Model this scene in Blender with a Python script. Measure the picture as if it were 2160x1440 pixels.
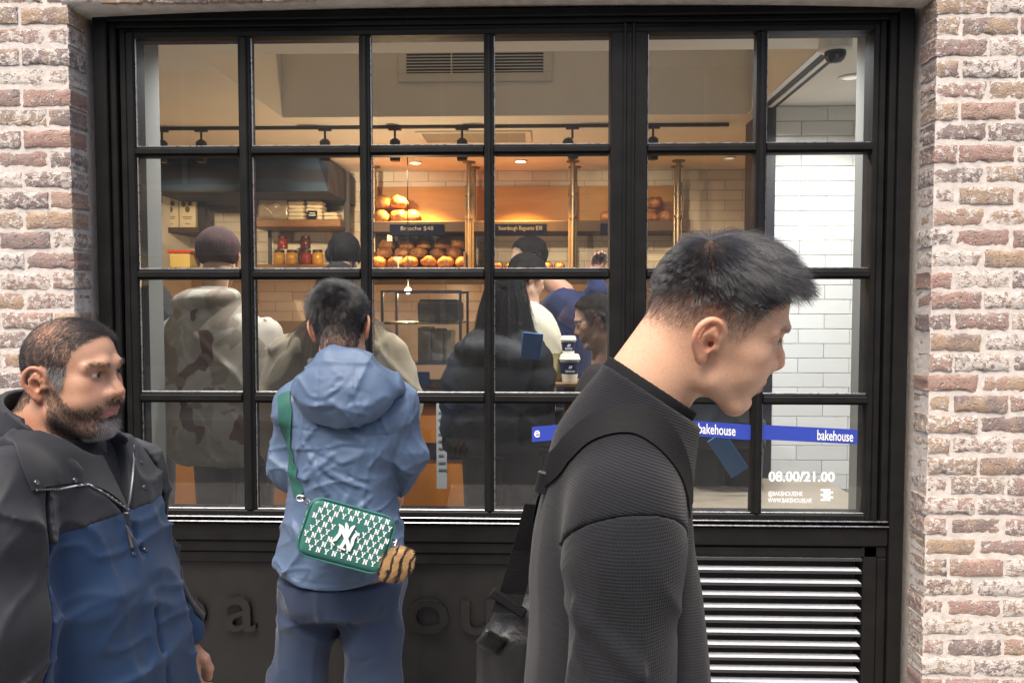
import bpy, math, random
import numpy as np
from mathutils import Vector, Matrix

for _o in list(bpy.data.objects): bpy.data.objects.remove(_o)
SC = bpy.context.scene
COL = SC.collection
R_ = math.radians
rng = np.random.default_rng(7)
random.seed(7)

# ------------------------------------------------------------------ camera
YAW, PIT, CH, F = R_(1.8), R_(2.6), 1.65, 1680.0
cam_d = bpy.data.cameras.new('camera'); cam = bpy.data.objects.new('camera', cam_d); COL.objects.link(cam)
cam_d.sensor_width = 36.0; cam_d.lens = 36.0*F/2160.0; cam_d.clip_start = 0.05; cam_d.clip_end = 400
cam.location = (0, 0, CH); cam.rotation_euler = (math.pi/2 - PIT, 0, YAW)
SC.camera = cam
_cy, _sy, _cp, _sp = math.cos(YAW), math.sin(YAW), math.cos(PIT), math.sin(PIT)
FW = np.array([-_sy*_cp, _cy*_cp, -_sp]); RT = np.array([_cy, _sy, 0.0]); UP = np.cross(RT, FW)
def at(px, py, d):
    """world point at depth y=d that the photograph shows at (px, py) of 2160x1440"""
    r = FW + RT*((px-1080)/F) + UP*((720-py)/F)
    r = r*(d/r[1]); r[2] += CH
    return r
def X(px, d, py=720): return float(at(px, py, d)[0])
def Z(py, d, px=1080): return float(at(px, py, d)[2])

# ------------------------------------------------------------------ light
W = bpy.data.worlds.new('World'); SC.world = W; W.use_nodes = True
wn = W.node_tree.nodes; wl = W.node_tree.links
sky = wn.new('ShaderNodeTexSky'); sky.sky_type = 'NISHITA'; sky.sun_disc = False
SUN_EL, SUN_AZ = R_(62), R_(200)
sky.sun_elevation = SUN_EL; sky.sun_rotation = SUN_AZ; sky.dust_density = 6.0; sky.air_density = 1.0; sky.ozone_density = 0.6
bg = wn['Background']; wl.new(sky.outputs[0], bg.inputs[0]); bg.inputs[1].default_value = 0.15
sun_d = bpy.data.lights.new('sun', 'SUN'); sun_d.energy = 1.5; sun_d.angle = R_(28); sun_d.color = (1.0, 0.935, 0.85)
sun = bpy.data.objects.new('sun', sun_d); COL.objects.link(sun)
# the light comes from above and behind the camera, a little from the left
_sd = Vector((math.sin(SUN_AZ)*math.cos(SUN_EL), math.cos(SUN_AZ)*math.cos(SUN_EL), math.sin(SUN_EL)))
sun.rotation_euler = _sd.to_track_quat('Z', 'Y').to_euler(); sun.location = (0, -3, 9)
vs = SC.view_settings; vs.view_transform = 'Standard'; vs.look = 'None'; vs.exposure = 1.12; vs.gamma = 1.0; vs.use_curve_mapping = False
SC.cycles.max_bounces = 8; SC.cycles.transparent_max_bounces = 12; SC.cycles.glossy_bounces = 3; SC.cycles.diffuse_bounces = 4
SC.cycles.caustics_reflective = False; SC.cycles.caustics_refractive = False; SC.cycles.sample_clamp_indirect = 4.0
SC.cycles.use_denoising = True

# ------------------------------------------------------------------ materials
class NT:
    def __init__(s, name):
        s.m = bpy.data.materials.new(name); s.m.use_nodes = True
        s.n = s.m.node_tree.nodes; s.l = s.m.node_tree.links
        s.b = s.n['Principled BSDF']
    def node(s, t, **k):
        n = s.n.new(t)
        for a, v in k.items(): setattr(n, a, v)
        return n
    def link(s, a, b): s.l.new(a, b)
    def put(s, sock, v):
        if hasattr(v, 'is_output'): s.l.new(v, sock)
        else: sock.default_value = v
    def noise(s, vec, scale, detail=3.0, rough=0.55, dist=0.0):
        n = s.node('ShaderNodeTexNoise'); n.inputs['Scale'].default_value = scale; n.inputs['Detail'].default_value = detail
        n.inputs['Roughness'].default_value = rough; n.inputs['Distortion'].default_value = dist
        if vec is not None: s.link(vec, n.inputs['Vector'])
        return n.outputs['Fac']
    def ramp(s, fac, stops, interp='LINEAR'):
        n = s.node('ShaderNodeValToRGB'); e = n.color_ramp.elements; n.color_ramp.interpolation = interp
        while len(e) > 1: e.remove(e[-1])
        for i, (p, c) in enumerate(stops):
            el = e[0] if i == 0 else e.new(p)
            el.position = p; el.color = (*c, 1) if len(c) == 3 else c
        s.link(fac, n.inputs[0]); return n.outputs[0]
    def mix(s, fac, a, b, mode='MIX'):
        n = s.node('ShaderNodeMix', data_type='RGBA', blend_type=mode)
        s.put(n.inputs[0], fac)
        for i, v in ((6, a), (7, b)):
            if hasattr(v, 'is_output'): s.link(v, n.inputs[i])
            else: n.inputs[i].default_value = (*v, 1) if len(v) == 3 else v
        return n.outputs[2]
    def math(s, op, a, b=0.0, c=0.0):
        n = s.node('ShaderNodeMath', operation=op)
        s.put(n.inputs[0], a); s.put(n.inputs[1], b); s.put(n.inputs[2], c); return n.outputs[0]
    def bump(s, h, strength=0.3, dist=0.002, normal=None):
        n = s.node('ShaderNodeBump'); n.inputs['Strength'].default_value = strength; n.inputs['Distance'].default_value = dist
        s.link(h, n.inputs['Height'])
        if normal is not None: s.link(normal, n.inputs['Normal'])
        s.link(n.outputs[0], s.b.inputs['Normal']); return n.outputs[0]
    def obj(s): return s.node('ShaderNodeTexCoord').outputs['Object']
    def pos(s): return s.node('ShaderNodeNewGeometry').outputs['Position']
    def mapping(s, vec, scale=(1,1,1), rot=(0,0,0)):
        n = s.node('ShaderNodeMapping'); s.link(vec, n.inputs[0]); n.inputs['Scale'].default_value = scale; n.inputs['Rotation'].default_value = rot
        return n.outputs[0]
    def col(s, c): s.put(s.b.inputs['Base Color'], (*c, 1) if isinstance(c, tuple) and len(c) == 3 else c)
    def set(s, **k):
        for a, v in k.items(): s.put(s.b.inputs[a.replace('_', ' ')], v)

def M(name, col, rough=0.6, metal=0.0, var=0.0, scale=30.0, bump=0.0, bscale=200.0, bdist=0.001, spec=0.5, **k):
    """plain painted / moulded / cloth surface with a little tonal variation and relief"""
    t = NT(name); t.set(Roughness=rough, Metallic=metal); t.b.inputs['Specular IOR Level'].default_value = spec
    p = t.pos()
    if var > 0:
        f = t.noise(p, scale, 4.0)
        lo = tuple(c*(1-var) for c in col); hi = tuple(min(1, c*(1+var)) for c in col)
        t.col(t.ramp(f, [(0.3, lo), (0.7, hi)]))
        t.put(t.b.inputs['Roughness'], t.math('MULTIPLY_ADD', f, 0.25, rough-0.12))
    else: t.col(col)
    if bump > 0: t.bump(t.noise(p, bscale, 3.0), bump, bdist)
    for a, v in k.items(): t.b.inputs[a.replace('_', ' ')].default_value = v
    return t.m

# ------------------------------------------------------------------ mesh helpers
def link(o, parent=None):
    COL.objects.link(o)
    if parent is not None: o.parent = parent
    return o
def wloc(o):
    v = Vector((0, 0, 0))
    while o is not None: v += Vector(o.location); o = o.parent
    return v
def thing(name, label, cat, loc=(0,0,0), group=None, kind=None):
    o = bpy.data.objects.new(name, None); o.empty_display_size = 0.1; COL.objects.link(o)
    o.location = loc; o['label'] = label; o['category'] = cat
    if group: o['group'] = group
    if kind: o['kind'] = kind
    return o
def tag(o, label=None, cat=None, group=None, kind=None):
    if label: o['label'] = label
    if cat: o['category'] = cat
    if group: o['group'] = group
    if kind: o['kind'] = kind
    return o
def mk(name, verts, faces, mat, parent=None, smooth=False, loc=None, mats=None, midx=None, col=None, sharp=None):
    """world-space vertices -> ONE mesh object, stored relative to parent (and to loc, its own origin)"""
    me = bpy.data.meshes.new(name)
    v = np.asarray(verts, dtype=float).reshape(-1, 3)
    base = np.array(wloc(parent)) if parent is not None else np.zeros(3)
    own = np.zeros(3) if loc is None else np.array(loc, float)-base
    v = v - base - own
    if isinstance(faces, np.ndarray):
        n = len(faces); k = faces.shape[1]
        me.vertices.add(len(v)); me.vertices.foreach_set('co', v.ravel().astype(np.float32))
        me.loops.add(n*k); me.loops.foreach_set('vertex_index', faces.ravel().astype(np.int32))
        me.polygons.add(n); me.polygons.foreach_set('loop_start', np.arange(0, n*k, k, dtype=np.int32))
        me.update(calc_edges=True)
    else:
        me.from_pydata(v.tolist(), [], faces); me.update()
    for m in ([mat] if mats is None else mats): me.materials.append(m)
    if midx is not None: me.polygons.foreach_set('material_index', np.asarray(midx, np.int32))
    if smooth:
        me.polygons.foreach_set('use_smooth', np.ones(len(me.polygons), bool))
        if sharp: me.set_sharp_from_angle(angle=R_(sharp))
    if col is not None:
        a = me.color_attributes.new('Col', 'FLOAT_COLOR', 'POINT')
        c = np.ones((len(v), 4), np.float32); c[:, :3] = col
        a.data.foreach_set('color', c.ravel())
    o = bpy.data.objects.new(name, me); link(o, parent); o.location = own
    return o
class MB:
    """collects boxes, tubes, lathes into one mesh"""
    def __init__(s): s.v = []; s.f = []; s.mi = []; s.cur = 0
    def add(s, v, f):
        o = len(s.v); s.v += [tuple(map(float, p)) for p in v]; s.f += [tuple(i+o for i in q) for q in f]; s.mi += [s.cur]*len(f); return s
    def box(s, a, b, rot=None, c=0.0):
        (x0, y0, z0), (x1, y1, z1) = [tuple(map(float, q)) for q in (a, b)]
        x0, x1 = min(x0, x1), max(x0, x1); y0, y1 = min(y0, y1), max(y0, y1); z0, z1 = min(z0, z1), max(z0, z1)
        if c > 0:
            c = min(c, (x1-x0)*.49, (y1-y0)*.49, (z1-z0)*.49)
            v = []; f = []
            idx = {}
            for ix in (0, 1):
                for iy in (0, 1):
                    for iz in (0, 1):
                        P = (x1 if ix else x0, y1 if iy else y0, z1 if iz else z0); S = (-1 if ix else 1, -1 if iy else 1, -1 if iz else 1)
                        for ax in range(3):
                            q = list(P)
                            for o in range(3):
                                if o != ax: q[o] += S[o]*c
                            idx[(ix, iy, iz, ax)] = len(v); v.append(tuple(q))
            g = lambda ix, iy, iz, ax: idx[(ix, iy, iz, ax)]
            f += [[g(0,0,0,0), g(0,0,1,0), g(0,1,1,0), g(0,1,0,0)], [g(1,0,0,0), g(1,1,0,0), g(1,1,1,0), g(1,0,1,0)],
                  [g(0,0,0,1), g(1,0,0,1), g(1,0,1,1), g(0,0,1,1)], [g(0,1,0,1), g(0,1,1,1), g(1,1,1,1), g(1,1,0,1)],
                  [g(0,0,0,2), g(0,1,0,2), g(1,1,0,2), g(1,0,0,2)], [g(0,0,1,2), g(1,0,1,2), g(1,1,1,2), g(0,1,1,2)]]
            for i in (0, 1):
                for j in (0, 1):
                    f += [[g(0,i,j,1), g(1,i,j,1), g(1,i,j,2), g(0,i,j,2)], [g(i,0,j,0), g(i,1,j,0), g(i,1,j,2), g(i,0,j,2)], [g(i,j,0,0), g(i,j,1,0), g(i,j,1,1), g(i,j,0,1)]]
            for i in (0, 1):
                for j in (0, 1):
                    for k in (0, 1): f.append([g(i,j,k,0), g(i,j,k,1), g(i,j,k,2)])
        else:
            v = [(x0,y0,z0),(x1,y0,z0),(x1,y1,z0),(x0,y1,z0),(x0,y0,z1),(x1,y0,z1),(x1,y1,z1),(x0,y1,z1)]
            f = [(0,3,2,1),(4,5,6,7),(0,1,5,4),(1,2,6,5),(2,3,7,6),(3,0,4,7)]
        if rot is not None:
            cen = Vector(((x0+x1)/2, (y0+y1)/2, (z0+z1)/2)); v = [tuple(rot @ (Vector(p)-cen) + cen) for p in v]
        return s.add(v, f)
    def tube(s, pts, r, n=10, closed=False, flat=None):
        pts = [Vector(p) for p in pts]; k = len(pts); rs = r if hasattr(r, '__len__') else [r]*k
        v = []; f = []; up = None
        for i, p in enumerate(pts):
            if closed: t = (pts[(i+1) % k]-pts[i-1])
            else: t = pts[min(i+1, k-1)]-pts[max(i-1, 0)]
            t.normalize()
            if up is None: up = Vector((0,0,1)) if abs(t.z) < .9 else Vector((1,0,0))
            a = t.cross(up).normalized(); b = a.cross(t).normalized(); up = b
            for j in range(n):
                g = 2*math.pi*j/n; v.append(p + a*math.cos(g)*rs[i] + b*math.sin(g)*rs[i]*(flat or 1))
        for i in range(k if closed else k-1):
            for j in range(n):
                i2 = (i+1) % k; f.append((i*n+j, i*n+(j+1) % n, i2*n+(j+1) % n, i2*n+j))
        if not closed: f += [tuple(range(n))[::-1], tuple((k-1)*n+j for j in range(n))]
        return s.add(v, f)
    def lathe(s, c, prof, n=20, axis='z', rot=None):
        """prof: list of (radius, height); closed with caps"""
        v = []; f = []; k = len(prof)
        for r, h in prof:
            for j in range(n):
                g = 2*math.pi*j/n; p = Vector((r*math.cos(g), r*math.sin(g), h))
                if axis == 'y': p = Vector((p.x, -p.z, p.y))
                if axis == 'x': p = Vector((p.z, p.x, p.y))
                if rot is not None: p = rot @ p
                v.append(tuple(Vector(c)+p))
        for i in range(k-1):
            for j in range(n): f.append((i*n+j, i*n+(j+1) % n, (i+1)*n+(j+1) % n, (i+1)*n+j))
        f += [tuple(range(n))[::-1], tuple((k-1)*n+j for j in range(n))]
        return s.add(v, f)
    def poly(s, pts2, o, ux, uy, t):
        """extrude a 2D outline: o + ux*x + uy*y, thickness t along ux x uy"""
        o, ux, uy = Vector(o), Vector(ux), Vector(uy); nz = ux.cross(uy).normalized()*t; n = len(pts2)
        v = [o+ux*x+uy*y for x, y in pts2] + [o+ux*x+uy*y+nz for x, y in pts2]
        f = [tuple(range(n))[::-1], tuple(range(n, 2*n))] + [(i, (i+1) % n, n+(i+1) % n, n+i) for i in range(n)]
        return s.add(v, f)
    def done(s, name, mat, parent=None, smooth=False, loc=None, mats=None, sharp=40):
        return mk(name, s.v, s.f, mat, parent, smooth, loc, mats, s.mi if mats else None, sharp=sharp if smooth else None)
def lettering(name, txt, mat, parent, o, size, ux=(1,0,0), uy=(0,0,1), depth=0.001, bold=0.0, align='LEFT', width=None, spacing=1.0):
    """real letters: a font curve turned into a mesh and laid on the plane (ux, uy) at o"""
    cu = bpy.data.curves.new('t', 'FONT'); cu.body = txt; cu.size = size; cu.extrude = depth; cu.offset = bold*size; cu.align_x = align
    cu.space_character = spacing; cu.resolution_u = 3
    ob = bpy.data.objects.new('t', cu); COL.objects.link(ob)
    dg = bpy.context.evaluated_depsgraph_get(); me = bpy.data.meshes.new_from_object(ob.evaluated_get(dg))
    v = np.zeros(len(me.vertices)*3); me.vertices.foreach_get('co', v); v = v.reshape(-1, 3)
    f = [tuple(p.vertices) for p in me.polygons]
    bpy.data.objects.remove(ob); bpy.data.curves.remove(cu); bpy.data.meshes.remove(me)
    if width and len(v): v[:, 0] *= width/max(1e-6, v[:, 0].max()-min(0, v[:, 0].min()))
    ux, uy = np.array(ux, float), np.array(uy, float); nz = np.cross(ux, uy)
    w = np.array(o, float) + v[:, :1]*ux + v[:, 1:2]*uy + v[:, 2:3]*nz
    return mk(name, w, f, mat, parent)
def dup(src, loc, label=None, parent=None):
    c = src.copy(); COL.objects.link(c); c.location = loc
    if parent is not None: c.parent = parent
    if label: c['label'] = label
    for ch in src.children:
        d = ch.copy(); COL.objects.link(d); d.parent = c
        for g in ch.children:
            e = g.copy(); COL.objects.link(e); e.parent = d
    return c
# ------------------------------------------------------------------ implicit bodies: distance fields turned into one smooth mesh
def A(*p): return np.array(p, dtype=np.float32)
def _n(v): return np.sqrt((v*v).sum(-1))
def sph(P, c, r): return _n(P-A(*c))-r
def ell(P, c, r, R=None):
    q = P-A(*c)
    if R is not None: q = q @ np.asarray(R, np.float32)
    r = A(*r); k0 = _n(q/r); k1 = _n(q/(r*r)); return k0*(k0-1)/np.maximum(k1, 1e-6)
def cap(P, a, b, r1, r2=None):
    """capsule with two radii"""
    a = A(*a); b = A(*b); r2 = r1 if r2 is None else r2
    ba = b-a; h = np.clip(((P-a) @ ba)/max(float(ba @ ba), 1e-9), 0, 1)
    return _n(P-a-h[:, None]*ba) - (r1+(r2-r1)*h)
def chain(P, pts, rs, k=0.02):
    d = None
    for i in range(len(pts)-1):
        e = cap(P, pts[i], pts[i+1], rs[i], rs[i+1]); d = e if d is None else smin(d, e, k)
    return d
def rbox(P, c, h, r, R=None):
    q = P-A(*c)
    if R is not None: q = q @ np.asarray(R, np.float32)
    q = np.abs(q)-(A(*h)-r)
    return _n(np.maximum(q, 0))+np.minimum(q.max(-1), 0)-r
def smin(a, b, k):
    if k <= 0: return np.minimum(a, b)
    h = np.clip(0.5+0.5*(b-a)/k, 0, 1); return b+(a-b)*h-k*h*(1-h)
def smax(a, b, k): return -smin(-a, -b, k)
def spl(z, zs, vs):
    """smooth (cubic Hermite) interpolation through control values"""
    zs = np.asarray(zs, np.float32); vs = np.asarray(vs, np.float32)
    m = np.gradient(vs, zs); i = np.clip(np.searchsorted(zs, z)-1, 0, len(zs)-2)
    h = zs[i+1]-zs[i]; t = np.clip((z-zs[i])/h, 0, 1); t2 = t*t; t3 = t2*t
    return (2*t3-3*t2+1)*vs[i]+(t3-2*t2+t)*h*m[i]+(-2*t3+3*t2)*vs[i+1]+(t3-t2)*h*m[i+1]
def loft(P, zs, cx, cy, rx, ry, yaw=0.0, pw=2.3, zt=None, zb=None, round_=0.02):
    """stack of super-ellipses along z; zt / zb close it above and below"""
    z = P[:, 2]; s = np.argsort(zs); zs, cx, cy, rx, ry = [np.asarray(a, np.float32)[s] for a in (zs, cx, cy, rx, ry)]
    x = P[:, 0]-spl(z, zs, cx); y = P[:, 1]-spl(z, zs, cy)
    if yaw: c, q = math.cos(yaw), math.sin(yaw); x, y = c*x+q*y, -q*x+c*y
    ax = np.maximum(spl(z, zs, rx), 1e-3); ay = np.maximum(spl(z, zs, ry), 1e-3)
    k = (np.abs(x/ax)**pw+np.abs(y/ay)**pw)**(1/pw)
    g = _n(np.stack([x/(ax*ax), y/(ay*ay)], -1))
    d = np.where(k > 1e-4, k*(k-1)/np.maximum(g, 1e-4), -np.minimum(ax, ay))
    d = np.maximum(d, -np.minimum(ax, ay))
    if zt is not None: d = smax(d, z-zt, round_)
    if zb is not None: d = smax(d, zb-z, round_)
    return d
def plane(P, n, o):
    n = A(*n); n = n/np.sqrt((n*n).sum()); return (P-A(*o)) @ n
_H = np.random.default_rng(3).random(4096).astype(np.float32)
def vnoise(P, f, seed=0):
    """3D value noise in -1..1"""
    q = P*np.float32(f)+np.float32(seed*17.31+100); i = np.floor(q).astype(np.int64); t = (q-i).astype(np.float32); t = t*t*(3-2*t)
    def h(dx, dy, dz): return _H[((i[:, 0]+dx)*73856093 ^ (i[:, 1]+dy)*19349663 ^ (i[:, 2]+dz)*83492791) & 4095]
    def L(a, b, w): return a+(b-a)*w
    x, y, z = t[:, 0], t[:, 1], t[:, 2]
    return 2*L(L(L(h(0,0,0), h(1,0,0), x), L(h(0,1,0), h(1,1,0), x), y), L(L(h(0,0,1), h(1,0,1), x), L(h(0,1,1), h(1,1,1), x), y), z)-1
def ridge(P, f, seed=0, S=(1,1,1)):
    """cloth-crease noise: ridged, stretched by S"""
    Q = P*A(*S); w = np.stack([vnoise(Q, f*0.7, seed+5), vnoise(Q, f*0.7, seed+6), vnoise(Q, f*0.7, seed+7)], -1)*(0.35/f)
    return 1-2*np.abs(vnoise(Q+w, f, seed))
def crease(P, f, seed, ang, S=(1, 1, .35), p=4):
    """thin sharp fold crests, running along a direction tilted by ang in the x-z plane"""
    c, q = math.cos(ang), math.sin(ang); Q = np.stack([P[:, 0]*c-P[:, 2]*q, P[:, 1]*.6, P[:, 0]*q+P[:, 2]*c], -1)*A(*S)
    w = np.stack([vnoise(Q, f*.8, seed+5), 0*Q[:, 0], vnoise(Q, f*.8, seed+7)], -1)*(.3/f)
    return np.maximum(1-np.abs(vnoise(Q+w, f, seed))*1.6, 0)**p
def stroke(P, pts, w):
    """0..1 bump along a polyline, width w"""
    d = None
    for i in range(len(pts)-1):
        e = cap(P, pts[i], pts[i+1], 0.0); d = e if d is None else np.minimum(d, e)
    t = np.clip(1-d/w, 0, 1); return t*t*(3-2*t)
def axis(*seg):
    """axis((x0, x1, step), (x1, x2, step2), ...) -> uneven grid line positions"""
    out = []
    for a, b, h in seg:
        n = max(1, int(round((b-a)/h))); out.append(np.linspace(a, b, n, endpoint=False))
    out.append([seg[-1][1]]); return np.concatenate(out).astype(np.float32)
def surface(f, ax, ay, az, K=4, big=0):
    """surface nets on an uneven grid, evaluated finely only near the surface"""
    def padk(a):
        n = (-(len(a)-1)) % K
        return np.concatenate([a, a[-1]+np.arange(1, n+1, dtype=np.float32)*(a[-1]-a[-2])]) if n else a
    ax, ay, az = padk(ax), padk(ay), padk(az); nx, ny, nz = len(ax), len(ay), len(az)
    def ev(I, J, L):
        out = np.empty(len(I), np.float32)
        for s in range(0, len(I), 400000):
            e = slice(s, s+400000); out[e] = f(np.stack([ax[I[e]], ay[J[e]], az[L[e]]], -1))
        return out
    ci, cj, ck = np.meshgrid(np.arange(0, nx, K), np.arange(0, ny, K), np.arange(0, nz, K), indexing='ij')
    D = ev(ci.ravel(), cj.ravel(), ck.ravel()).reshape(ci.shape)
    bx, by, bz = D.shape[0]-1, D.shape[1]-1, D.shape[2]-1
    dx = np.diff(ax[::K])[:, None, None]; dy = np.diff(ay[::K])[None, :, None]; dz = np.diff(az[::K])[None, None, :]
    diag = np.sqrt(dx*dx+dy*dy+dz*dz)
    c8 = [D[a:a+bx, b:b+by, c:c+bz] for a in (0, 1) for b in (0, 1) for c in (0, 1)]
    mn = np.minimum.reduce([np.abs(c) for c in c8]); sg = np.logical_or.reduce([c < 0 for c in c8]) & ~np.logical_and.reduce([c < 0 for c in c8])
    act = sg | (mn < diag*0.75+0.012)
    V = np.repeat(np.repeat(np.repeat(D, K, 0), K, 1), K, 2)[:nx, :ny, :nz].copy()
    need = np.zeros((nx, ny, nz), bool)
    for bi, bj, bk in np.argwhere(act): need[bi*K:bi*K+K+1, bj*K:bj*K+K+1, bk*K:bk*K+K+1] = True
    I, J, L = np.nonzero(need); V[I, J, L] = ev(I, J, L)
    V[~need] = np.where(V[~need] < 0, -1, 1)
    V[0] = np.maximum(V[0], 1e-4); V[-1] = np.maximum(V[-1], 1e-4); V[:, 0] = np.maximum(V[:, 0], 1e-4); V[:, -1] = np.maximum(V[:, -1], 1e-4)
    V[:, :, 0] = np.maximum(V[:, :, 0], 1e-4); V[:, :, -1] = np.maximum(V[:, :, -1], 1e-4)
    S = V < 0
    cnt = sum(S[a:nx-1+a, b:ny-1+b, c:nz-1+c].astype(np.int8) for a in (0, 1) for b in (0, 1) for c in (0, 1))
    C = np.argwhere((cnt > 0) & (cnt < 8)); idx = -np.ones((nx-1, ny-1, nz-1), np.int64); idx[C[:, 0], C[:, 1], C[:, 2]] = np.arange(len(C))
    acc = np.zeros((len(C), 3), np.float32); w = np.zeros(len(C), np.float32)
    G = [ax, ay, az]
    for e in range(3):
        o1, o2 = [q for q in range(3) if q != e]
        for a in (0, 1):
            for b in (0, 1):
                p = C.copy(); p[:, o1] += a; p[:, o2] += b; q = p.copy(); q[:, e] += 1
                va = V[p[:, 0], p[:, 1], p[:, 2]]; vb = V[q[:, 0], q[:, 1], q[:, 2]]; m = (va < 0) != (vb < 0)
                t = np.where(m, va/np.where(m, va-vb, 1), 0)
                pt = np.empty((len(C), 3), np.float32)
                for k in range(3): pt[:, k] = G[k][p[:, k]]
                pt[:, e] += t*(G[e][q[:, e]]-G[e][p[:, e]])
                acc[m] += pt[m]; w[m] += 1
    vert = acc/np.maximum(w, 1)[:, None]
    faces = []
    for e in range(3):
        o1, o2 = [(1, 2), (2, 0), (0, 1)][e]
        sl = [slice(None)]*3; s0 = list(sl); s1 = list(sl); s0[e] = slice(0, -1); s1[e] = slice(1, None)
        a0, a1 = S[tuple(s0)], S[tuple(s1)]; E = np.argwhere(a0 != a1)
        E = E[(E[:, o1] > 0) & (E[:, o2] > 0) & (E[:, o1] < S.shape[o1]-1) & (E[:, o2] < S.shape[o2]-1)]
        q = []
        for u, v in ((-1, -1), (0, -1), (0, 0), (-1, 0)):
            p = E.copy(); p[:, o1] += u; p[:, o2] += v; q.append(idx[p[:, 0], p[:, 1], p[:, 2]])
        q = np.stack(q, -1); fl = a0[E[:, 0], E[:, 1], E[:, 2]]
        q[~fl] = q[~fl][:, ::-1]; faces.append(q)
    Fc = np.concatenate(faces)
    if not big:   # keep only the largest connected piece(s)
        pass
    return vert, Fc
def relax(v, f, it=1, lam=0.5):
    """light Laplacian smoothing to take the grid out of the surface"""
    n = len(v); e = np.concatenate([f[:, [0, 1]], f[:, [1, 2]], f[:, [2, 3]], f[:, [3, 0]]]); e = np.concatenate([e, e[:, ::-1]])
    deg = np.maximum(np.bincount(e[:, 0], minlength=n), 1)[:, None]
    for _ in range(it):
        s = np.stack([np.bincount(e[:, 0], weights=v[e[:, 1], k], minlength=n) for k in range(3)], -1)
        v = v+lam*(s/deg-v)
    return v.astype(np.float32)
def rotm(yaw=0, pitch=0, roll=0):
    """head frame -> world: x = the head's left-right, y = forward, z = up; yaw about z, pitch nods down when negative"""
    return np.array(Matrix.Rotation(yaw, 3, 'Z') @ Matrix.Rotation(pitch, 3, 'X') @ Matrix.Rotation(roll, 3, 'Y'), dtype=np.float32)
# ------------------------------------------------------------------ ground and the street behind the camera
WY = 2.88      # brick face
FY = 3.0       # shopfront face
FL = 0.20      # shop floor level
CZ = 2.87      # shop ceiling level
m_pave = M('paving', (0.22, 0.21, 0.2), 0.85, var=0.25, scale=6, bump=0.5, bscale=60, bdist=0.004)
m_asph = M('asphalt', (0.05, 0.05, 0.052), 0.9, var=0.3, scale=20, bump=0.6, bscale=150, bdist=0.004)
b = MB(); b.box((-14, -1.2, -0.2), (14, 3.6, 0.0)); tag(b.done('pavement', m_pave), kind='structure')
b = MB(); b.box((-14, -5.2, -0.3), (14, -1.2, -0.12)); tag(b.done('road', m_asph), kind='structure')
b = MB(); b.box((-14, -7.5, -0.2), (14, -5.2, 0.0)); tag(b.done('far_pavement', m_pave), kind='structure')
b = MB(); b.box((-60, -60, -0.6), (60, 60, -0.35)); tag(b.done('ground', m_asph), kind='structure')
m_ren = M('render', (0.30, 0.29, 0.27), 0.9, var=0.2, scale=2, bump=0.3, bscale=80)
m_dkg = M('dark_glass', (0.03, 0.035, 0.04), 0.08)
bl = thing('building', 'grey rendered building across the street behind the viewer', 'building', (0, -8, 0))
b = MB(); b.box((-14, -12, 0), (14, -7.5, 6.5)); b.done('wall', m_ren, bl)
for i in range(6):
    for j in range(2):
        x = -11.5+i*4.4; z = 0.6+j*3.1
        b = MB(); b.box((x-.1, -7.46, z-.1), (x+2.3, -7.4, z)); b.box((x-.1, -7.46, z+1.9), (x+2.3, -7.4, z+2)); b.box((x-.1, -7.46, z), (x, -7.4, z+1.9)); b.box((x+2.2, -7.46, z), (x+2.3, -7.4, z+1.9)); b.box((x+1.06, -7.46, z), (x+1.14, -7.41, z+1.9))
        w = b.done('window', m_ren, bl)
        b = MB(); b.box((x, -7.49, z), (x+2.2, -7.45, z+1.9)); b.done('pane', m_dkg, w)

# ------------------------------------------------------------------ brick wall
t = NT('brick'); p = t.pos(); oi = t.node('ShaderNodeObjectInfo').outputs['Random']
n1 = t.noise(p, 14, 2); n2 = t.noise(p, 55, 4, 0.6); n3 = t.noise(p, 160, 4, 0.65)
pick = t.math('FRACT', t.math('MULTIPLY_ADD', n1, 0.75, oi))
base = t.ramp(pick, [(0.0, (.45, .285, .225)), (.16, (.42, .26, .215)), (.32, (.33, .25, .225)), (.48, (.235, .185, .18)), (.62, (.42, .30, .21)), (.78, (.52, .37, .235)), (.9, (.47, .32, .25)), (1, (.45, .285, .225))])
base = t.mix(t.math('MULTIPLY', n3, 0.66), base, (.20, .155, .14), 'MIX')
ww = t.math('ADD', t.math('MULTIPLY', n2, 0.62), t.math('ADD', t.math('MULTIPLY', n3, 0.3), t.math('MULTIPLY', t.math('FRACT', t.math('MULTIPLY', oi, 7.3)), 0.16)))
mask = t.ramp(ww, [(0.53, (0, 0, 0)), (0.60, (.88, .88, .88))])
t.col(t.mix(mask, base, (.63, .575, .525)))
t.set(Roughness=0.9)
hole = t.ramp(t.noise(p, 70, 2), [(.28, (0, 0, 0)), (.4, (1, 1, 1))])
hh = t.math('ADD', t.math('MULTIPLY', n3, 1.0), t.math('MULTIPLY', hole, 0.9)); hh = t.math('ADD', hh, t.math('MULTIPLY', mask, 0.55)); hh = t.math('ADD', hh, t.math('MULTIPLY', t.noise(p, 420, 2), 0.35))
t.bump(hh, 0.85, 0.006); m_brick = t.m
t = NT('mortar'); p = t.pos(); n = t.noise(p, 40, 4)
t.col(t.ramp(n, [(.3, (.50, .455, .41)), (.7, (.64, .585, .535))])); t.set(Roughness=0.95)
t.bump(t.math('ADD', n, t.math('MULTIPLY', t.noise(p, 260, 3), 0.6)), 0.6, 0.005); m_mortar = t.m

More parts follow.
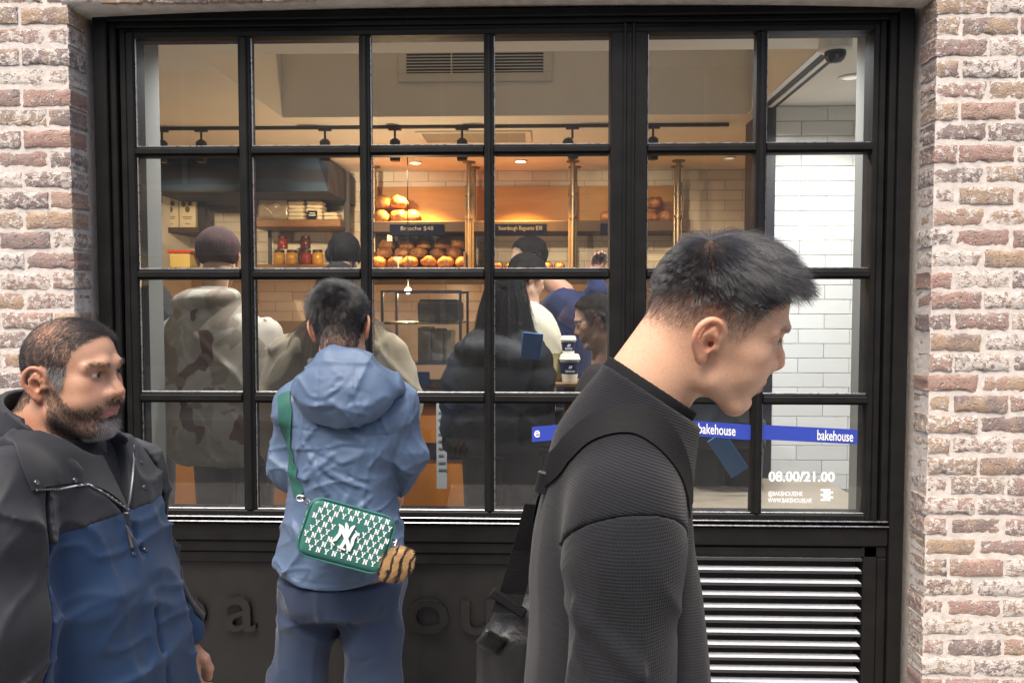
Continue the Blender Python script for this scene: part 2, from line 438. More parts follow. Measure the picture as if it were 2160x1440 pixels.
BH, BP = 0.058, 0.0737
def brick_mesh(L, H, D, seed, side=0):
    """one worn brick: front face at y=0 looking to -y, running back to y=D"""
    r = np.random.default_rng(seed); nx, nz = max(6, int(L/0.016)), 5
    v = []; f = []
    def P(u, w, y):
        return [u*L-L/2, y, w*H-H/2]
    ids = {}
    for i in range(nx+1):
        for k in range(nz+1):
            u, w = i/nx, k/nz; e = min(u*L, (1-u)*L, w*H, (1-w)*H)
            q = P(u, w, 0); q[1] = 0.0034*max(0, 1-e/0.006)**1.5 + r.normal(0, 0.0012)
            if e < 1e-6: q[0] += r.normal(0, .0016); q[2] += r.normal(0, .0016); q[1] += abs(r.normal(0, .0015))
            if r.random() < .05: q[1] += .005*r.random()
            ids[i, k] = len(v); v.append(q)
    for i in range(nx):
        for k in range(nz): f.append((ids[i, k], ids[i+1, k], ids[i+1, k+1], ids[i, k+1]))
    ring = [(i, 0) for i in range(nx)]+[(nx, k) for k in range(nz)]+[(i, nz) for i in range(nx, 0, -1)]+[(0, k) for k in range(nz, 0, -1)]
    prev = [ids[q] for q in ring]
    for s in range(1, 4 if side else 2):
        cur = []
        for q in ring:
            a = v[ids[q]]; cur.append(len(v)); v.append([a[0]+r.normal(0, .0015 if side else 0), D*s/(3 if side else 1), a[2]+r.normal(0, .001 if side else 0)])
        for j in range(len(ring)): f.append((prev[j], cur[j], cur[(j+1) % len(ring)], prev[(j+1) % len(ring)]))
        prev = cur
    me = bpy.data.meshes.new('brick'); me.from_pydata(v, [], f); me.materials.append(m_brick); me.polygons.foreach_set('use_smooth', np.ones(len(f), bool)); me.set_sharp_from_angle(angle=R_(60)); me.update()
    return me
LS, LH, LQ = 0.186, 0.078, 0.145
stre = [brick_mesh(LS, BH, .03, 10+i) for i in range(9)]; half = [brick_mesh(LH, BH, .112, 40+i, 1) for i in range(5)]; corner = [brick_mesh(LQ+.03, BH, .112, 60+i, 1) for i in range(5)]
wall = thing('brick_wall', 'weathered whitewashed brick wall framing the black shop window', 'wall', (0, WY, 0))
XR, XL = 1.398, -1.70        # brick corners of the opening
ZT = 2.735                   # underside of the lintel
b = MB(); b.box((XR+.004, WY+.0045, 0), (5.5, 3.4, 4.4)); b.box((-5.5, WY+.0045, 0), (XL-.004, 3.4, 4.4)); b.box((XL-.004, WY+.0045, ZT+.03), (XR+.004, 3.4, 4.4)); b.done('mortar', m_mortar, wall)
# plastered lintel edge: rough, uneven
v = []; f = []; n = 90
for i in range(n+1):
    x = XL-.02+(XR-XL+.04)*i/n; q = .010*math.sin(x*7)+rng.normal(0, .0022)
    sag = .028*(abs((x-(XL+XR)/2)/((XR-XL)/2))**2.2)
    for (y, z) in ((WY-.003+q*.3, ZT+.055+q), (WY-.006+q*.3, ZT+.022+.018-sag+q), (WY+.004, ZT+.012+.016-sag+q*.4), (WY+.05, ZT+.004+.016-sag), (3.06, ZT+.002+.016-sag), (3.06, ZT+.07)): v.append((x, y, z))
for i in range(n):
    for k in range(5): f.append((i*6+k, (i+1)*6+k, (i+1)*6+k+1, i*6+k+1))
mk('lintel', v, f, M('lintel', (.60, .56, .51), .95, var=.18, scale=18, bump=.9, bscale=90, bdist=.006), wall, smooth=True)
Z0 = Z(43, WY)-BP*40
bn = 0
far = []
def put(me, x, z, s=1.0, stuff=False):
    global bn
    o = bpy.data.objects.new('brick', me)
    if stuff: far.append((me, x, z)); return
    COL.objects.link(o); o.parent = wall; o.location = (x, random.uniform(-.004, .003), z+random.uniform(-.0025, .0025)); o.rotation_euler = (0, random.uniform(-.018, .018), random.uniform(-.012, .012)); bn += 1
for r in range(0, 60):
    z = Z0+BP*r+BP/2
    if z < .02: continue
    vis = .30 < z < 2.88
    # right pier, from the corner outwards
    for sgn, xc, lim in ((1, XR, 1.92), (-1, XL, 2.02)):
        x = xc
        x += sgn*random.uniform(-.003, .004)
        first = half if r % 2 else corner; L = LH if r % 2 else LQ+.03
        g = .0125
        if z < ZT+.02:
            put(random.choice(first), x+sgn*L/2, z); x += sgn*(L+g)
        else: x -= sgn*.9
        while abs(x) < 4.6:
            Ls = LS
            st = not (vis and abs(x) < lim) or (z > ZT+.02 and z > 2.9)
            put(random.choice(stre), x+sgn*Ls/2, z, 1, st); x += sgn*(Ls+g)
    if z > ZT+.06:
        x = XL+.9-(r % 2)*.09
        while x < XR-.95:
            put(random.choice(stre), x+LS/2, z, 1, z > 2.9); x += LS+.0125
# everything outside the frame: one joined piece of real bricks
vv = []; ff = []; off = 0
cache = {}
for me, x, z in far:
    if me.name not in cache:
        a = np.zeros(len(me.vertices)*3); me.vertices.foreach_get('co', a); cache[me.name] = (a.reshape(-1, 3), [tuple(p.vertices) for p in me.polygons])
    a, fc = cache[me.name]; vv.append(a+[x, WY, z]); ff += [tuple(i+off for i in q) for q in fc]; off += len(a)
tag(mk('bricks', np.concatenate(vv), ff, m_brick, wall), kind='stuff')

# ------------------------------------------------------------------ shop window
m_blk = NT('black_paint'); q = m_blk.pos(); nn = m_blk.noise(q, 12, 4)
m_blk.col(m_blk.ramp(nn, [(.3, (.0075, .0073, .0072)), (.7, (.012, .0118, .0115))])); m_blk.put(m_blk.b.inputs['Roughness'], m_blk.math('MULTIPLY_ADD', nn, .2, .42)); m_blk.b.inputs['Specular IOR Level'].default_value = .16; m_blk.bump(m_blk.noise(q, 180, 3), .12, .001); m_blk = m_blk.m
m_alu = M('aluminium', (.62, .63, .65), .28, 1.0, var=.1, scale=40)
win = thing('shop_window', 'large black framed bakery window with a grid of panes set in the brick wall', 'window', (0, FY, .0))
COLS = [(-1.528, -1.130), (-1.083, -.670), (-.629, -.200), (-.163, .270), (.411, .811), (.850, 1.237)]
ROWS = [(2.252, 2.658), (1.788, 2.214), (1.316, 1.748), (.862, 1.276)]
xl, xr, zt, zb = -1.672, 1.372, ZT+.01, .775
b = MB()
for (x0, x1) in ((xl, xl+.052), (xr-.052, xr)): b.box((x0, FY-.012, 0), (x1, 3.12, zt), c=.004)
b.box((xl+.052, FY-.012, zt-.03), (xr-.052, 3.12, zt), c=.004); b.done('outer_frame', m_blk, win)
b = MB()   # sash: stepped mouldings round the glass
for (d, y) in ((0, FY+.006), (.034, FY+.018), (.062, FY+.010)):
    a0 = xl+.052+d; a1 = xr-.052-d; w = .030
    last = d > .06
    x0e = COLS[0][0] if last else a0+w-.004; x1e = COLS[-1][1] if last else a1-w+.004
    b.box((a0, y, zb), (x0e, 3.10, zt-.03-d*.55), c=.004); b.box((x1e, y, zb), (a1, 3.10, zt-.03-d*.55), c=.004)
    zq = zt-.03-d*.55
    b.box((x0e, y, ROWS[0][1] if last else zq-.020), (x1e, 3.10, zq), c=.004)
b.done('sash_frame', m_blk, win)
b = MB(); b.box((.272, FY+.004, zb), (.409, 3.10, ROWS[0][1]+.002), c=.004); b.box((.318, FY-.006, zb), (.330, FY+.02, 2.69), c=.003); b.box((.350, FY-.004, zb), (.362, FY+.02, 2.69), c=.003); b.done('post', m_blk, win)
for i in range(5):
    if i == 3: continue
    b = MB(); x0, x1 = COLS[i][1], COLS[i+1][0]; b.box((x0, FY+.012, .862), (x1, 3.065, 2.657), c=.004); b.box((x0+.010, FY+.002, .862), (x1-.010, FY+.02, 2.657), c=.005); b.done('mullion', m_blk, win)
for j in range(3):
    z0, z1 = ROWS[j+1][1], ROWS[j][0]
    for (x0, x1) in COLS:
        b = MB(); b.box((x0+.001, FY+.014, z0), (x1-.001, 3.063, z1), c=.003); b.box((x0+.001, FY+.004, z0+.009), (x1-.001, FY+.02, z1-.009), c=.002); b.done('glazing_bar', m_blk, win)
b = MB(); b.box((COLS[0][0], FY+.008, .80), (COLS[-1][1], 3.10, .8615), c=.004); b.done('bottom_rail', m_blk, win)
b = MB()
for (z, y) in ((.838, FY-.006), (.822, FY-.016)): b.box((xl+.054, y, z-.0035), (xr-.054, FY+.02, z+.0035), c=.0025)
b.done('drip_sill', M('sill_metal', (.20, .20, .21), .25, 1.0, var=.3, scale=60), win)  # grey metal ledges, paler than the black frame
b = MB(); b.box((xl+.054, FY-.004, .745), (xr-.054, 3.08, .816), c=.004); b.box((xl+.054, FY+.004, .70), (xr-.054, 3.08, .745), c=.004); b.done('sill_board', m_blk, win)
m_gl = NT('window_glass'); n = m_gl.n; l = m_gl.l
tr = m_gl.node('ShaderNodeBsdfTransparent'); tr.inputs[0].default_value = (.93, .95, .94, 1); gl = m_gl.node('ShaderNodeBsdfGlossy'); gl.inputs['Roughness'].default_value = 0.0; gl.inputs[0].default_value = (1, 1, 1, 1)
fr = m_gl.node('ShaderNodeFresnel'); fr.inputs[0].default_value = 1.45; mx = m_gl.node('ShaderNodeMixShader')
l.new(m_gl.math('MULTIPLY', fr.outputs[0], 2.2), mx.inputs[0]); l.new(tr.outputs[0], mx.inputs[1]); l.new(gl.outputs[0], mx.inputs[2]); df = m_gl.node('ShaderNodeBsdfDiffuse'); df.inputs[0].default_value = (.75, .75, .73, 1); m2 = m_gl.node('ShaderNodeMixShader')
pg = m_gl.pos(); l.new(m_gl.math('MULTIPLY_ADD', m_gl.noise(m_gl.mapping(pg, (1, 1, .35)), 5, 5, .65, .6), .036, -.004), m2.inputs[0]); l.new(mx.outputs[0], m2.inputs[1]); l.new(df.outputs[0], m2.inputs[2])
l.new(m2.outputs[0], n['Material Output'].inputs[0]); m_gl = m_gl.m
panes = {}
for i, (x0, x1) in enumerate(COLS):
    for j, (z0, z1) in enumerate(ROWS):
        panes[i, j] = mk('pane', [(x0-.006, 3.034, z0-.006), (x1+.006, 3.034, z0-.006), (x1+.006, 3.034, z1+.006), (x0-.006, 3.034, z1+.006)], [(0, 1, 2, 3)], m_gl, win)
        b = MB(); b.box((x0, 3.022, z0), (x1, 3.031, z0+.0036), c=.0008); b.box((x0, 3.022, z0+.0036), (x0+.0032, 3.031, z1), c=.001); b.done('glazing_bead', m_alu, win)
# blue ribbon sticker and white lettering on the glass
m_blue = M('blue_vinyl', (.028, .055, .36), .45); m_wh = M('white_vinyl', (.80, .81, .82), .5)
def ribbon(ci, px0, py0, px1, py1, h, words, pane):
    d = 3.031; a0 = at(px0, py0-h/2, d); a1 = at(px1, py1-h/2, d); c0 = at(px0, py0+h/2, d); c1 = at(px1, py1+h/2, d)
    s = mk('ribbon_sticker', [c0, c1, a1, a0, *(q+[0, .0012, 0] for q in (c0, c1, a1, a0))], [(0,1,2,3), (7,6,5,4), (0,4,5,1), (1,5,6,2), (2,6,7,3), (3,7,4,0)], m_blue, win)
    for (wx, wy, wpx, tx) in words:
        u = (a1-a0)/np.linalg.norm(a1-a0); o = at(wx, wy, d-.002); w = abs(X(wx+wpx, d)-X(wx, d))
        lettering('bakehouse_lettering', tx, m_wh, s, o, .055, ux=u, uy=(0, 0, 1), depth=.0003, bold=.012, width=w)
ribbon(4, 1380, 897, 1588, 912, 32, [(1472, 913, 80, 'bakehouse')], 4)
ribbon(5, 1607, 911, 1808, 921, 31, [(1723, 927, 77, 'bakehouse')], 5)
ribbon(3, 1122, 916, 1282, 902, 32, [(1126, 922, 13, 'e')], 3)
d = 3.031
def gl_text(tx, px, py, wpx, size, bold): lettering('window_lettering', tx, m_wh, win, at(px, py, d), size, depth=.0003, bold=bold, width=wpx*d/F)
gl_text('08.00/21.00', 1621, 1014, 138, .052, .03); gl_text('@BAKEHOUSEHK', 1620, 1045, 73, .024, .02); gl_text('WWW.BAKEHOUSE.HK', 1620, 1059, 93, .024, .02)
b = MB()   # brick stack emblem
for r, row in enumerate(((0, 12, 22), (6, 18, 28), (0, 12, 22), (6, 18, 28), (0, 12, 22))):
    for a, c in zip(row[:-1], row[1:]):
        q0 = at(1731+a*1.0, 1035+r*5.2, d); q1 = at(1731+c*1.0-1.4, 1035+r*5.2-4.2, d); b.box((q0[0], d-.0005, q0[2]), (q1[0], d+.0005, q1[2]))
b.done('brick_emblem', m_wh, win)

# ------------------------------------------------------------------ panel and louvre under the window
pan = thing('fascia_panel', 'matt black lower panel embossed with the shop name below the window', 'panel', (-.6, FY, 0))
LX0 = .36
b = MB(); b.box((xl+.054, FY+.03, .0), (LX0, 3.10, .70)); b.done('sheet', M('satin_black', (.0085, .008, .0075), .48, var=.25, scale=14, bump=.15, bscale=300), pan)
b = MB(); b.box((xl+.054, FY+.010, .0), (-1.58, FY+.032, .698), c=.004); b.box((-1.578, FY+.010, .655), (LX0-.06, FY+.032, .698), c=.004); b.box((LX0-.058, FY+.006, .0), (LX0+.02, FY+.04, .698), c=.004); b.box((-1.578, FY+.010, 0), (LX0-.06, FY+.032, .12), c=.004); b.done('border', m_blk, pan)
m_let = M('embossed_black', (.0095, .009, .0085), .34, var=.2, scale=40)
for ch, px, w in (('b', 347, 97), ('a', 474, 72), ('k', 575, 82), ('e', 668, 84), ('h', 765, 78), ('o', 855, 95), ('u', 964, 82), ('s', 1062, 66), ('e', 1144, 88)):
    o = at(px, 1357, 3.03); cu_w = w*3.03/F
    lettering('letter', ch, m_let, pan, (o[0], FY+.022, .385), .285, depth=.011, bold=.006, width=cu_w)
lou = thing('louvre_vent', 'black ventilation louvre with bright sloping slats at the right below the window', 'louvre', (.8, FY, 0))
lx0, lx1 = LX0+.05, X(1822, FY, 1200); ltop = Z(1150, FY)
b = MB(); b.box((lx0-.03, FY+.004, .03), (lx0+.02, 3.09, ltop), c=.003); b.box((lx1, FY+.004, .03), (lx1+.05, 3.09, ltop+.018), c=.003); b.box((lx0-.03, FY+.004, ltop-.002), (lx1-.001, 3.09, ltop+.03), c=.003); b.box((lx0+.02, FY+.004, 0), (lx1, 3.09, .05), c=.003); b.done('louvre_frame', m_blk, lou)
b = MB(); b.box((lx1+.052, FY+.006, 0), (xr-.054, 3.08, .698), c=.003); b.done('side_panel', m_blk, lou)
b = MB(); b.box((lx0, 3.09, 0), (lx1, 3.10, ltop)); b.done('duct_back', M('duct_black', (.006, .006, .006), .9), lou)
m_slat_lit = M('slat_top_lit', (.74, .75, .78), .34, .25, var=.08, scale=50)  # slat tops coloured pale to carry the sky light
m_lip_shade = M('slat_lip_shaded', (.035, .035, .038), .5)  # lip of the same slats, coloured dark to carry the shade
sl = []
zs0 = Z(1172, FY)
for i in range(24):
    z = zs0-i*.0483
    if z < .06: break
    if i == 0:
        b = MB(); w0, w1 = lx0+.02, lx1-.004
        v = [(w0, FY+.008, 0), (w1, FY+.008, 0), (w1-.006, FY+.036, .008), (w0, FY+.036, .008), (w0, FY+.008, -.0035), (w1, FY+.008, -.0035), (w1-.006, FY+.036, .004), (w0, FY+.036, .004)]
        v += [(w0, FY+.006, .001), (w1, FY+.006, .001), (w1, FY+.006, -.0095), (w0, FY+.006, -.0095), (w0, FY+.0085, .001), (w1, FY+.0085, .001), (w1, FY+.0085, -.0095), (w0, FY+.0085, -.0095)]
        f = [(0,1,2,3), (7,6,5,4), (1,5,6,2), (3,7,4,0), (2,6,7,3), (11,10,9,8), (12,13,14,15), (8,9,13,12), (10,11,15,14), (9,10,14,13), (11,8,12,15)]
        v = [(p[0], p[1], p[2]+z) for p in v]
        o = mk('slat', v, f, None, lou, mats=[m_slat_lit, m_lip_shade], midx=[0,0,0,0,0,1,1,1,1,1,1], loc=(0, FY, z)); sl.append(o)
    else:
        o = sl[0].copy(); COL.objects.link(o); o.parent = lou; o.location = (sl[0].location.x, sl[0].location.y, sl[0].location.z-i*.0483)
# ------------------------------------------------------------------ shop interior shell
m_ceil = M('ceiling_paint', (.78, .76, .71), .9, var=.03, scale=3)
m_wallp = M('wall_paint', (.72, .70, .65), .9, var=.06, scale=5)
m_floor = M('shop_floor', (.34, .325, .30), .5, var=.2, scale=8)
IX0, IX1, BYK = -3.2, 3.0, 7.3
b = MB(); b.box((IX0, 3.10, 0), (IX1, BYK+.3, FL)); tag(b.done('shop_floor', m_floor), kind='structure')
cx0, cx1, cy0, cy1 = -1.66, X(1738, 3.9, 122), 3.9, 5.2
b = MB(); b.box((IX0, 3.10, CZ), (IX1, cy0, CZ+.1)); b.box((IX0, cy0, CZ), (cx0, cy1, CZ+.1)); b.box((cx1, cy0, CZ), (IX1, cy1, CZ+.1)); b.box((IX0, cy1, CZ), (IX1, BYK, CZ+.1))
b.box((cx0-.02, cy0-.02, CZ+.1), (cx0, cy1+.02, 3.6)); b.box((cx1, cy0-.02, CZ+.1), (cx1+.02, cy1+.02, 3.6)); b.box((cx0, cy0-.02, CZ+.1), (cx1, cy0, 3.6)); b.box((cx0, cy1, CZ+.1), (cx1, cy1+.02, 3.6)); b.box((cx0-.02, cy0-.02, 3.6), (cx1+.02, cy1+.02, 3.65))
tag(b.done('shop_ceiling', m_ceil), kind='structure')
b = MB(); b.box((IX0-.1, 3.4, FL), (IX0, BYK+.1, 3.2)); b.box((IX1, 3.4, FL), (IX1+.1, BYK+.1, 3.2)); tag(b.done('shop_side_walls', m_wallp), kind='structure')
b = MB(); b.box((-1.72, 3.11, FL), (X(322, 3.2), 3.30, CZ)); b.box((X(1817, 3.2), 3.11, FL), (1.45, 3.30, CZ)); b.box((-3.2, 3.30, FL), (-1.72, 3.42, CZ)); b.box((1.45, 3.30, FL), (3.0, 3.42, CZ)); tag(b.done('shop_front_piers', M('pier_paint', (.20, .195, .175), .9, var=.06, scale=5)), kind='structure')
# back wall of the shop: long glazed tiles, each its own piece
m_grout = M('grout', (.30, .27, .22), .95)
t = NT('wall_tile'); oi = t.node('ShaderNodeObjectInfo').outputs['Random']
t.col(t.ramp(oi, [(0, (.60, .575, .53)), (1, (.68, .655, .61))])); t.set(Roughness=.22); t.bump(t.noise(t.pos(), 9, 2), .15, .004); m_tile = t.m
bw = thing('tiled_wall', 'cream tiled back wall of the bakery behind the bread shelves', 'wall', (0, BYK, 0))
b = MB(); b.box((IX0, BYK, FL), (IX1, BYK+.15, 3.2)); b.done('backing', m_grout, bw)
TW, TH = .316, .091
def tile_mesh(w, h): 
    b = MB(); b.box((0, -.006, 0), (w-.004, .004, h-.004), c=.0015); o = b.done('tile', m_tile); me = o.data; bpy.data.objects.remove(o); return me
def tiles(parent, x0, x1, z0, z1, y, lim=300):
    full = tile_mesh(TW, TH); cut = {}; n = 0
    r = 0; z = z1-TH
    while z > z0-1e-6:
        x = x0-(TW/2 if r % 2 else 0)
        while x < x1-.01:
            a, c = max(x, x0), min(x+TW, x1); w = round(c-a, 3)
            if w > .02:
                me = full if abs(w-TW) < .002 else cut.setdefault(w, tile_mesh(w, TH) if w not in cut else None) or cut[w]
                o = bpy.data.objects.new('tile', me); COL.objects.link(o); o.parent = parent; o.location = (a-parent.location.x, y-parent.location.y, z); n += 1
                if n >= lim: return
            x += TW
        z -= TH; r += 1
tiles(bw, X(335, BYK), X(1600, BYK), 1.42, CZ, BYK)
PY = 5.0
pw = thing('tiled_pillar', 'white tiled wall at the right end of the shop lit by daylight', 'wall', (1.6, PY, 0))
px0 = X(1633, PY, 500)
t = NT('white_tile'); oi = t.node('ShaderNodeObjectInfo').outputs['Random']; t.col(t.ramp(oi, [(0, (.76, .765, .755)), (1, (.84, .845, .835))])); t.set(Roughness=.2); t.bump(t.noise(t.pos(), 9, 2), .12, .003)
b = MB(); b.box((px0, PY+.006, FL), (2.6, PY+.5, CZ)); b.done('backing', M('pale_grout', (.60, .59, .57), .95), pw)
m_tile_k = m_tile; m_tile = t.m; tiles(pw, px0, px0+.82, .45, CZ, PY+.002); m_tile = m_tile_k
b = MB(); b.box((px0-.055, PY-.01, FL), (px0-.002, PY+.5, CZ-.001)); tag(b.done('door_jamb', M('dark_jamb', (.02, .02, .028), .4)), 'narrow dark upright trim at the left edge of the white tiled wall', 'trim')
# ceiling fittings -------------------------------------------------------
m_whp = M('white_enamel', (.68, .67, .64), .4); m_slot = M('slot_black', (.02, .02, .02), .7); m_bk = M('black_metal', (.014, .014, .016), .45)
gr = thing('air_grille', 'white slatted air conditioning grille on the bulkhead above the shop', 'air vent', (0, cy1, 3.1))
g0, g1, gz0, gz1 = X(858, cy1, 140), X(1146, cy1, 140), Z(155, cy1), Z(92, cy1)
fx = .055
b = MB(); b.box((g0-fx, cy1-.02, gz0-fx), (g1+fx, cy1-.001, gz0), c=.003); b.box((g0-fx, cy1-.02, gz1), (g1+fx, cy1-.001, gz1+fx), c=.003); b.box((g0-fx, cy1-.02, gz0), (g0, cy1-.001, gz1), c=.003); b.box((g1, cy1-.02, gz0), (g1+fx, cy1-.001, gz1), c=.003); b.box((g0+.33*(g1-g0)-.004, cy1-.016, gz0), (g0+.33*(g1-g0)+.004, cy1-.006, gz1)); b.done('grille_frame', m_whp, gr)
b = MB(); b.box((g0, cy1-.004, gz0), (g1, cy1-.001, gz1)); b.done('grille_back', m_slot, gr)
for k in range(11):
    z = gz0+.010+k*.0195
    if z > gz1-.004: break
    b = MB(); b.box((g0, cy1-.014, z), (g1, cy1-.005, z+.006)); b.done('slat', m_whp, gr)
sd = thing('linear_diffuser', 'long dark slot diffuser running back along the right ceiling edge', 'air vent', (cx1, 4.5, CZ))
b = MB(); b.box((cx1+.002, cy0+.02, CZ-.006), (cx1+.05, cy1-.02, CZ-.001)); b.box((cx1+.075, cy0+.02, CZ-.006), (cx1+.105, cy1-.02, CZ-.001)); b.done('slot', m_slot, sd)
b = MB(); b.box((cx1+.05, cy0+.02, CZ-.010), (cx1+.075, cy1-.02, CZ-.001)); b.box((cx1-.03, cy0+.0, CZ-.012), (cx1+.002, cy1-.0, CZ-.001)); b.done('rail', m_whp, sd)
s2 = thing('ceiling_diffuser', 'pale flat slot diffuser in the ceiling behind the light track', 'air vent', (0, 5.8, CZ))
q0, q1 = X(885, 5.8), X(1120, 5.8)
b = MB(); b.box((q0, 5.62, CZ-.012), (q1, 5.66, CZ-.001)); b.box((q0, 5.98, CZ-.012), (q1, 6.02, CZ-.001)); b.box((q0, 5.66, CZ-.012), (q0+.04, 5.98, CZ-.001)); b.box((q1-.04, 5.66, CZ-.012), (q1, 5.98, CZ-.001)); b.done('diffuser_frame', m_whp, s2)
b = MB(); b.box((q0+.04, 5.66, CZ-.006), (q1-.04, 5.98, CZ-.001)); b.done('diffuser_mesh', M('mesh_grey', (.35, .32, .27), .8), s2)
m_lamp = NT('lamp_glow'); m_lamp.set(Emission_Color=(1, .78, .45, 1), Emission_Strength=9.0); m_lamp = m_lamp.m
m_lens_glow = NT('added_lens_glow'); m_lens_glow.set(Emission_Color=(1, .9, .75, 1), Emission_Strength=.25); m_lens_glow = m_lens_glow.m  # faint glow added to lenses of downlights that look unlit
def lamp(name, kind, loc, e, color, target=None, size=90, blend=.6, r=.03):
    d = bpy.data.lights.new(name, kind); d.energy = e*1.3; d.color = color; d.shadow_soft_size = r
    o = bpy.data.objects.new(name, d); COL.objects.link(o); o.location = loc
    if kind == 'SPOT':
        d.spot_size = R_(size); d.spot_blend = blend
        dv = Vector(target)-Vector(loc) if target is not None else Vector((0, 0, -1)); o.rotation_euler = dv.to_track_quat('-Z', 'Y').to_euler()
    return o
WARM = (1.0, .47, .11); MID = (1.0, .71, .40); FILL = (.96, .98, 1.0)
def downlight(px, py, lit, label, r=.05, e=0, col=WARM):
    dd = (CZ-1.65)*F/(644-py+.0); x = at(px, py, dd)[0]
    o = thing('downlight', label, 'ceiling light', (x, dd, CZ), 'recessed ceiling downlights')
    b = MB(); b.lathe((x, dd, CZ), [(r*1.35, -.001), (r*1.35, -.008), (r, -.012), (r, -.002)], 24); b.done('trim_ring', m_whp, o, True)
    b = MB(); b.lathe((x, dd, CZ), [(r*.97, -.004), (r*.55, -.010), (r*.3, -.007), (.001, -.006)], 20); b.done('lens', m_lamp if lit else m_lens_glow, o, True)
    if e: lamp('downlight_lamp_or_fill', 'SPOT', (x, dd, CZ-.03), e, col, (x, dd+.18, 0), 100 if col is WARM else 150, .8)  # lamps at the pale, unlit-looking downlights are added fill
    return x, dd
downlight(863, 77, 0, 'left of the pair of pale recessed downlights above the air grille', e=36, col=FILL); downlight(972, 76, 0, 'right of the pair of pale recessed downlights above the air grille'); downlight(1372, 73, 0, 'pale recessed downlight just right of the wide window post', e=36, col=FILL)
downlight(1640, 79, 0, 'pale recessed downlight to the left of the dome camera', e=36, col=FILL); downlight(1795, 176, 0, 'small pale recessed downlight under the dome camera at far right', e=36, col=(1, .97, .92)); downlight(488, 86, 0, 'pale recessed downlight in the top left window pane', e=36, col=FILL)
downlight(876, 344, 1, 'glowing warm downlight over the brioche shelf', .045, 260); downlight(1098, 342, 1, 'glowing warm downlight over the empty baguette shelf', .045, 260); downlight(1538, 338, 0, 'dim downlight above the tiled wall right of the shelves', .045, 10)
# track and spot heads
ty = 5.45; tz = CZ-.012
tk = thing('light_track', 'thin black lighting track running across the shop ceiling', 'light track', (0, ty, CZ))
b = MB(); b.box((X(325, ty), ty-.012, CZ-.022), (X(1532, ty), ty+.012, CZ-.001), c=.003); b.done('rail', m_bk, tk)
for k, (px, dx, lab, e, tgt) in enumerate(((350, 0, 'black track spotlight at the left end of the track above the dark awning', 45, (-2.9, 7.3, 1.9)), (432, 0, 'black track spotlight second from the left end of the track', 0, None), (690, 0, 'black track spotlight above the folded cloth shelf', 65, (-1.62, 7.2, 2.45)), (836, 0, 'black track spotlight left of the ceiling diffuser', 40, (-.6, 7.2, 2.0)), (976, 0, 'black track spotlight in front of the ceiling diffuser', 40, (.1, 6.6, 1.2)), (1206, -.028, 'tilted black track spotlight left of the wide window post', 40, (.7, 7.2, 2.1)), (1374, 0, 'black track spotlight just right of the wide window post', 40, (1.3, 7.0, 1.8)))):
    x = X(px, ty)
    o = thing('track_spotlight', lab, 'spotlight', (x, ty, tz), 'black spotlights on the ceiling track')
    b = MB(); b.box((x-.045, ty-.014, CZ-.034), (x+.045, ty+.014, CZ-.0225), c=.003); b.tube([(x, ty, CZ-.034), (x, ty, CZ-.095)], .008, 8); b.done('stem', m_bk, o)
    rot = Matrix.Rotation(R_(-20 if dx else 0), 3, 'Y')
    b = MB(); b.lathe((x+dx*.5, ty, CZ-.165), [(.033, -.075), (.036, -.06), (.036, .06), (.020, .075)], 18, rot=rot); b.done('lamp_head', m_bk, o, True)
    if e: lamp('track_fill_lamp', 'SPOT', (x+dx, ty+.02, CZ-.25), e, MID, tgt, 62, .9, .04)  # added fill light; the heads themselves do not look clearly lit
# dome camera
x, y = X(1762, 3.75, 110), 3.75; dz = CZ
dc = thing('dome_camera', 'white security dome camera hanging from the ceiling at the top right', 'camera', (x, y, dz))
b = MB(); b.lathe((x, y, dz), [(.072, -.001), (.074, -.02), (.072, -.055), (.060, -.062)], 32); b.done('housing', m_whp, dc, True)
v = []; 
b = MB(); b.lathe((x, y, dz), [(.048, -.060), (.0475, -.078), (.040, -.096), (.026, -.109), (.004, -.115)], 28); b.done('dome', M('smoked_dome', (.012, .012, .014), .08), dc, True)
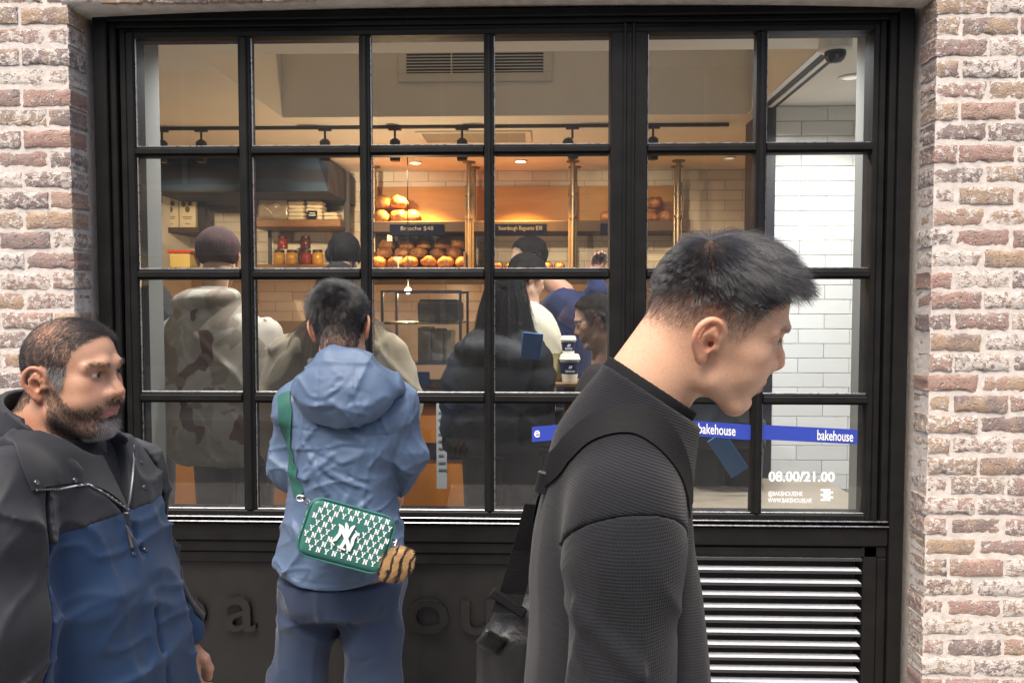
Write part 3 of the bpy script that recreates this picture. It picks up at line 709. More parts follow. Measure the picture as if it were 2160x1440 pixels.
# ------------------------------------------------------------------ people: heads, hands, hair
def bb(P, c, r):
    return None
def head_sdf(c, R, s=1.0, nose=1.0, nosew=1.0, jaw=1.0, cheek=1.0, lips=1.0, chin=1.0, ear=1.0, brow=1.0, fat=0.0, crown=1.0):
    """skull, face and ears in the head frame (x right, y forward, z up, origin between the ear holes)"""
    c = A(*c); R = np.asarray(R, np.float32)
    def f(P):
        q = (P-c) @ R/np.float32(s)
        m = q.copy(); m[:, 0] = np.abs(m[:, 0])            # the face is symmetric
        d = ell(q, (0, .001, .046), (.0745, .0965, .084*crown))
        d = smin(d, ell(q, (0, .022, -.015), (.060+fat*.4, .064, .074)), .03)
        j = cap(m, (.050*jaw+fat*.5, .016, -.058), (.029*jaw, .066, -.088), .018+fat*.3, .016); j = smin(j, cap(m, (.029*jaw, .066, -.088), (0, .0775, -.092), .016, .0145), .02)
        d = smin(d, j, .030)
        d = smin(d, ell(m, (.045, .058, -.002), (.021, .024, .020)), .022)           # cheekbone
        d = smin(d, ell(m, (.036+fat*.3, .062, -.036), (.022+fat, .024+fat*.6, .026)), .024)   # cheek
        d = smin(d, ell(q, (0, .070, -.030), (.038, .033, .040)), .02)
        d = smin(d, ell(q, (0, .0805, -.055), (.030, .0205, .024)), .012)             # mouth mound
        d = smin(d, sph(q, (0, .0795*1.0+.004*(chin-1), -.0905), .0165), .014)        # chin
        b = cap(m, (.047, .076, .036), (.020, .0925, .040), .0085, .0095*brow); b = smin(b, cap(m, (.020, .0925, .040), (0, .0925, .036), .0095*brow, .009), .012)
        d = smin(d, b, .014)
        d = smax(d, -ell(m, (.032, .1015, .0205), (.0195, .0185, .0125)), .010)       # eye sockets
        # eyeball mound with lids
        e = sph(m, (.0315, .0795, .0205), .0132)
        slit = np.maximum(np.abs(m[:, 2]-.0200-.0008*np.cos((m[:, 0]-.0315)*120))-.0023*np.sqrt(np.clip(1-((m[:, 0]-.0315)/.0145)**2, 0, 1)), .0855-m[:, 1])
        e2 = smax(e, -slit, .0012)
        d = smin(d, e2, .0045)
        d = smax(d, -np.maximum(slit, sph(m, (.0315, .0795, .0205), .0155)), .001)
        # nose
        n = cap(q, (0, .0915, .026), (0, .1075*1.0+.004*(nose-1), -.006), .0068*nosew, .0078*nosew)
        n = smin(n, cap(q, (0, .1075, -.006), (0, .1125+.010*(nose-1), -.0165), .0078*nosew, .0102*nosew), .008)
        n = smin(n, sph(m, (.0115*nosew, .1015+.004*(nose-1), -.0215), .0082*nosew), .008)
        n = smin(n, cap(q, (0, .109, -.0245), (0, .100, -.031), .0055, .005), .006)
        d = smin(d, n, .011)
        d = smax(d, -ell(m, (.0070*nosew, .1045, -.0305), (.0036, .0062, .0042)), .003)
        # lips
        u = cap(m, (.0235, .0875, -.0555), (.007, .0985, -.0515), .0032*lips, .0048*lips); u = smin(u, cap(m, (.007, .0985, -.0515), (0, .0990, -.0528), .0048*lips, .0046*lips), .003)
        l = cap(m, (.0225, .0865, -.0575), (.008, .0955, -.0635), .0032*lips, .0058*lips); l = smin(l, cap(m, (.008, .0955, -.0635), (0, .0965, -.0640), .0058*lips, .0062*lips), .004)
        d = smin(d, smin(u, l, .0012), .004)
        k = cap(m, (.0262, .0875, -.0570), (.010, .1020, -.0572), .0014); k = np.minimum(k, cap(m, (.010, .1020, -.0572), (0, .1045, -.0576), .0014))
        d = smax(d, -k, .0025)
        d = smax(d, -ell(q, (0, .1040, -.0755), (.014, .012, .006)), .010)            # dip under the lip
        # ears
        x0 = .0715
        H = [(x0+.002, .004, .006), (x0+.004, .005, .020), (x0+.009, -.004, .0325), (x0+.0135, -.018, .0345), (x0+.018, -.0295, .0235), (x0+.018, -.0320, .006), (x0+.0135, -.0265, -.010), (x0+.008, -.0165, -.0225)]
        if ear != 1.0: H = [(x, y*ear, z*ear) for x, y, z in H]
        H = np.array(H); tt_ = np.linspace(0, len(H)-1, 22); rr_ = np.interp(tt_, np.arange(len(H)), [.0038, .0042, .0046, .0048, .0048, .0046, .0046, .0052]); H = [tuple(float(spl(np.array([q_], np.float32), np.arange(len(H)), H[:, k_])[0]) for k_ in range(3)) for q_ in tt_]
        h = chain(m, H, list(rr_), .0004)

        pl = ell(m, (x0+.0055, -.0145, .0065), (.0095, .0165, .0245), np.array(Matrix.Rotation(R_(-24), 3, 'Z') @ Matrix.Rotation(R_(9), 3, 'X')))
        h = smin(h, pl, .006)
        h = smin(h, ell(m, (x0+.0055, -.0105, -.0255), (.0052, .0080, .0095)), .008)  # lobe
        a = chain(m, [(x0+.0125, -.010, .0235), (x0+.0150, -.0205, .0120), (x0+.0135, -.0215, .0), (x0+.010, -.0150, -.0120)], [.0030, .0034, .0034, .0034], .0006)
        h = smax(h, -ell(m, (x0+.0185, -.0085, -.0005), (.0130, .0095, .0135)), .004) # concha
        h = smax(h, -cap(m, (x0+.0180, -.014, .0255), (x0+.0215, -.0255, .008), .0026, .0026), .003)
        h = smin(h, a, .003)
        h = smin(h, sph(m, (x0+.0035, .0015, -.0035), .0062), .004)                    # tragus
        h = smax(h, -cap(m, (x0+.004, -.0055, -.001), (x0-.012, -.002, -.001), .0042, .003), .003)
        d = smin(d, h, .007)
        return d*np.float32(s)
    f.local = lambda P: (P-c) @ R/np.float32(s)
    f.world = lambda q: (np.asarray(q, np.float32)*np.float32(s)) @ R.T + c
    f.c, f.R, f.s = c, R, s
    return f
def sm(a, b, x):
    t = np.clip((x-a)/(b-a), 0, 1); return t*t*(3-2*t)
def grad(f, P, h=.0015):
    g = np.stack([f(P+A(h, 0, 0))-f(P-A(h, 0, 0)), f(P+A(0, h, 0))-f(P-A(0, h, 0)), f(P+A(0, 0, h))-f(P-A(0, 0, h))], -1)
    return g/np.maximum(_n(g), 1e-9)[:, None]
def hit(f, px, py, y0=.5, y1=6.0):
    """where the view of pixel (px, py) of the photograph first meets surface f"""
    a = np.array([0, 0, CH], np.float32); r = at(px, py, 1.0)-a; r = (r/np.linalg.norm(r)).astype(np.float32); t = y0/r[1]
    for _ in range(200):
        d = float(f((a+r*t)[None])[0])
        if d < 4e-4: break
        t += max(d*.6, 3e-4)
        if t*r[1] > y1: return None
    return a+r*t
def on(f, pts, y0=.5):
    return [hit(f, px, py, y0) for px, py in pts]
m_skins = {}
def skin_mat(name, rough=.5, sss=.12):
    t = NT(name); c = t.node('ShaderNodeVertexColor', layer_name='Col').outputs[0]; p = t.pos()
    n = t.noise(p, 260, 3); n2 = t.noise(p, 60, 3)
    cc = t.mix(t.math('MULTIPLY', n2, .4), c, (.95, .76, .70), 'MULTIPLY'); t.col(t.mix(.11, cc, t.ramp(n, [(.35, (.3, .25, .22)), (.62, (1, 1, 1))]), 'MULTIPLY'))
    t.put(t.b.inputs['Roughness'], t.math('MULTIPLY_ADD', n2, .15, rough-.08)); sc_ = t.node('ShaderNodeSeparateColor'); t.link(c, sc_.inputs[0]); t.put(t.b.inputs['Subsurface Weight'], t.math('MULTIPLY', sc_.outputs[0], sss*2.2)); t.set(Subsurface_Scale=.008); t.b.inputs['Subsurface Radius'].default_value = (1, .35, .2)
    t.b.inputs['Specular IOR Level'].default_value = .4
    t.bump(t.math('ADD', n, t.math('MULTIPLY', t.noise(p, 700, 2), .5)), .36, .0009); return t.m
def hair_mat(name, col, rough=.35, var=.5, spec=.5):
    t = NT(name); hi = t.node('ShaderNodeHairInfo').outputs['Random']
    lo = tuple(c*(1-var) for c in col); up = tuple(c*(1+var) for c in col)
    t.col(t.ramp(hi, [(0, lo), (1, up)])); t.set(Roughness=rough); t.b.inputs['Specular IOR Level'].default_value = spec
    return t.m
def hair(name, mat, parent, roots, nrm, L, flow, f, npt=7, lift=.35, clump=.3, grav=.25, rad=.00011, seed=1, minoff=(.001, .006), curl=0.0, cl_n=260, frizz=.12):
    """strand hair: roots + lengths + flow directions (per root), kept outside the surface f"""
    r = np.random.default_rng(seed); n = len(roots); roots = roots.astype(np.float32)
    fl = flow/np.maximum(_n(flow), 1e-6)[:, None]
    rnd = r.normal(0, 1, (n, 3)).astype(np.float32)*frizz
    d0 = nrm*lift+fl*(1-lift)+rnd*.5; d0 /= _n(d0)[:, None]
    pts = [roots.copy()]; p = roots.copy(); step = (L/(npt-1))[:, None]
    d1 = fl+rnd; d1 /= _n(d1)[:, None]
    for k in range(1, npt):
        u = k/(npt-1); d = d0*(1-u)+d1*u+A(0, 0, -grav)*u
        if curl: d = d+curl*np.stack([np.sin(u*5+rnd[:, 0]*60), np.sin(u*4+rnd[:, 1]*60), np.cos(u*5+rnd[:, 2]*60)], -1)
        d /= _n(d)[:, None]; p = p+d*step
        if f is not None:
            dd = f(p); mo = minoff[0]+(minoff[1]-minoff[0])*u
            bad = dd < mo
            if bad.any():
                g = grad(f, p[bad]); p[bad] += g*(mo-dd[bad])[:, None]
        pts.append(p.copy())
    pts = np.stack(pts, 1)
    if clump > 0 and n > cl_n*3:
        cid = r.choice(n, cl_n, replace=False); best = np.zeros(n, int); bd = np.full(n, 9e9, np.float32)
        for i, ci in enumerate(cid):
            q = ((roots-roots[ci])**2).sum(-1); m = q < bd; bd[m] = q[m]; best[m] = ci
        w = (np.linspace(0, 1, npt)**1.4)[None, :, None]*clump*np.clip(1.4*r.random((n, 1, 1)), 0, 1)
        off = pts[best]-roots[best][:, None]+roots[:, None]*.25+roots[best][:, None]*.75
        pts = pts*(1-w)+off*w
    base = np.array(wloc(parent), np.float32) if parent is not None else 0
    cu = bpy.data.hair_curves.new(name); cu.add_curves([npt]*n)
    cu.attributes['position'].data.foreach_set('vector', (pts-base).astype(np.float32).ravel())
    ra = cu.attributes.new('radius', 'FLOAT', 'POINT'); prof = np.linspace(1, .35, npt)[None]*np.ones((n, 1))*rad
    ra.data.foreach_set('value', prof.astype(np.float32).ravel())
    cu.materials.append(mat); o = bpy.data.objects.new(name, cu); link(o, parent); return o
def scatter(v, fc, w, n, seed=1):
    """n random points on the quads, weighted by per-vertex w and area"""
    r = np.random.default_rng(seed); wf = w[fc].mean(1); k = wf > 1e-4; fc = fc[k]; wf = wf[k]
    a, b_, c, d = [v[fc[:, i]] for i in range(4)]; ar = _n(np.cross(c-a, d-b_))*.5; pr = ar*wf; pr = pr/pr.sum()
    i = r.choice(len(fc), n, p=pr); u, t = r.random((n, 1)), r.random((n, 1))
    p = (a[i]*(1-u)+b_[i]*u)*(1-t)+(d[i]*(1-u)+c[i]*u)*t
    return p.astype(np.float32)
def hand_sdf(wrist, R, s=1.0, curl=.9, side=1, spread=0.0, thumb=.5):
    """palm, four unequal bent fingers and a thumb. Frame: y towards the fingertips, z out of the back of the hand, x across (thumb at side*+x)"""
    w = A(*wrist); R = np.asarray(R, np.float32)
    chains = []
    for i, (x, L, r) in enumerate(((.030, .072, .0088), (.010, .080, .0092), (-.010, .074, .0087), (-.029, .058, .0078))):
        x *= side; a = 0.0; p = np.array([x*.92, .088-.004*abs(i-1), .0]); pts = [np.array([x*.75, .045, .0]), p.copy()]
        for frac, bend in ((.45, .55), (.30, .75), (.25, .5)):
            a += bend*curl*(1+.10*i); p = p+np.array([spread*x, math.cos(a), -math.sin(a)])*L*frac; pts.append(p.copy())
        chains.append((pts, [r*1.15, r*1.08, r, r*.93, r*.80]))
    t0 = np.array([.018*side, .022, -.006]); t1 = np.array([.042*side, .052, -.016]); t2 = np.array([(.050-.014*thumb)*side, .080, -.024-.010*thumb]); t3 = np.array([(.046-.026*thumb)*side, .104, -.028-.016*thumb])
    def f(P):
        q = (P-w) @ R/np.float32(s)
        d = rbox(q, (0, .050, -.001), (.038, .044, .0125), .0118)
        d = smin(d, cap(q, (0, -.04, 0), (0, .02, 0), .024, .026), .02)
        for pts, rs in chains: d = smin(d, chain(q, pts, rs, .004), .0045)
        d = smin(d, chain(q, [t0, t1, t2, t3], [.017, .0135, .0105, .0085], .006), .008)
        return d*np.float32(s)
    return f
def ribbon_on(f, pts, width, name, mat, parent, off=.0015, thick=.0015, seg=8):
    """a band lying on surface f through surface points pts"""
    pts = [np.array(p, np.float32) for p in pts if p is not None]
    P = []
    for i in range(len(pts)-1):
        p0, p1, p2, p3 = pts[max(i-1, 0)], pts[i], pts[i+1], pts[min(i+2, len(pts)-1)]
        for k in range(seg):
            t = k/seg; P.append(.5*((2*p1)+(-p0+p2)*t+(2*p0-5*p1+4*p2-p3)*t*t+(-p0+3*p1-3*p2+p3)*t**3))
    P.append(pts[-1]); P = np.array(P, np.float32)
    for _ in range(3):
        if f is not None: P = P-grad(f, P)*f(P)[:, None]
    N = grad(f, P, .006) if f is not None else None
    T = np.gradient(P, axis=0); T /= _n(T)[:, None]
    if N is None: N = np.tile(A(0, -1, 0), (len(P), 1))
    B = np.cross(T, N); B /= _n(B)[:, None]
    rows = []; w = width/2; K = 6
    for u in np.linspace(-1, 1, K+1):
        q = P+B*(u*w)
        if f is not None:
            dd = f(q); q = q+N*np.clip(off-dd, -.004, .02)[:, None]
        rows.append(q)
    V = np.concatenate(rows+[q+N*thick for q in rows]); n = len(P); Fs = []
    g = lambda r, i: r*n+i
    for i in range(n-1):
        for r in range(K):
            Fs.append((g(r, i), g(r, i+1), g(r+1, i+1), g(r+1, i))); a = K+1
            Fs.append((g(a+r, i), g(a+r+1, i), g(a+r+1, i+1), g(a+r, i+1)))
        Fs.append((g(0, i), g(K+1, i), g(K+1, i+1), g(0, i+1))); Fs.append((g(K, i), g(K, i+1), g(2*K+1, i+1), g(2*K+1, i)))
    return mk(name, V, Fs, mat, parent, True, sharp=50)
def cloth(name, f, axes, mat, parent, sm_it=1, **k):
    v, fc = surface(f, *axes)
    if sm_it: v = relax(v, fc, sm_it, .5)
    return mk(name, v, fc, mat, parent, True, **k), v, fc
def eyeballs(hd, parent, iris=(.035, .018, .010), look=0.0, r=.0124):
    for sx in (-1, 1):
        c = hd.world([[sx*.0315, .0795, .0205]])[0]; fwd = hd.R @ A(math.sin(look), math.cos(look), -.06); fwd /= np.linalg.norm(fwd)
        b = MB(); b.lathe((0, 0, 0), [(r*hd.s*math.sin(a), r*hd.s*math.cos(a)) for a in np.linspace(.02, math.pi-.02, 24)], 24)
        rot = np.array(Vector(fwd).to_track_quat('Z', 'Y').to_matrix()); v = np.array(b.v) @ rot.T; ca = (v @ fwd)/np.maximum(_n(v), 1e-6)
        col = np.where((ca > .985)[:, None], A(.004, .004, .004), np.where((ca > .875)[:, None], A(*iris), A(.42, .38, .35)))
        t = eyeballs.m
        mk('eye', v+c, b.f, t, parent, True, col=col)
t = NT('eye'); t.col(t.node('ShaderNodeVertexColor', layer_name='Col').outputs[0]); t.set(Roughness=.06); eyeballs.m = t.m
t = NT('nail'); t.col((.55, .33, .26)); t.set(Roughness=.3); m_nail = t.m
# ------------------------------------------------------------------ young man walking past in the foreground, facing right
import time as _t
_t0 = _t.time()
DP = 1.20
hc = at(1498.5, 695.7, DP); HR = rotm(R_(-92.9), R_(-17.6), R_(14.7))
hd = head_sdf(hc, HR, 1.0, nose=.80, nosew=1.0, jaw=.98, lips=1.05, ear=1.0, fat=.003, brow=.8, crown=1.10)
pm = thing('person', 'young man in a dark ribbed sweater walking past with his head bowed', 'person', (float(hc[0])-.1, DP+.02, 0))
sk = skin_mat('skin_young', .48)
# trunk outline measured at its own depth
rows = [(770, 1262, 1420), (830, 1222, 1440), (900, 1176, 1450), (960, 1150, 1457), (1036, 1130, 1461), (1128, 1112, 1467), (1200, 1106, 1478), (1300, 1104, 1490), (1440, 1092, 1506), (1600, 1085, 1520), (1900, 1080, 1520)]
TD = 1.24
zs = [Z(r[0], TD) for r in rows]; xa = [X(r[1], TD, r[0]) for r in rows]; xb = [X(r[2], TD, r[0]) for r in rows]
tcx = [(a+c)/2 for a, c in zip(xa, xb)]; trx = [(c-a)/2 for a, c in zip(xa, xb)]
cxs = lambda z: float(spl(np.array([z], np.float32), zs[::-1], tcx[::-1])[0])
nb = A(X(1362, DP+.02, 850), DP+.03, Z(850, DP))            # base of the neck
sh = [A(X(1322, 1.03, 1090), 1.045, 1.365), A(X(1300, 1.42, 1000), 1.425, 1.375)]   # near and far shoulder
el = [A(X(1306, .985, 1500), .985, 1.06), A(cxs(1.1)+.02, 1.47, 1.08)]
wr = [A(X(1330, .97, 1900), .985, .80), A(cxs(.9)+.12, 1.45, .86)]
def trunk_b(P, o=0.0):
    ry = [.07, .11, .145, .165, .178, .182, .182, .18, .178, .175, .17]
    d = loft(P, zs, tcx, [TD]*len(zs), [r-.012+o for r in trx], [r-.012+o for r in ry], pw=2.4, zt=Z(845, TD)+o, zb=.78, round_=.06)
    for s_ in sh: d = smin(d, cap(P, nb+A(-.02, 0, -.045), s_, .058+o, .052+o), .06)
    return d
nk = hd.world([[0, -.022, -.035]])[0]
def neck_b(P): return smin(cap(P, nk, nb+A(-.002, 0, .0), .0545, .061), cap(P, hd.world([[0, -.055, .0]])[0], nb+A(-.030, 0, .0), .036, .042), .05)
hand_n = hand_sdf(wr[0]+A(.0, 0, -.02), np.array([[0, .1, -1], [1, 0, 0], [0, -1, -.1]]).T, curl=.5, side=1)
def body_f(P):
    d = smin(hd(P), neck_b(P), .022)
    d = smin(d, trunk_b(P, -.012), .03)
    for i in (0, 1): d = smin(d, chain(P, [sh[i], el[i], wr[i]], [.045, .04, .028], .03), .04)
    return smin(d, hand_n(P), .02)
hx, hy, hz = hc
axs = (axis((hx-.42, hx-.14, .012), (hx-.14, hx+.135, .0022), (hx+.135, hx+.2, .012)), axis((.90, hy-.115, .010), (hy-.115, hy+.115, .0025), (hy+.115, 1.56, .014)), axis((.55, hz-.19, .012), (hz-.19, hz+.15, .0022)))
v, fc = surface(body_f, *axs); v = relax(v, fc, 1, .35)
def skin_col(q, base, lip, stub=None, ear_red=True):
    c = np.tile(A(*base), (len(q), 1)); m = q.copy(); m[:, 0] = np.abs(m[:, 0])
    def put(w, k):
        nonlocal c; c = c*(1-w[:, None])+A(*k)*w[:, None]
    red = A(base[0]*1.02, base[1]*.72, base[2]*.66)
    put(.5*sm(.03, .0, _n(m-A(.045, .075, -.012))), red); put(.55*sm(.02, .006, _n(q-A(0, .112, -.018))), red)
    if ear_red: put(.6*sm(.070, .078, m[:, 0])*sm(.012, -.004, m[:, 1]), A(base[0]*1.0, base[1]*.68, base[2]*.62))
    lipw = sm(.0295, .0235, m[:, 0])*sm(.0105, .0065, np.abs(m[:, 2]+.0575+.0035*sm(0, .02, m[:, 0])*0))*sm(.084, .089, m[:, 1])
    put(.9*lipw, lip)
    put(.6*sm(.016, .008, np.abs(m[:, 2]-.021)*1.4+np.abs(m[:, 0]-.0315)*.5)*sm(.06, .07, m[:, 1]), A(base[0]*.72, base[1]*.6, base[2]*.58))
    return c, put, m
q = hd.local(v)
def hairline_r(q):
    """0..1 scalp mask of a short back and sides"""
    m = np.abs(q[:, 0]); y, z = q[:, 1], q[:, 2]
    line = spl(np.clip(y, -.099, .1), [-.1, -.085, -.06, -.035, -.02, .0, .02, .034, .046, .058, .075, .1], [-.055, -.052, -.044, -.030, .020, .036, .006, .002, .045, .078, .097, .104])
    return sm(-.004, .006, z-line)*sm(.101, .094, _n(q-A(0, -.008, .035))*0+.09)
hm = hairline_r(q)*(q[:, 2] > -.06)
earm = (np.abs(q[:, 0]) > .0745) & (q[:, 1] < .01) & (q[:, 1] > -.04) & (q[:, 2] < .042)
hm[earm] = 0
base = (.66, .41, .275)
col, putc, m = skin_col(q, base, (.44, .17, .15))
fade = hm*sm(.0, .07, q[:, 2]+.35*np.clip(-q[:, 1]-.03, 0, 1))
putc(np.clip(hm*.50+fade*.5, 0, .97), A(.012, .010, .010))
putc(.30*sm(-.03, -.055, q[:, 2])*sm(.05, .075, q[:, 1])*sm(.04, .02, m[:, 0]), A(.25, .17, .14))
brw = sm(.0065, .0030, np.abs(m[:, 2]-.0405-.10*np.clip(m[:, 0]-.02, -1, .02)+.35*np.clip(m[:, 0]-.040, 0, 1)))*sm(.056, .046, m[:, 0])*sm(.012, .018, m[:, 0])*sm(.055, .065, m[:, 1])
putc(brw*.85, A(.03, .022, .02))
mk('body', v, fc, sk, pm, True, col=col)
eyeballs(hd, pm, look=.2)
# hair
gh = lambda P: hd(P)
hv, hf = v, fc
top = hm*sm(.045, .085, q[:, 2]+.25*np.clip(-q[:, 1]-.02, 0, 1)); side = hm*(1-.0*top)
m_hair_r = hair_mat('black_hair', (.028, .029, .034), .36, .6, 1.0)
def mkflow(p, kind):
    ql = hd.local(p); wh = A(.006, -.045, .128); t = ql-wh; t[:, 2] *= .35
    if kind == 'top':
        t = t/np.maximum(_n(t), 1e-5)[:, None]; t = t+A(0, 1.15, -.12)*sm(-.05, .0, ql[:, 1])[:, None]+A(0, 0, -.85)*sm(.03, .08, ql[:, 1])[:, None]+A(0, -.2, -.6)*sm(-.05, -.08, ql[:, 1])[:, None]+np.stack([np.sign(ql[:, 0])*.12, 0*ql[:, 0], -.5*sm(.04, .07, np.abs(ql[:, 0]))], -1)
    else: t = np.stack([0*ql[:, 0], -.25+0*ql[:, 0], -1+0*ql[:, 0]], -1)
    return (t @ HR.T).astype(np.float32), ql
p = scatter(hv, hf, top, 21000, 3); n_ = grad(gh, p); fl, ql = mkflow(p, 'top')
L = (.016+.036*sm(.07, .118, ql[:, 2])*sm(-.10, -.02, ql[:, 1])+.004*sm(.03, .08, ql[:, 1])*sm(.08, .1, ql[:, 2]))*(.7+.5*np.random.default_rng(1).random(len(p)))
hair('hair', m_hair_r, pm, p, n_, L.astype(np.float32), fl, gh, 8, lift=.46, clump=.62, grav=.12, rad=.00017, seed=4, minoff=(.0008, .014), cl_n=420, frizz=.16)
p = scatter(hv, hf, side*(.10+.9*sm(-.03, .05, q[:, 2]+.25*np.clip(-q[:, 1]-.03, 0, 1))), 15000, 5); n_ = grad(gh, p); fl, ql = mkflow(p, 'side')
L = (.0016+.0115*sm(.0, .075, ql[:, 2]+.45*np.clip(-ql[:, 1]-.02, 0, 1)))*(.7+.6*np.random.default_rng(2).random(len(p)))
hair('side_hair', m_hair_r, pm, p, n_, L.astype(np.float32), fl, gh, 4, lift=.38, clump=.1, grav=.1, rad=.00011, seed=6, minoff=(.0004, .003), cl_n=500, frizz=.2)
p = scatter(hv, hf, brw, 420, 7); n_ = grad(gh, p); ql = hd.local(p); t = np.stack([np.sign(ql[:, 0])*1.0, -.35+0*ql[:, 0], .25+0*ql[:, 0]], -1) @ HR.T
hair('eyebrows', m_hair_r, pm, p, n_, np.full(len(p), .006, np.float32), t.astype(np.float32), gh, 4, lift=.25, clump=0, grav=0, rad=.00012, seed=8, minoff=(.0005, .0012))
p = scatter(hv, hf, sm(.0045, .001, np.abs(m[:, 2]-.0235))*sm(.017, .010, np.abs(m[:, 0]-.0315))*sm(.088, .091, m[:, 1]), 90, 9); n_ = grad(gh, p)
hair('eyelashes', m_hair_r, pm, p, n_, np.full(len(p), .007, np.float32), (np.tile(A(0, 1, -.35), (len(p), 1)) @ HR.T).astype(np.float32), None, 4, lift=.3, clump=0, grav=0, rad=.00014, seed=10)
# sweater: ribbed knit trunk, waffle sleeves, collar band
def knit(name, waffle):
    t = NT(name); pz = t.obj(); sx = t.node('ShaderNodeSeparateXYZ'); t.link(pz, sx.inputs[0]); n = t.noise(t.pos(), 25, 3)
    if waffle:
        a = t.math('SINE', t.math('MULTIPLY', sx.outputs[2], 1480)); c = t.math('SINE', t.math('MULTIPLY', t.math('MULTIPLY_ADD', sx.outputs[1], .6, sx.outputs[0]), 1480))
        h = t.math('ADD', t.math('MULTIPLY', a, .7), t.math('MULTIPLY', c, .45))
    else:
        h = t.math('SINE', t.math('MULTIPLY', t.math('MULTIPLY_ADD', sx.outputs[1], .12, t.math('MULTIPLY_ADD', sx.outputs[0], .33, sx.outputs[2])), 1480))
    f = t.noise(t.pos(), 900, 2)
    t.col(t.mix(t.math('MULTIPLY_ADD', h, .15, .4), t.ramp(n, [(.3, (.0072, .0077, .0096)), (.7, (.0098, .0104, .0125))]), (.0135, .0142, .0168))); t.set(Roughness=.92, Sheen_Weight=.10, Sheen_Roughness=.5); t.b.inputs['Specular IOR Level'].default_value = .15
    t.bump(t.math('ADD', h, t.math('MULTIPLY', f, .9)), .40, .0009); return t.m
m_rib = knit('ribbed_knit', False); m_waf = knit('waffle_knit', True)
m_band = M('collar_knit', (.011, .0113, .013), .9, var=.15, scale=60, bump=.4, bscale=700, spec=.15)
cn = A(X(1369, DP, 836), DP+.015, Z(836, DP)); cax = A(.55, 0, .835)
def arm_f(P, i, o=0.0):
    d = chain(P, [sh[i]+A(0, .012 if i == 0 else -.012, .004), sh[i]+A(.0, 0, -.06), el[i], wr[i]], [.064+o, .069+o, .066+o, .048+o], .04)
    return d
def seam(P, i): return np.minimum(-plane(P, (-.08, .55 if i == 0 else -.55, .83), (sh[i][0], .965 if i == 0 else 1.505, 1.402)), trunk_b(P)-arm_f(P, i)+.010)
def ksmin(a, b, P, i):
    k = .012+.045*sm(sh[i][2]-.14, sh[i][2]-.02, P[:, 2]); h = np.clip(.5+.5*(b-a)/k, 0, 1); return b+(a-b)*h-k*h*(1-h)
def sweater_u(P):
    d = trunk_b(P, .0)
    d = smin(d, cap(P, cn-cax*.10+A(.014, 0, -.01), cn+cax*.002, .102, .0835), .035)
    for i in (0, 1): d = ksmin(d, arm_f(P, i), P, i)
    w = ridge(P, 7, 3, (1, 1, .45))*.0035+ridge(P, 13, 8, (1.2, 1, .5))*.0018
    st = stroke(P, [(cxs(1.2)-.09, 1.06, 1.31), (cxs(1.1)-.075, 1.05, 1.18), (cxs(1.0)-.06, 1.05, 1.02)], .03)*.010
    d = d-w*sm(1.45, 1.30, P[:, 2])-st
    hole = smin(cap(P, cn-cax*.01, cn+cax*.12, .069, .063), neck_b(P)-.003, .01)
    d = smax(d, -hole, .004)
    d = smax(d, plane(P, cax, cn+cax*.006), .006)
    return d
def sweater_f(P):
    d = sweater_u(P)
    for i in (0, 1): d = smax(d, seam(P, i)-.0008, .003)
    return d
sw_o = sweater_u
tg = (axis((hx-.46, hx+.06, .0042)), axis((.98, 1.20, .0042), (1.20, 1.52, .008)), axis((.80, 1.62, .0042)))
o_, sv, sf = cloth('sweater', sweater_f, tg, m_rib, pm, 2)
for i in (0, 1):
    def slv(P, i=i):
        d = smin(ksmin(trunk_b(P), arm_f(P, i), P, i), cap(P, cn-cax*.10+A(.014, 0, -.01), cn+cax*.002, .102, .0835), .035)
        z = P[:, 2]; fq = sm(.0, .05, seam(P, i))
        d = d-fq*(ridge(P, 9, 20+i, (1, 1, .6))*.0035-.001+crease(P, 9, 23+i, 1.0)*.006+crease(P, 10, 25+i, -.9)*.005)
        # folds that run from the armpit and round the elbow
        for a, c_, w, h in (((-.07, .98, 1.27), (.02, .93, 1.20), .020, .011), ((-.065, .98, 1.22), (.03, .92, 1.12), .018, .009), ((.06, .95, 1.16), (-.03, .92, 1.08), .018, .009), ((-.05, .95, 1.10), (.05, .92, 1.04), .018, .008), ((.055, .95, 1.25), (.0, .93, 1.30), .016, .006), ((.06, .95, 1.02), (-.04, .92, .96), .018, .008)):
            if i == 0: d = d-stroke(P, [A(*a)+A(sh[0][0], 0, 0), A(*c_)+A(sh[0][0], 0, 0)], w)*h
        return smax(d, -seam(P, i), .003)
    xs = sh[i][0]
    ax_ = (axis((xs-.13, xs+.2, .0042 if i == 0 else .009)), axis((.84, 1.16, .0042)) if i == 0 else axis((1.36, 1.6, .009)), axis((.86, 1.50, .0042 if i == 0 else .009)))
    cloth('sleeve', slv, ax_, m_waf, pm, 2)
def collar_f(P):
    t_ = (P-cn) @ cax; r_ = np.minimum(cap(P, cn-cax*.05, cn+cax*.16, .0665, .063), 9)
    ring = np.abs(smin(cap(P, cn-cax*.02, cn+cax*.10, .0735, .0690), neck_b(P)-.0035, .01))-.0035
    return smax(smax(ring, t_-.021-.004*vnoise(P, 12, 2), .003), -t_-.012, .003)
cloth('collar', collar_f, (axis((hx-.30, hx+.06, .003)), axis((1.08, 1.36, .003)), axis((1.42, 1.62, .003))), m_band, pm, 1)
print('R man', round(_t.time()-_t0, 1))
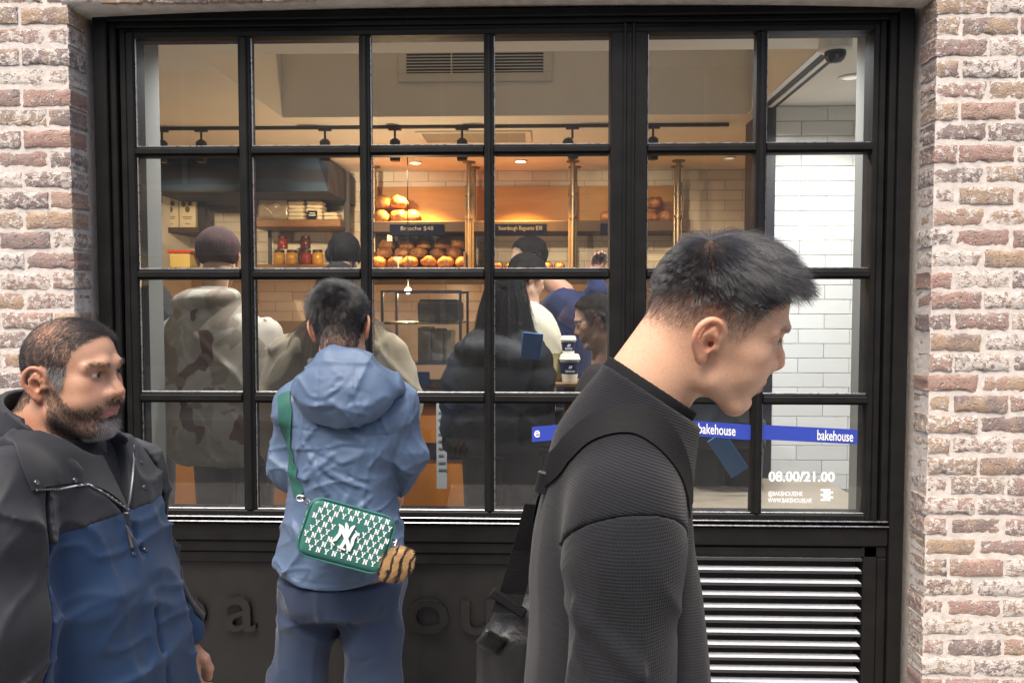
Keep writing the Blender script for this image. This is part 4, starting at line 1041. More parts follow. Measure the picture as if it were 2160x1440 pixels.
# his black bag and strap
bagt = thing('shoulder_bag', 'crumpled black nylon bag hanging on a wide strap behind the young man in the sweater', 'bag', (X(1060, 1.42, 1400), 1.40, .8))
m_web = NT('webbing'); px_ = m_web.obj(); sx = m_web.node('ShaderNodeSeparateXYZ'); m_web.link(px_, sx.inputs[0])
m_web.col((.0065, .0068, .0075)); m_web.b.inputs['Specular IOR Level'].default_value = .2; m_web.set(Roughness=.75); m_web.bump(m_web.math('SINE', m_web.math('MULTIPLY', sx.outputs[2], 2200)), .4, .0006); m_web = m_web.m
pts = on(sw_o, [(1133, 1075), (1143, 1030), (1163, 985), (1198, 945), (1240, 908), (1300, 886), (1350, 888), (1395, 918), (1425, 958), (1446, 1010), (1452, 1075)], .8)
ribbon_on(sw_o, pts, .047, 'strap', m_web, bagt, .002, .002)
m_nyl = NT('black_nylon'); p_ = m_nyl.pos(); m_nyl.col((.011, .011, .012)); m_nyl.set(Roughness=.42); m_nyl.bump(m_nyl.math('ADD', m_nyl.noise(p_, 22, 4, .6, .6), m_nyl.math('MULTIPLY', m_nyl.noise(p_, 600, 2), .12)), .5, .008); m_nyl = m_nyl.m
BDp = 1.38
s0 = at(1126, 1062, 1.30); s1 = at(1105, 1160, BDp-.03); s2 = at(1080, 1250, BDp); s3 = at(1066, 1290, BDp)
b = MB()
for p0, p1, w0, w1 in ((s0, s1, .030, .040), (s1, s2, .040, .046), (s2, s3, .046, .05)):
    for k in (0,):
        a = [p0+A(-w0/2, 0, 0), p0+A(w0/2, -.01, 0), p1+A(w1/2, -.01, 0), p1+A(-w1/2, 0, 0)]
        b.add(a+[q_+A(0, .004, 0) for q_ in a], [(3,2,1,0), (4,5,6,7), (0,1,5,4), (1,2,6,5), (2,3,7,6), (3,0,4,7)])
b.done('lower_strap', m_web, bagt)
b = MB(); c0 = hit(sw_o, 1152, 1015, .8)+A(-.004, -.006, 0); b.box(c0+A(-.011, -.005, -.017), c0+A(.009, .005, .017), c=.003, rot=Matrix.Rotation(R_(12), 3, 'Y')); b.done('buckle', M('gunmetal', (.05, .05, .055), .35, .8), bagt)
b = MB(); c1 = at(1072, 1272, BDp-.006); b.box(c1+A(-.036, -.004, -.008), c1+A(.036, .006, .010), c=.003, rot=Matrix.Rotation(R_(34), 3, 'Y')); b.done('strap_loop', m_web, bagt)
bx0 = at(1050, 1400, BDp+.05)
def bag_f(P):
    z = P[:, 2]
    zz = [Z(1640, BDp), Z(1560, BDp), Z(1440, BDp), Z(1370, BDp), Z(1310, BDp), Z(1275, BDp)]
    l = [X(1015, BDp), X(1010, BDp), X(1004, BDp), X(1008, BDp), X(1040, BDp), X(1056, BDp)]; r = [X(1200, BDp), X(1220, BDp), X(1220, BDp), X(1200, BDp), X(1480, BDp), X(1100, BDp)]
    d = loft(P, zz, [(a+c)/2 for a, c in zip(l, r)], [BDp+.06]*6, [(c-a)/2 for a, c in zip(l, r)], [.06, .065, .065, .06, .045, .02], pw=2.8, zt=Z(1285, BDp), zb=Z(1600, BDp), round_=.02)
    d = d-ridge(P, 9, 51, (1, 1, .6))*.010-ridge(P, 19, 55, (1, 1, .7))*.005
    fl = rbox(P, at(1035, 1352, BDp-.005), (.018, .005, .024), .004, np.array(Matrix.Rotation(R_(-50), 3, 'Y') @ Matrix.Rotation(R_(20), 3, 'X')))
    return smin(d, fl, .008)
cloth('bag_body', bag_f, (axis((bx0[0]-.10, bx0[0]+.2, .0045)), axis((BDp-.06, BDp+.16, .0045)), axis((Z(1610, BDp), Z(1270, BDp), .0045))), m_nyl, bagt, 1)
def patch_on(f, c, nu, nv, off, thick, name, mat, parent, y0=.5, bow=None):
    """a cloth panel lying on surface f; c = four pixel corners (around), bow = optional 4 edge mid points"""
    c = [np.array(p, float) for p in c]; rows = []
    e = [((c[i]+c[(i+1) % 4])/2 if bow is None or bow[i] is None else np.array(bow[i], float)) for i in range(4)]
    def q(a, m, b_, t): return a*(1-t)*(1-2*t)+4*m*t*(1-t)+b_*t*(2*t-1)
    pts = []
    for i in range(nu+1):
        u = i/nu
        for j in range(nv+1):
            w = j/nv
            top = q(c[0], e[0], c[1], u); bot = q(c[3], e[2], c[2], u); l = q(c[0], e[3], c[3], w); r = q(c[1], e[1], c[2], w)
            bil = (c[0]*(1-u)+c[1]*u)*(1-w)+(c[3]*(1-u)+c[2]*u)*w
            p = top*(1-w)+bot*w+l*(1-u)+r*u-bil; pts.append((p, u, w))
    P = []
    last = None
    for p, u, w in pts:
        h = hit(f, p[0], p[1], y0)
        if h is None: h = last if last is not None else at(p[0], p[1], y0+1)
        last = h; P.append(h)
    P = np.array(P, np.float32); N = grad(f, P, .012); o = np.array([off(u, w) if callable(off) else off for _, u, w in pts], np.float32)[:, None]
    V = np.concatenate([P+N*o, P+N*(o-thick)]); n = len(P); F_ = []; g = lambda i, j: i*(nv+1)+j
    for i in range(nu):
        for j in range(nv):
            a = (g(i, j), g(i, j+1), g(i+1, j+1), g(i+1, j)); F_.append(a); F_.append(tuple(k+n for k in a[::-1]))
    ring = [g(i, 0) for i in range(nu)]+[g(nu, j) for j in range(nv)]+[g(i, nv) for i in range(nu, 0, -1)]+[g(0, j) for j in range(nv, 0, -1)]
    for k in range(len(ring)): a, b_ = ring[k], ring[(k+1) % len(ring)]; F_.append((a, b_, b_+n, a+n))
    return mk(name, V, F_, mat, parent, True, sharp=45)
def snap(f, px, py, r, name, mat, parent, y0=.5):
    h = hit(f, px, py, y0)
    if h is None: return
    n = grad(f, h[None], .01)[0]; rot = Vector(n).to_track_quat('Z', 'Y').to_matrix()
    b = MB(); b.lathe(h, [(r, -.001), (r, .0015), (r*.8, .0028), (r*.5, .0024), (.0005, .0024)], 14, rot=rot); b.done(name, mat, parent, True)
def fabric(name, col, rough=.55, wr=.35, fs=1400, sheen=.1, scale=26, spec=.35, dist=.004):
    t = NT(name); p = t.pos(); w = t.noise(p, fs, 2)
    nn = t.node('ShaderNodeTexNoise'); nn.noise_type = 'RIDGED_MULTIFRACTAL'; t.link(p, nn.inputs['Vector']); nn.inputs['Scale'].default_value = scale; nn.inputs['Detail'].default_value = 3; nn.inputs['Distortion'].default_value = .8; n = nn.outputs['Fac']
    t.col(t.mix(t.math('MULTIPLY', w, .35), tuple(c*.9 for c in col), tuple(min(1, c*1.2) for c in col))); t.set(Roughness=rough, Sheen_Weight=sheen); t.b.inputs['Specular IOR Level'].default_value = spec
    t.bump(t.math('ADD', n, t.math('MULTIPLY', w, .05)), wr, dist); return t.m
# ------------------------------------------------------------------ bearded man walking past on the left
_t0 = _t.time()
DL = 1.636
lc = at(147.7, 802.7, DL); LR = rotm(R_(-98), R_(-2), R_(2.3))
ld = head_sdf(lc, LR, 1.0, nose=1.12, nosew=1.22, jaw=1.10, lips=1.15, fat=.009, ear=1.02, brow=1.15)
lm = thing('person', 'bearded balding man in a navy and black jacket walking past at the left', 'person', (float(lc[0]), DL, 0))
Ff = A(.970, -.242, 0); Lf = A(.242, .970, 0); YB = math.atan2(-.242, .970)
rows = [(905, 96), (950, 104), (1010, 116), (1080, 128), (1200, 146), (1320, 166), (1440, 186), (1600, 192), (1800, 190)]
lzs = [Z(r[0], DL) for r in rows]; lcx = [X(r[1], DL, r[0]) for r in rows]
lrx = [.085, .105, .125, .140, .152, .160, .165, .165, .16]; lry = [.09, .155, .190, .200, .203, .205, .207, .205, .20]
Lc = lambda z: float(spl(np.array([z], np.float32), lzs[::-1], lcx[::-1])[0])
lnb = A(Lc(1.42)-.005, DL+.0, Z(900, DL))
lsh = [A(*at(2, 1035, DL-.215)), A(*at(262, 1000, DL+.17))]
lel = [A(*at(-2, 1330, DL-.29)), A(*at(298, 1185, DL+.24))]
lwr = [A(*at(40, 1640, DL-.29)), A(*at(384, 1325, DL+.25))]
def ltrunk(P, o=0.0):
    d = loft(P, lzs, lcx, [DL]*len(lzs), [r+o for r in lrx], [r+o for r in lry], yaw=YB, pw=2.5, zt=Z(915, DL)+o, zb=.62, round_=.05)
    for s_ in lsh: d = smin(d, cap(P, lnb+A(0, 0, -.06), s_, .062+o, .060+o), .05)
    return d
lnk = ld.world([[0, -.02, -.03]])[0]
def lneck(P, o=0.0): return smin(cap(P, lnk, lnb+A(0, 0, -.02), .064+o, .070+o), cap(P, ld.world([[0, .035, -.075]])[0], lnb+Ff*.03, .045+o, .05+o), .03)
# left hand hanging beyond the jacket: fingers down, thumb forward
fdir = A(.10, -.05, -1); fdir /= np.linalg.norm(fdir); zdir = np.cross(fdir, Ff); zdir = zdir/np.linalg.norm(zdir); xdir = np.cross(fdir, zdir)
hw = lwr[1]+fdir*.028
LH = hand_sdf(hw, np.stack([xdir, fdir, zdir], 1), 1.0, curl=.75, side=1 if float(xdir @ Ff) > 0 else -1, thumb=.3)
lh2 = hand_sdf(lwr[0]+A(0, 0, -.04), np.stack([xdir, fdir, zdir], 1), 1.0, curl=.5, side=1)
def lbody(P):
    d = smin(ld(P), lneck(P), .022); d = smin(d, ltrunk(P, -.02), .03)
    for i in (0, 1): d = smin(d, chain(P, [lsh[i], lel[i], lwr[i], lwr[i]+A(0, 0, -.03)], [.045, .04, .028, .026], .03), .04)
    return np.minimum(d, smin(LH(P), lh2(P), .005))
x_, y_, z_ = lc
hx0, hx1 = hw[0]-.06, hw[0]+.08
axs = (axis((x_-.34, x_-.125, .012), (x_-.125, x_+.135, .0026), (x_+.135, hx0, .01), (hx0, hx1, .003)) if hx0 > x_+.14 else axis((x_-.34, x_-.125, .012), (x_-.125, max(hx1, x_+.135), .0026)),
       axis((DL-.34, y_-.115, .012), (y_-.115, y_+.115, .0027), (y_+.115, hw[1]-.06, .008), (hw[1]-.06, hw[1]+.06, .003), (hw[1]+.06, hw[1]+.08, .01)),
       axis((.55, hw[2]-.15, .012), (hw[2]-.15, hw[2]+.04, .003), (hw[2]+.04, z_-.17, .012), (z_-.17, z_+.155, .0026)))
v, fc = surface(lbody, *axs); v = relax(v, fc, 1, .35)
q = ld.local(v); baseL = (.45, .262, .175)
col, putc, m = skin_col(q, baseL, (.33, .13, .12))
y, z, ax_ = q[:, 1], q[:, 2], m[:, 0]
onhead = (z > -.13).astype(np.float32)
line = spl(np.clip(y, -.1, .1), [-.1, -.08, -.05, -.03, -.015, .004, .022, .036, .05, .07, .1], [-.06, -.058, -.05, -.02, .030, .036, .004, .0, .055, .092, .104])
scalp = sm(-.004, .008, z-line)*onhead
earm = (ax_ > .0745) & (y < .01) & (y > -.045) & (z < .042); scalp[earm] = 0
bald = sm(.046, .016, _n((q-A(.0, -.035, .122))*A(1, .8, .8)))     # thin crown
recede = sm(.062, .088, z)*sm(.02, .05, y)*sm(.024, .040, ax_)*0
dens = np.clip(scalp*(1-.75*bald), 0, 1)
putc(np.clip(dens*.95, 0, .97), A(.014, .012, .012)); putc(scalp*bald*.25, A(.22, .14, .10))
# beard: cheeks, jaw, moustache, chin
cheekline = spl(np.clip(y, .0, .1), [.0, .02, .04, .06, .075, .1], [.0, -.004, -.026, -.040, -.044, -.04])
beard = sm(.004, -.010, z-cheekline)*sm(-.004, .012, y)*sm(-.135, -.112, z-.12*np.clip(y-.03, -1, 0)*0)
mus = sm(.032, .022, ax_)*sm(-.030, -.037, z)*sm(-.055, -.049, z)*sm(.078, .086, y)
lipz = sm(.030, .024, ax_)*sm(.0125, .009, np.abs(z+.0575))*sm(.083, .088, y)
beard = np.clip(np.maximum(beard, mus*.9), 0, 1)*(1-lipz); beard[earm] = 0
grey = sm(.034, .012, ax_)*sm(-.070, -.086, z)*sm(.050, .068, y)
putc(beard*.74*(1-grey), A(.045, .030, .025)); putc(beard*.5*grey, A(.16, .13, .115))
brw = sm(.0072, .0036, np.abs(z-.0415-.06*np.clip(ax_-.02, -1, .02)+.45*np.clip(ax_-.042, 0, 1)))*sm(.058, .048, ax_)*sm(.010, .016, ax_)*sm(.055, .065, y)
putc(brw*.85, A(.03, .022, .018)); putc(.45*sm(.010, .0, np.abs(z-.006))*sm(.02, .006, np.abs(ax_-.03))*sm(.06, .07, y), A(.20, .095, .065))
mk('body', v, fc, skin_mat('skin_brown', .42), lm, True, col=col)
eyeballs(ld, lm, (.03, .016, .009), look=-.05)
gl_ = lambda P: ld(P)
mhd = hair_mat('salt_pepper_hair', (.030, .028, .028), .42, .8); mgr = hair_mat('grey_hair', (.36, .35, .34), .5, .45); mbr = hair_mat('dark_beard', (.035, .026, .022), .5, .6)
def lflow(p, vec):
    ql = ld.local(p); t = np.stack([np.sign(ql[:, 0])*vec[0]+0*ql[:, 0], vec[1]+0*ql[:, 0], vec[2]+0*ql[:, 0]], -1); return (t @ LR.T).astype(np.float32), ql
r2 = np.random.default_rng(21)
sidew = dens*sm(.112, .07, z)
p = scatter(v, fc, sidew, 15000, 11); fl, ql = lflow(p, (.15, -.25, -1)); hair('hair', mhd, lm, p, grad(gl_, p), (.006+.004*r2.random(len(p))).astype(np.float32), fl, gl_, 4, lift=.35, clump=.3, grav=.1, rad=.00024, seed=12, minoff=(.0006, .003), cl_n=500, frizz=.3)
p = scatter(v, fc, sidew*sm(.05, -.01, z)*sm(-.02, .03, y), 1500, 13); fl, ql = lflow(p, (.2, .05, -1)); hair('grey_sideburns', mgr, lm, p, grad(gl_, p), (.007+.004*r2.random(len(p))).astype(np.float32), fl, gl_, 4, lift=.4, clump=.2, grav=.1, rad=.00015, seed=14, minoff=(.0006, .003), frizz=.35)
topw = dens*sm(.07, .095, z)*(.35+.65*sm(-.01, .05, y))
p = scatter(v, fc, topw, 5200, 15); ql = ld.local(p); t_ = (np.stack([.75+0*ql[:, 0], .25+0*ql[:, 0], -.1+0*ql[:, 0]], -1)*A(-1, 1, 1)) @ LR.T
hair('top_hair', mhd, lm, p, grad(gl_, p), (.016+.010*r2.random(len(p))).astype(np.float32), t_.astype(np.float32), gl_, 6, lift=.22, clump=.45, grav=.05, rad=.00014, seed=16, minoff=(.0006, .004), cl_n=300, frizz=.18)
p = scatter(v, fc, beard*(1-.6*grey), 13000, 17); fl, ql = lflow(p, (.12, .25, -1)); hair('beard', mbr, lm, p, grad(gl_, p), (.0035+.004*r2.random(len(p))).astype(np.float32), fl, gl_, 4, lift=.4, clump=.15, grav=.15, rad=.00017, seed=18, minoff=(.0005, .003), frizz=.4)
p = scatter(v, fc, beard*sm(.05, .0, ax_)*sm(-.064, -.084, z)*sm(.03, .06, y), 2600, 19); fl, ql = lflow(p, (.05, .35, -1)); hair('grey_beard', mgr, lm, p, grad(gl_, p), (.007+.006*r2.random(len(p))).astype(np.float32), fl, gl_, 5, lift=.4, clump=.3, grav=.2, rad=.00014, seed=20, minoff=(.0005, .004), cl_n=200, frizz=.35)
p = scatter(v, fc, brw, 520, 22); fl, ql = lflow(p, (1, -.1, .2)); hair('eyebrows', mbr, lm, p, grad(gl_, p), np.full(len(p), .0075, np.float32), fl, gl_, 4, lift=.2, clump=0, grav=0, rad=.00013, seed=23, minoff=(.0005, .0015))
p = scatter(v, fc, sm(.0045, .001, np.abs(z-.0235))*sm(.017, .010, np.abs(ax_-.0315))*sm(.088, .091, y), 110, 24); hair('eyelashes', mbr, lm, p, grad(gl_, p), np.full(len(p), .006, np.float32), (np.tile(A(0, 1, .1), (len(p), 1)) @ LR.T).astype(np.float32), None, 4, lift=.3, clump=0, grav=0, rad=.00013, seed=25)
# clothes
m_turt = fabric('black_turtleneck', (.013, .013, .017), .9, .4, 900, .15, 40, .15)
m_navy = fabric('navy_shell', (.0095, .033, .086), .60, .5, 1600, .1, 9, .3, .012); m_shell = fabric('black_shell', (.0105, .0120, .0170), .58, .5, 1600, .12, 9, .3, .012)
def turt(P):
    d = smin(lneck(P, .006), ltrunk(P, -.012), .03); w = ridge(P, 16, 61, (.5, .5, 1.6))*.0022
    return smax(d-w, plane(P, (.42, -.1, 1), ld.world([[0, .012, -.104]])[0]), .004)
cloth('turtleneck', turt, (axis((Lc(1.3)-.22, Lc(1.3)+.26, .0055)), axis((DL-.24, DL+.26, .0055)), axis((.95, 1.52, .0055))), m_turt, lm, 1)
def larm(P, i, o=0.0):
    s_ = -1 if i == 0 else 1
    d = chain(P, [lsh[i], lsh[i]*.7+lel[i]*.3+Lf*.010*s_, lel[i], lwr[i]], [.066+o, .074+o, .068+o, .050+o] if i == 0 else [.056+o, .060+o, .058+o, .044+o], .05)
    return d
lfold = [((205, 990), (150, 1080), .016, -.004)]
def lbase(P):
    d = ltrunk(P, .004)
    for i in (0, 1): d = smin(d, larm(P, i), .035)
    return d
def lcrease(P):
    w = ridge(P, 6, 71, (1, 1, .6))*.005+crease(P, 9, 75, .9)*.009+crease(P, 10, 78, -.7)*.009+crease(P, 17, 81, 1.3)*.005
    return w
vb = hit(lambda P: lbase(P), 266, 1084, .5)           # bottom of the open neck
def lopen(P):
    """open V of the jacket front, in body axes"""
    g = P-vb; l = g @ Lf; fw_ = g @ Ff; zz = g[:, 2]
    lo = -.10*np.clip(zz/.16, 0, 1.6)**.75-.002; hi = .012+.055*np.clip((zz-.02)/.14, 0, 1.2)
    return np.maximum(np.maximum(np.maximum(lo-l, l-hi), -zz-.002), -fw_-.13)
seamz = lambda P: P[:, 2]-(vb[2]+.005)+.035*np.clip(-((P-vb) @ Lf), 0, .3)
pl = [hit(lbase, a, b_, .5) for a, b_ in ((278, 1110), (300, 1190), (322, 1290), (352, 1438))]
pl.append(pl[-1]+A(.02, 0, -.2))
def lshell(P, grow=0.0):
    d = lbase(P)-grow
    d = d-lcrease(P)*sm(1.50, 1.36, P[:, 2])
    d = d+stroke(P, pl, .012)*.009-stroke(P, [p_+Lf*-.020+Ff*.004 for p_ in pl], .022)*.004
    d = smax(d, -lopen(P), .006)
    d = smax(d, -lneck(P, .022), .01)
    return d
armp = [lambda P, i=i: plane(P, Lf*(-1 if i == 0 else 1)+A(0, 0, .25), lsh[i]+Lf*(.030 if i == 0 else .020)+A(0, 0, -.02)) for i in (0, 1)]
def jacket_f(P): return smax(smax(smax(lshell(P), armp[0](P), .004), armp[1](P), .004), seamz(P)-.006, .003)
gx = (axis((Lc(1.2)-.30, Lc(1.2)+.36, .0052)), axis((DL-.30, DL+.36, .0052)), axis((.66, 1.36, .0052)))
cloth('jacket', jacket_f, gx, m_navy, lm, 1)
def yoke_f(P): return smax(smax(smax(lshell(P, .0016), armp[0](P), .004), armp[1](P), .004), -seamz(P), .003)
cloth('jacket_yoke', yoke_f, (gx[0], gx[1], axis((1.14, 1.50, .005))), m_shell, lm, 1)
for i in (0, 1):
    def sf_(P, i=i):
        d = larm(P, i, .001); d = smin(d, ltrunk(P, .003), .035)
        xs = lsh[i]
        w = ridge(P, 7, 91+i, (1, 1, .8))*.006+crease(P, 9, 95+i, 1.0)*.011+crease(P, 10, 97+i, -1.1)*.010+crease(P, 18, 99, .3)*.005
        d = d-w*sm(1.42, 1.30, P[:, 2])
        dirw = lwr[i]-lel[i]; dirw = dirw/np.linalg.norm(dirw)
        d = smax(d, plane(P, dirw, lwr[i]+dirw*.012), .006)
        return smax(d, -armp[i](P), .004)
    s0_ = lsh[i]
    pts_ = np.stack([lsh[i], lel[i], lwr[i]]); mn, mx = pts_.min(0)-.11, pts_.max(0)+.11
    cloth('sleeve', sf_, tuple(axis((mn[k], mx[k], .0055)) for k in range(3)), m_shell, lm, 1)
# hood collar standing round the neck and folded open in front
def hoodc(P):
    w = ridge(P, 9, 111, (.6, .6, 1))*.005
    n1_ = lneck(P, .030)+.0
    top = plane(P, Ff*.40+A(0, 0, 1), lnb+A(0, 0, .046)); bot = plane(P, (0, 0, -1), lnb+A(0, 0, -.09))
    d = smax(smax(np.abs(n1_-w)-.0065, top, .006), bot, .006)
    d2 = smin(d, smax(np.abs(lneck(P, .052)-w*1.3)-.008, smax(plane(P, Ff*.3+A(0, 0, 1), lnb+A(0, 0, .004)), bot, .01), .01), .014)
    return smax(d2, -np.maximum(lopen(P), 0*P[:, 0]-1) if False else -smax(lopen(P+A(0, 0, .0)), plane(P, -Ff, lnb+Ff*.03), .01), .006)
cloth('hood_collar', hoodc, (axis((lnb[0]-.17, lnb[0]+.19, .004)), axis((lnb[1]-.17, lnb[1]+.17, .004)), axis((lnb[2]-.10, lnb[2]+.11, .004))), m_shell, lm, 1)
jb = lambda P: np.minimum(yoke_f(P), np.minimum(jacket_f(P), hoodc(P)))
m_zip = NT('zip_teeth'); zp = m_zip.obj(); sx = m_zip.node('ShaderNodeSeparateXYZ'); m_zip.link(zp, sx.inputs[0]); zz_ = m_zip.math('SINE', m_zip.math('MULTIPLY', m_zip.math('ADD', sx.outputs[2], sx.outputs[0]), 1900)); m_zip.col(m_zip.ramp(zz_, [(.4, (.03, .03, .035)), (.6, (.42, .42, .44))])); m_zip.set(Roughness=.35, Metallic=.6); m_zip = m_zip.m
lap = lambda u, w: .010+.010*math.sin(math.pi*min(1, u))*.6+.004*math.sin(w*5)
yf0 = lambda P: np.minimum(lbase(P), lneck(P, .035))
patch_on(yf0, [(18, 868), (208, 960), (262, 1077), (66, 1036)], 14, 10, lambda u, w: .009+.006*math.sin(3.1*u)+.004*math.sin(w*4+u*3), .004, 'lapel', m_shell, lm, .5, [(120, 935), (240, 1015), (176, 1024), (30, 950)])
lp = [hit(yf0, a, b_, .5) for a, b_ in ((67, 1037), (110, 1033), (150, 1027), (178, 1025), (215, 1045), (262, 1078))]
lp = [p_+grad(yf0, p_[None], .01)[0]*.0125 for p_ in lp]
b = MB(); b.tube(lp, .0024, 6); b.done('zip', m_zip, lm, True)
rp = [hit(jb, a, b_, .5) for a, b_ in ((283, 938), (284, 970), (281, 1010), (276, 1050), (269, 1080))]; rp = [p_ for p_ in rp if p_ is not None]
b = MB(); b.tube([p_+A(0, -.003, 0) for p_ in rp], .0026, 6); b.done('zip', m_zip, lm, True)
zp0 = hit(jb, 270, 1092); zp1 = hit(jb, 284, 1152)
m_gm = M('dark_metal', (.12, .12, .13), .35, .9)
b = MB(); b.box(zp0+A(-.006, -.008, -.012), zp0+A(.006, -.002, .014), c=.002); b.tube([zp0+A(0, -.010, -.012), zp1+A(0, -.008, .02)], .0022, 6); b.done('zip_slider', m_gm, lm); b = MB(); b.tube([zp0+A(.004, -.010, -.022), zp1+A(0, -.010, 0)], [.0035, .0052], 8); b.done('zip_pull', m_bk, lm, True)
lapf = lambda P: yf0(P)-.012
for px, py in ((77, 1017), (158, 1012)): snap(lapf, px, py, .0052, 'snap', m_gm, lm)
for px, py in ((304, 1027), (298, 975), (282, 1167), (306, 1158)): snap(jb, px, py, .0050, 'snap', m_gm, lm)
b = MB(); 
for s_ in (-1, 1): b.tube([A(Lc(.8), DL, .72)+Lf*.10*s_, A(Lc(.8)+.02*s_, DL, .40)+Lf*.10*s_, A(Lc(.8)-.16+.32*(s_ > 0), DL, .07)+Lf*.10*s_], [.105, .085, .062], 16)
b.done('trousers', fabric('dark_trousers', (.015, .015, .02), .8), lm, True)
for s_ in (-1, 1): b = MB(); c_ = A(Lc(.8)-.16+.32*(s_ > 0)+.05, DL, .0)+Lf*.10*s_; b.box(c_+A(-.13, -.05, .0), c_+A(.14, .05, .09), c=.03); b.done('shoe', m_bk, lm)
print('L man', round(_t.time()-_t0, 1))
# ------------------------------------------------------------------ young man with his back to us, looking in at the window
_t0 = _t.time()
DB = 2.40
bc = at(719, 697, DB); BR = rotm(R_(4), R_(-8), R_(-3))
bd = head_sdf(bc, BR, 1.0, ear=1.08, crown=1.06)
bm = thing('person', 'young man in a pale blue hooded jacket standing with his back turned', 'person', (float(bc[0]), DB, 0))
rows = [(800, 690, 780), (835, 610, 846), (870, 592, 866), (920, 606, 856), (1000, 614, 838), (1080, 604, 840), (1160, 586, 848), (1215, 581, 853), (1260, 583, 850), (1330, 590, 848)]
bzs = [Z(r[0], DB) for r in rows]; bl = [X(r[1], DB, r[0]) for r in rows]; br_ = [X(r[2], DB, r[0]) for r in rows]
bcx = [(a+c)/2 for a, c in zip(bl, br_)]; brx = [(c-a)/2-.010 for a, c in zip(bl, br_)]
bry = [.06, .095, .12, .135, .14, .145, .15, .155, .155, .15]
Bc = lambda z: float(spl(np.array([z], np.float32), bzs[::-1], bcx[::-1])[0])
bnb = A(X(722, DB), DB+.01, Z(800, DB)); bnk = bd.world([[0, -.02, -.03]])[0]
bsh = [at(632, 862, DB), at(832, 856, DB)]; bel = [at(618, 985, DB+.03), at(850, 955, DB+.02)]; bwr = [at(640, 1030, DB+.24), at(838, 1018, DB+.15)]
def bneck(P, o=0.0): return smin(cap(P, bnk, bnb, .055+o, .062+o), cap(P, bd.world([[0, -.05, .0]])[0], bnb+A(0, -.03, 0), .036+o, .044+o), .04)
def btrunk(P, o=0.0):
    d = loft(P, bzs, bcx, [DB+.01]*len(bzs), [r+o for r in brx], [r+o for r in bry], pw=2.4, zt=Z(815, DB)+o, zb=Z(1330, DB), round_=.05)
    for s_ in bsh: d = smin(d, cap(P, bnb+A(0, 0, -.03), s_, .055+o, .062+o), .05)
    return d
def barm(P, i, o=0.0): return chain(P, [bsh[i], bel[i], bwr[i]], [.066+o, .062+o, .046+o], .03)
fd = (bwr[1]-bel[1]); fd = fd/np.linalg.norm(fd); fd = A(.05, .5, -.7); fd /= np.linalg.norm(fd); zd = np.cross(fd, A(0, 1, 0)); zd /= np.linalg.norm(zd); xd = np.cross(fd, zd)
RHand = hand_sdf(at(838, 1008, DB+.16), np.stack([xd, fd, zd], 1), .95, curl=.55, side=1)
LHand = hand_sdf(bwr[0]+A(.03, .02, -.02), np.stack([xd, fd, zd], 1), .95, curl=.55, side=-1)
def leg(P, s_, o=0.0):
    xs = (X(628, DB), X(624, DB)) if s_ < 0 else (X(790, DB), X(782, DB))
    xs = (X(645, DB), X(622, DB), X(620, DB)) if s_ < 0 else (X(775, DB), X(782, DB), X(784, DB))
    return chain(P, [A(xs[0], DB+.02, Z(1250, DB)), A(xs[1], DB, Z(1440, DB)), A(xs[2], DB+.04, .12)], [.090+o, .078+o, .060+o], .03)
def bbody(P):
    d = smin(bd(P), bneck(P), .022); d = smin(d, smax(btrunk(P, -.03), Z(1225, DB)-P[:, 2], .02), .03)
    for i in (0, 1): d = smin(d, smax(barm(P, i, -.02), -plane(P, (0, -1, 0), (0, DB+.5, 0)), .01), .03)
    for s_ in (-1, 1): d = smin(d, leg(P, s_, -.02), .03)
    return np.minimum(d, smin(RHand(P), LHand(P), .004))
x_, y_, z_ = bc
hxx = float(bwr[1][0])
axs = (axis((x_-.27, x_-.115, .012), (x_-.115, x_+.115, .0032), (x_+.115, hxx-.05, .01), (hxx-.05, hxx+.06, .0035), (hxx+.06, hxx+.10, .01)), axis((DB-.18, y_-.11, .012), (y_-.11, y_+.13, .0035), (y_+.13, DB+.42, .008)), axis((.05, 1.05, .02), (1.05, 1.14, .004), (1.14, z_-.19, .012), (z_-.19, z_+.16, .0032)))
v, fc = surface(bbody, *axs); v = relax(v, fc, 1, .35)
q = bd.local(v); col, putc, m = skin_col(q, (.56, .33, .225), (.4, .16, .14))
line = spl(np.clip(q[:, 1], -.1, .1), [-.1, -.085, -.06, -.035, -.02, .0, .02, .034, .046, .058, .075, .1], [-.092, -.090, -.080, -.045, .020, .036, .006, .002, .045, .078, .097, .104])
hm = sm(-.004, .005, q[:, 2]-line); earm = (m[:, 0] > .0745) & (q[:, 1] < .01) & (q[:, 1] > -.045) & (q[:, 2] < .044); hm[earm] = 0
putc(np.clip(hm, 0, .995), A(.006, .0055, .0055)); putc(.5*earm*1.0, A(.62, .22, .17))
mk('body', v, fc, skin_mat('skin_fair', .48), bm, True, col=col)
eyeballs(bd, bm)
gB = lambda P: bd(P)
m_hb = hair_mat('black_hair_glossy', (.014, .014, .016), .34, .6, .8)
p = scatter(v, fc, hm*(1+2.5*sm(.06, .01, _n(q-A(.018, -.062, .105)))), 26000, 31); ql = bd.local(p); wh = A(.018, -.062, .105); tt = ql-wh; tt /= np.maximum(_n(tt), 1e-5)[:, None]
sw = np.cross(np.tile(A(0, -.55, .83), (len(p), 1)), tt); fl = (tt*.8+sw*.9+np.stack([0*ql[:, 0], .15+0*ql[:, 0], -.35*sm(.08, .0, ql[:, 2])], -1)) @ BR.T
L = (.0045+.032*sm(.0, .10, ql[:, 2])+.008*sm(-.05, .02, ql[:, 2]))*(.75+.5*np.random.default_rng(4).random(len(p)))
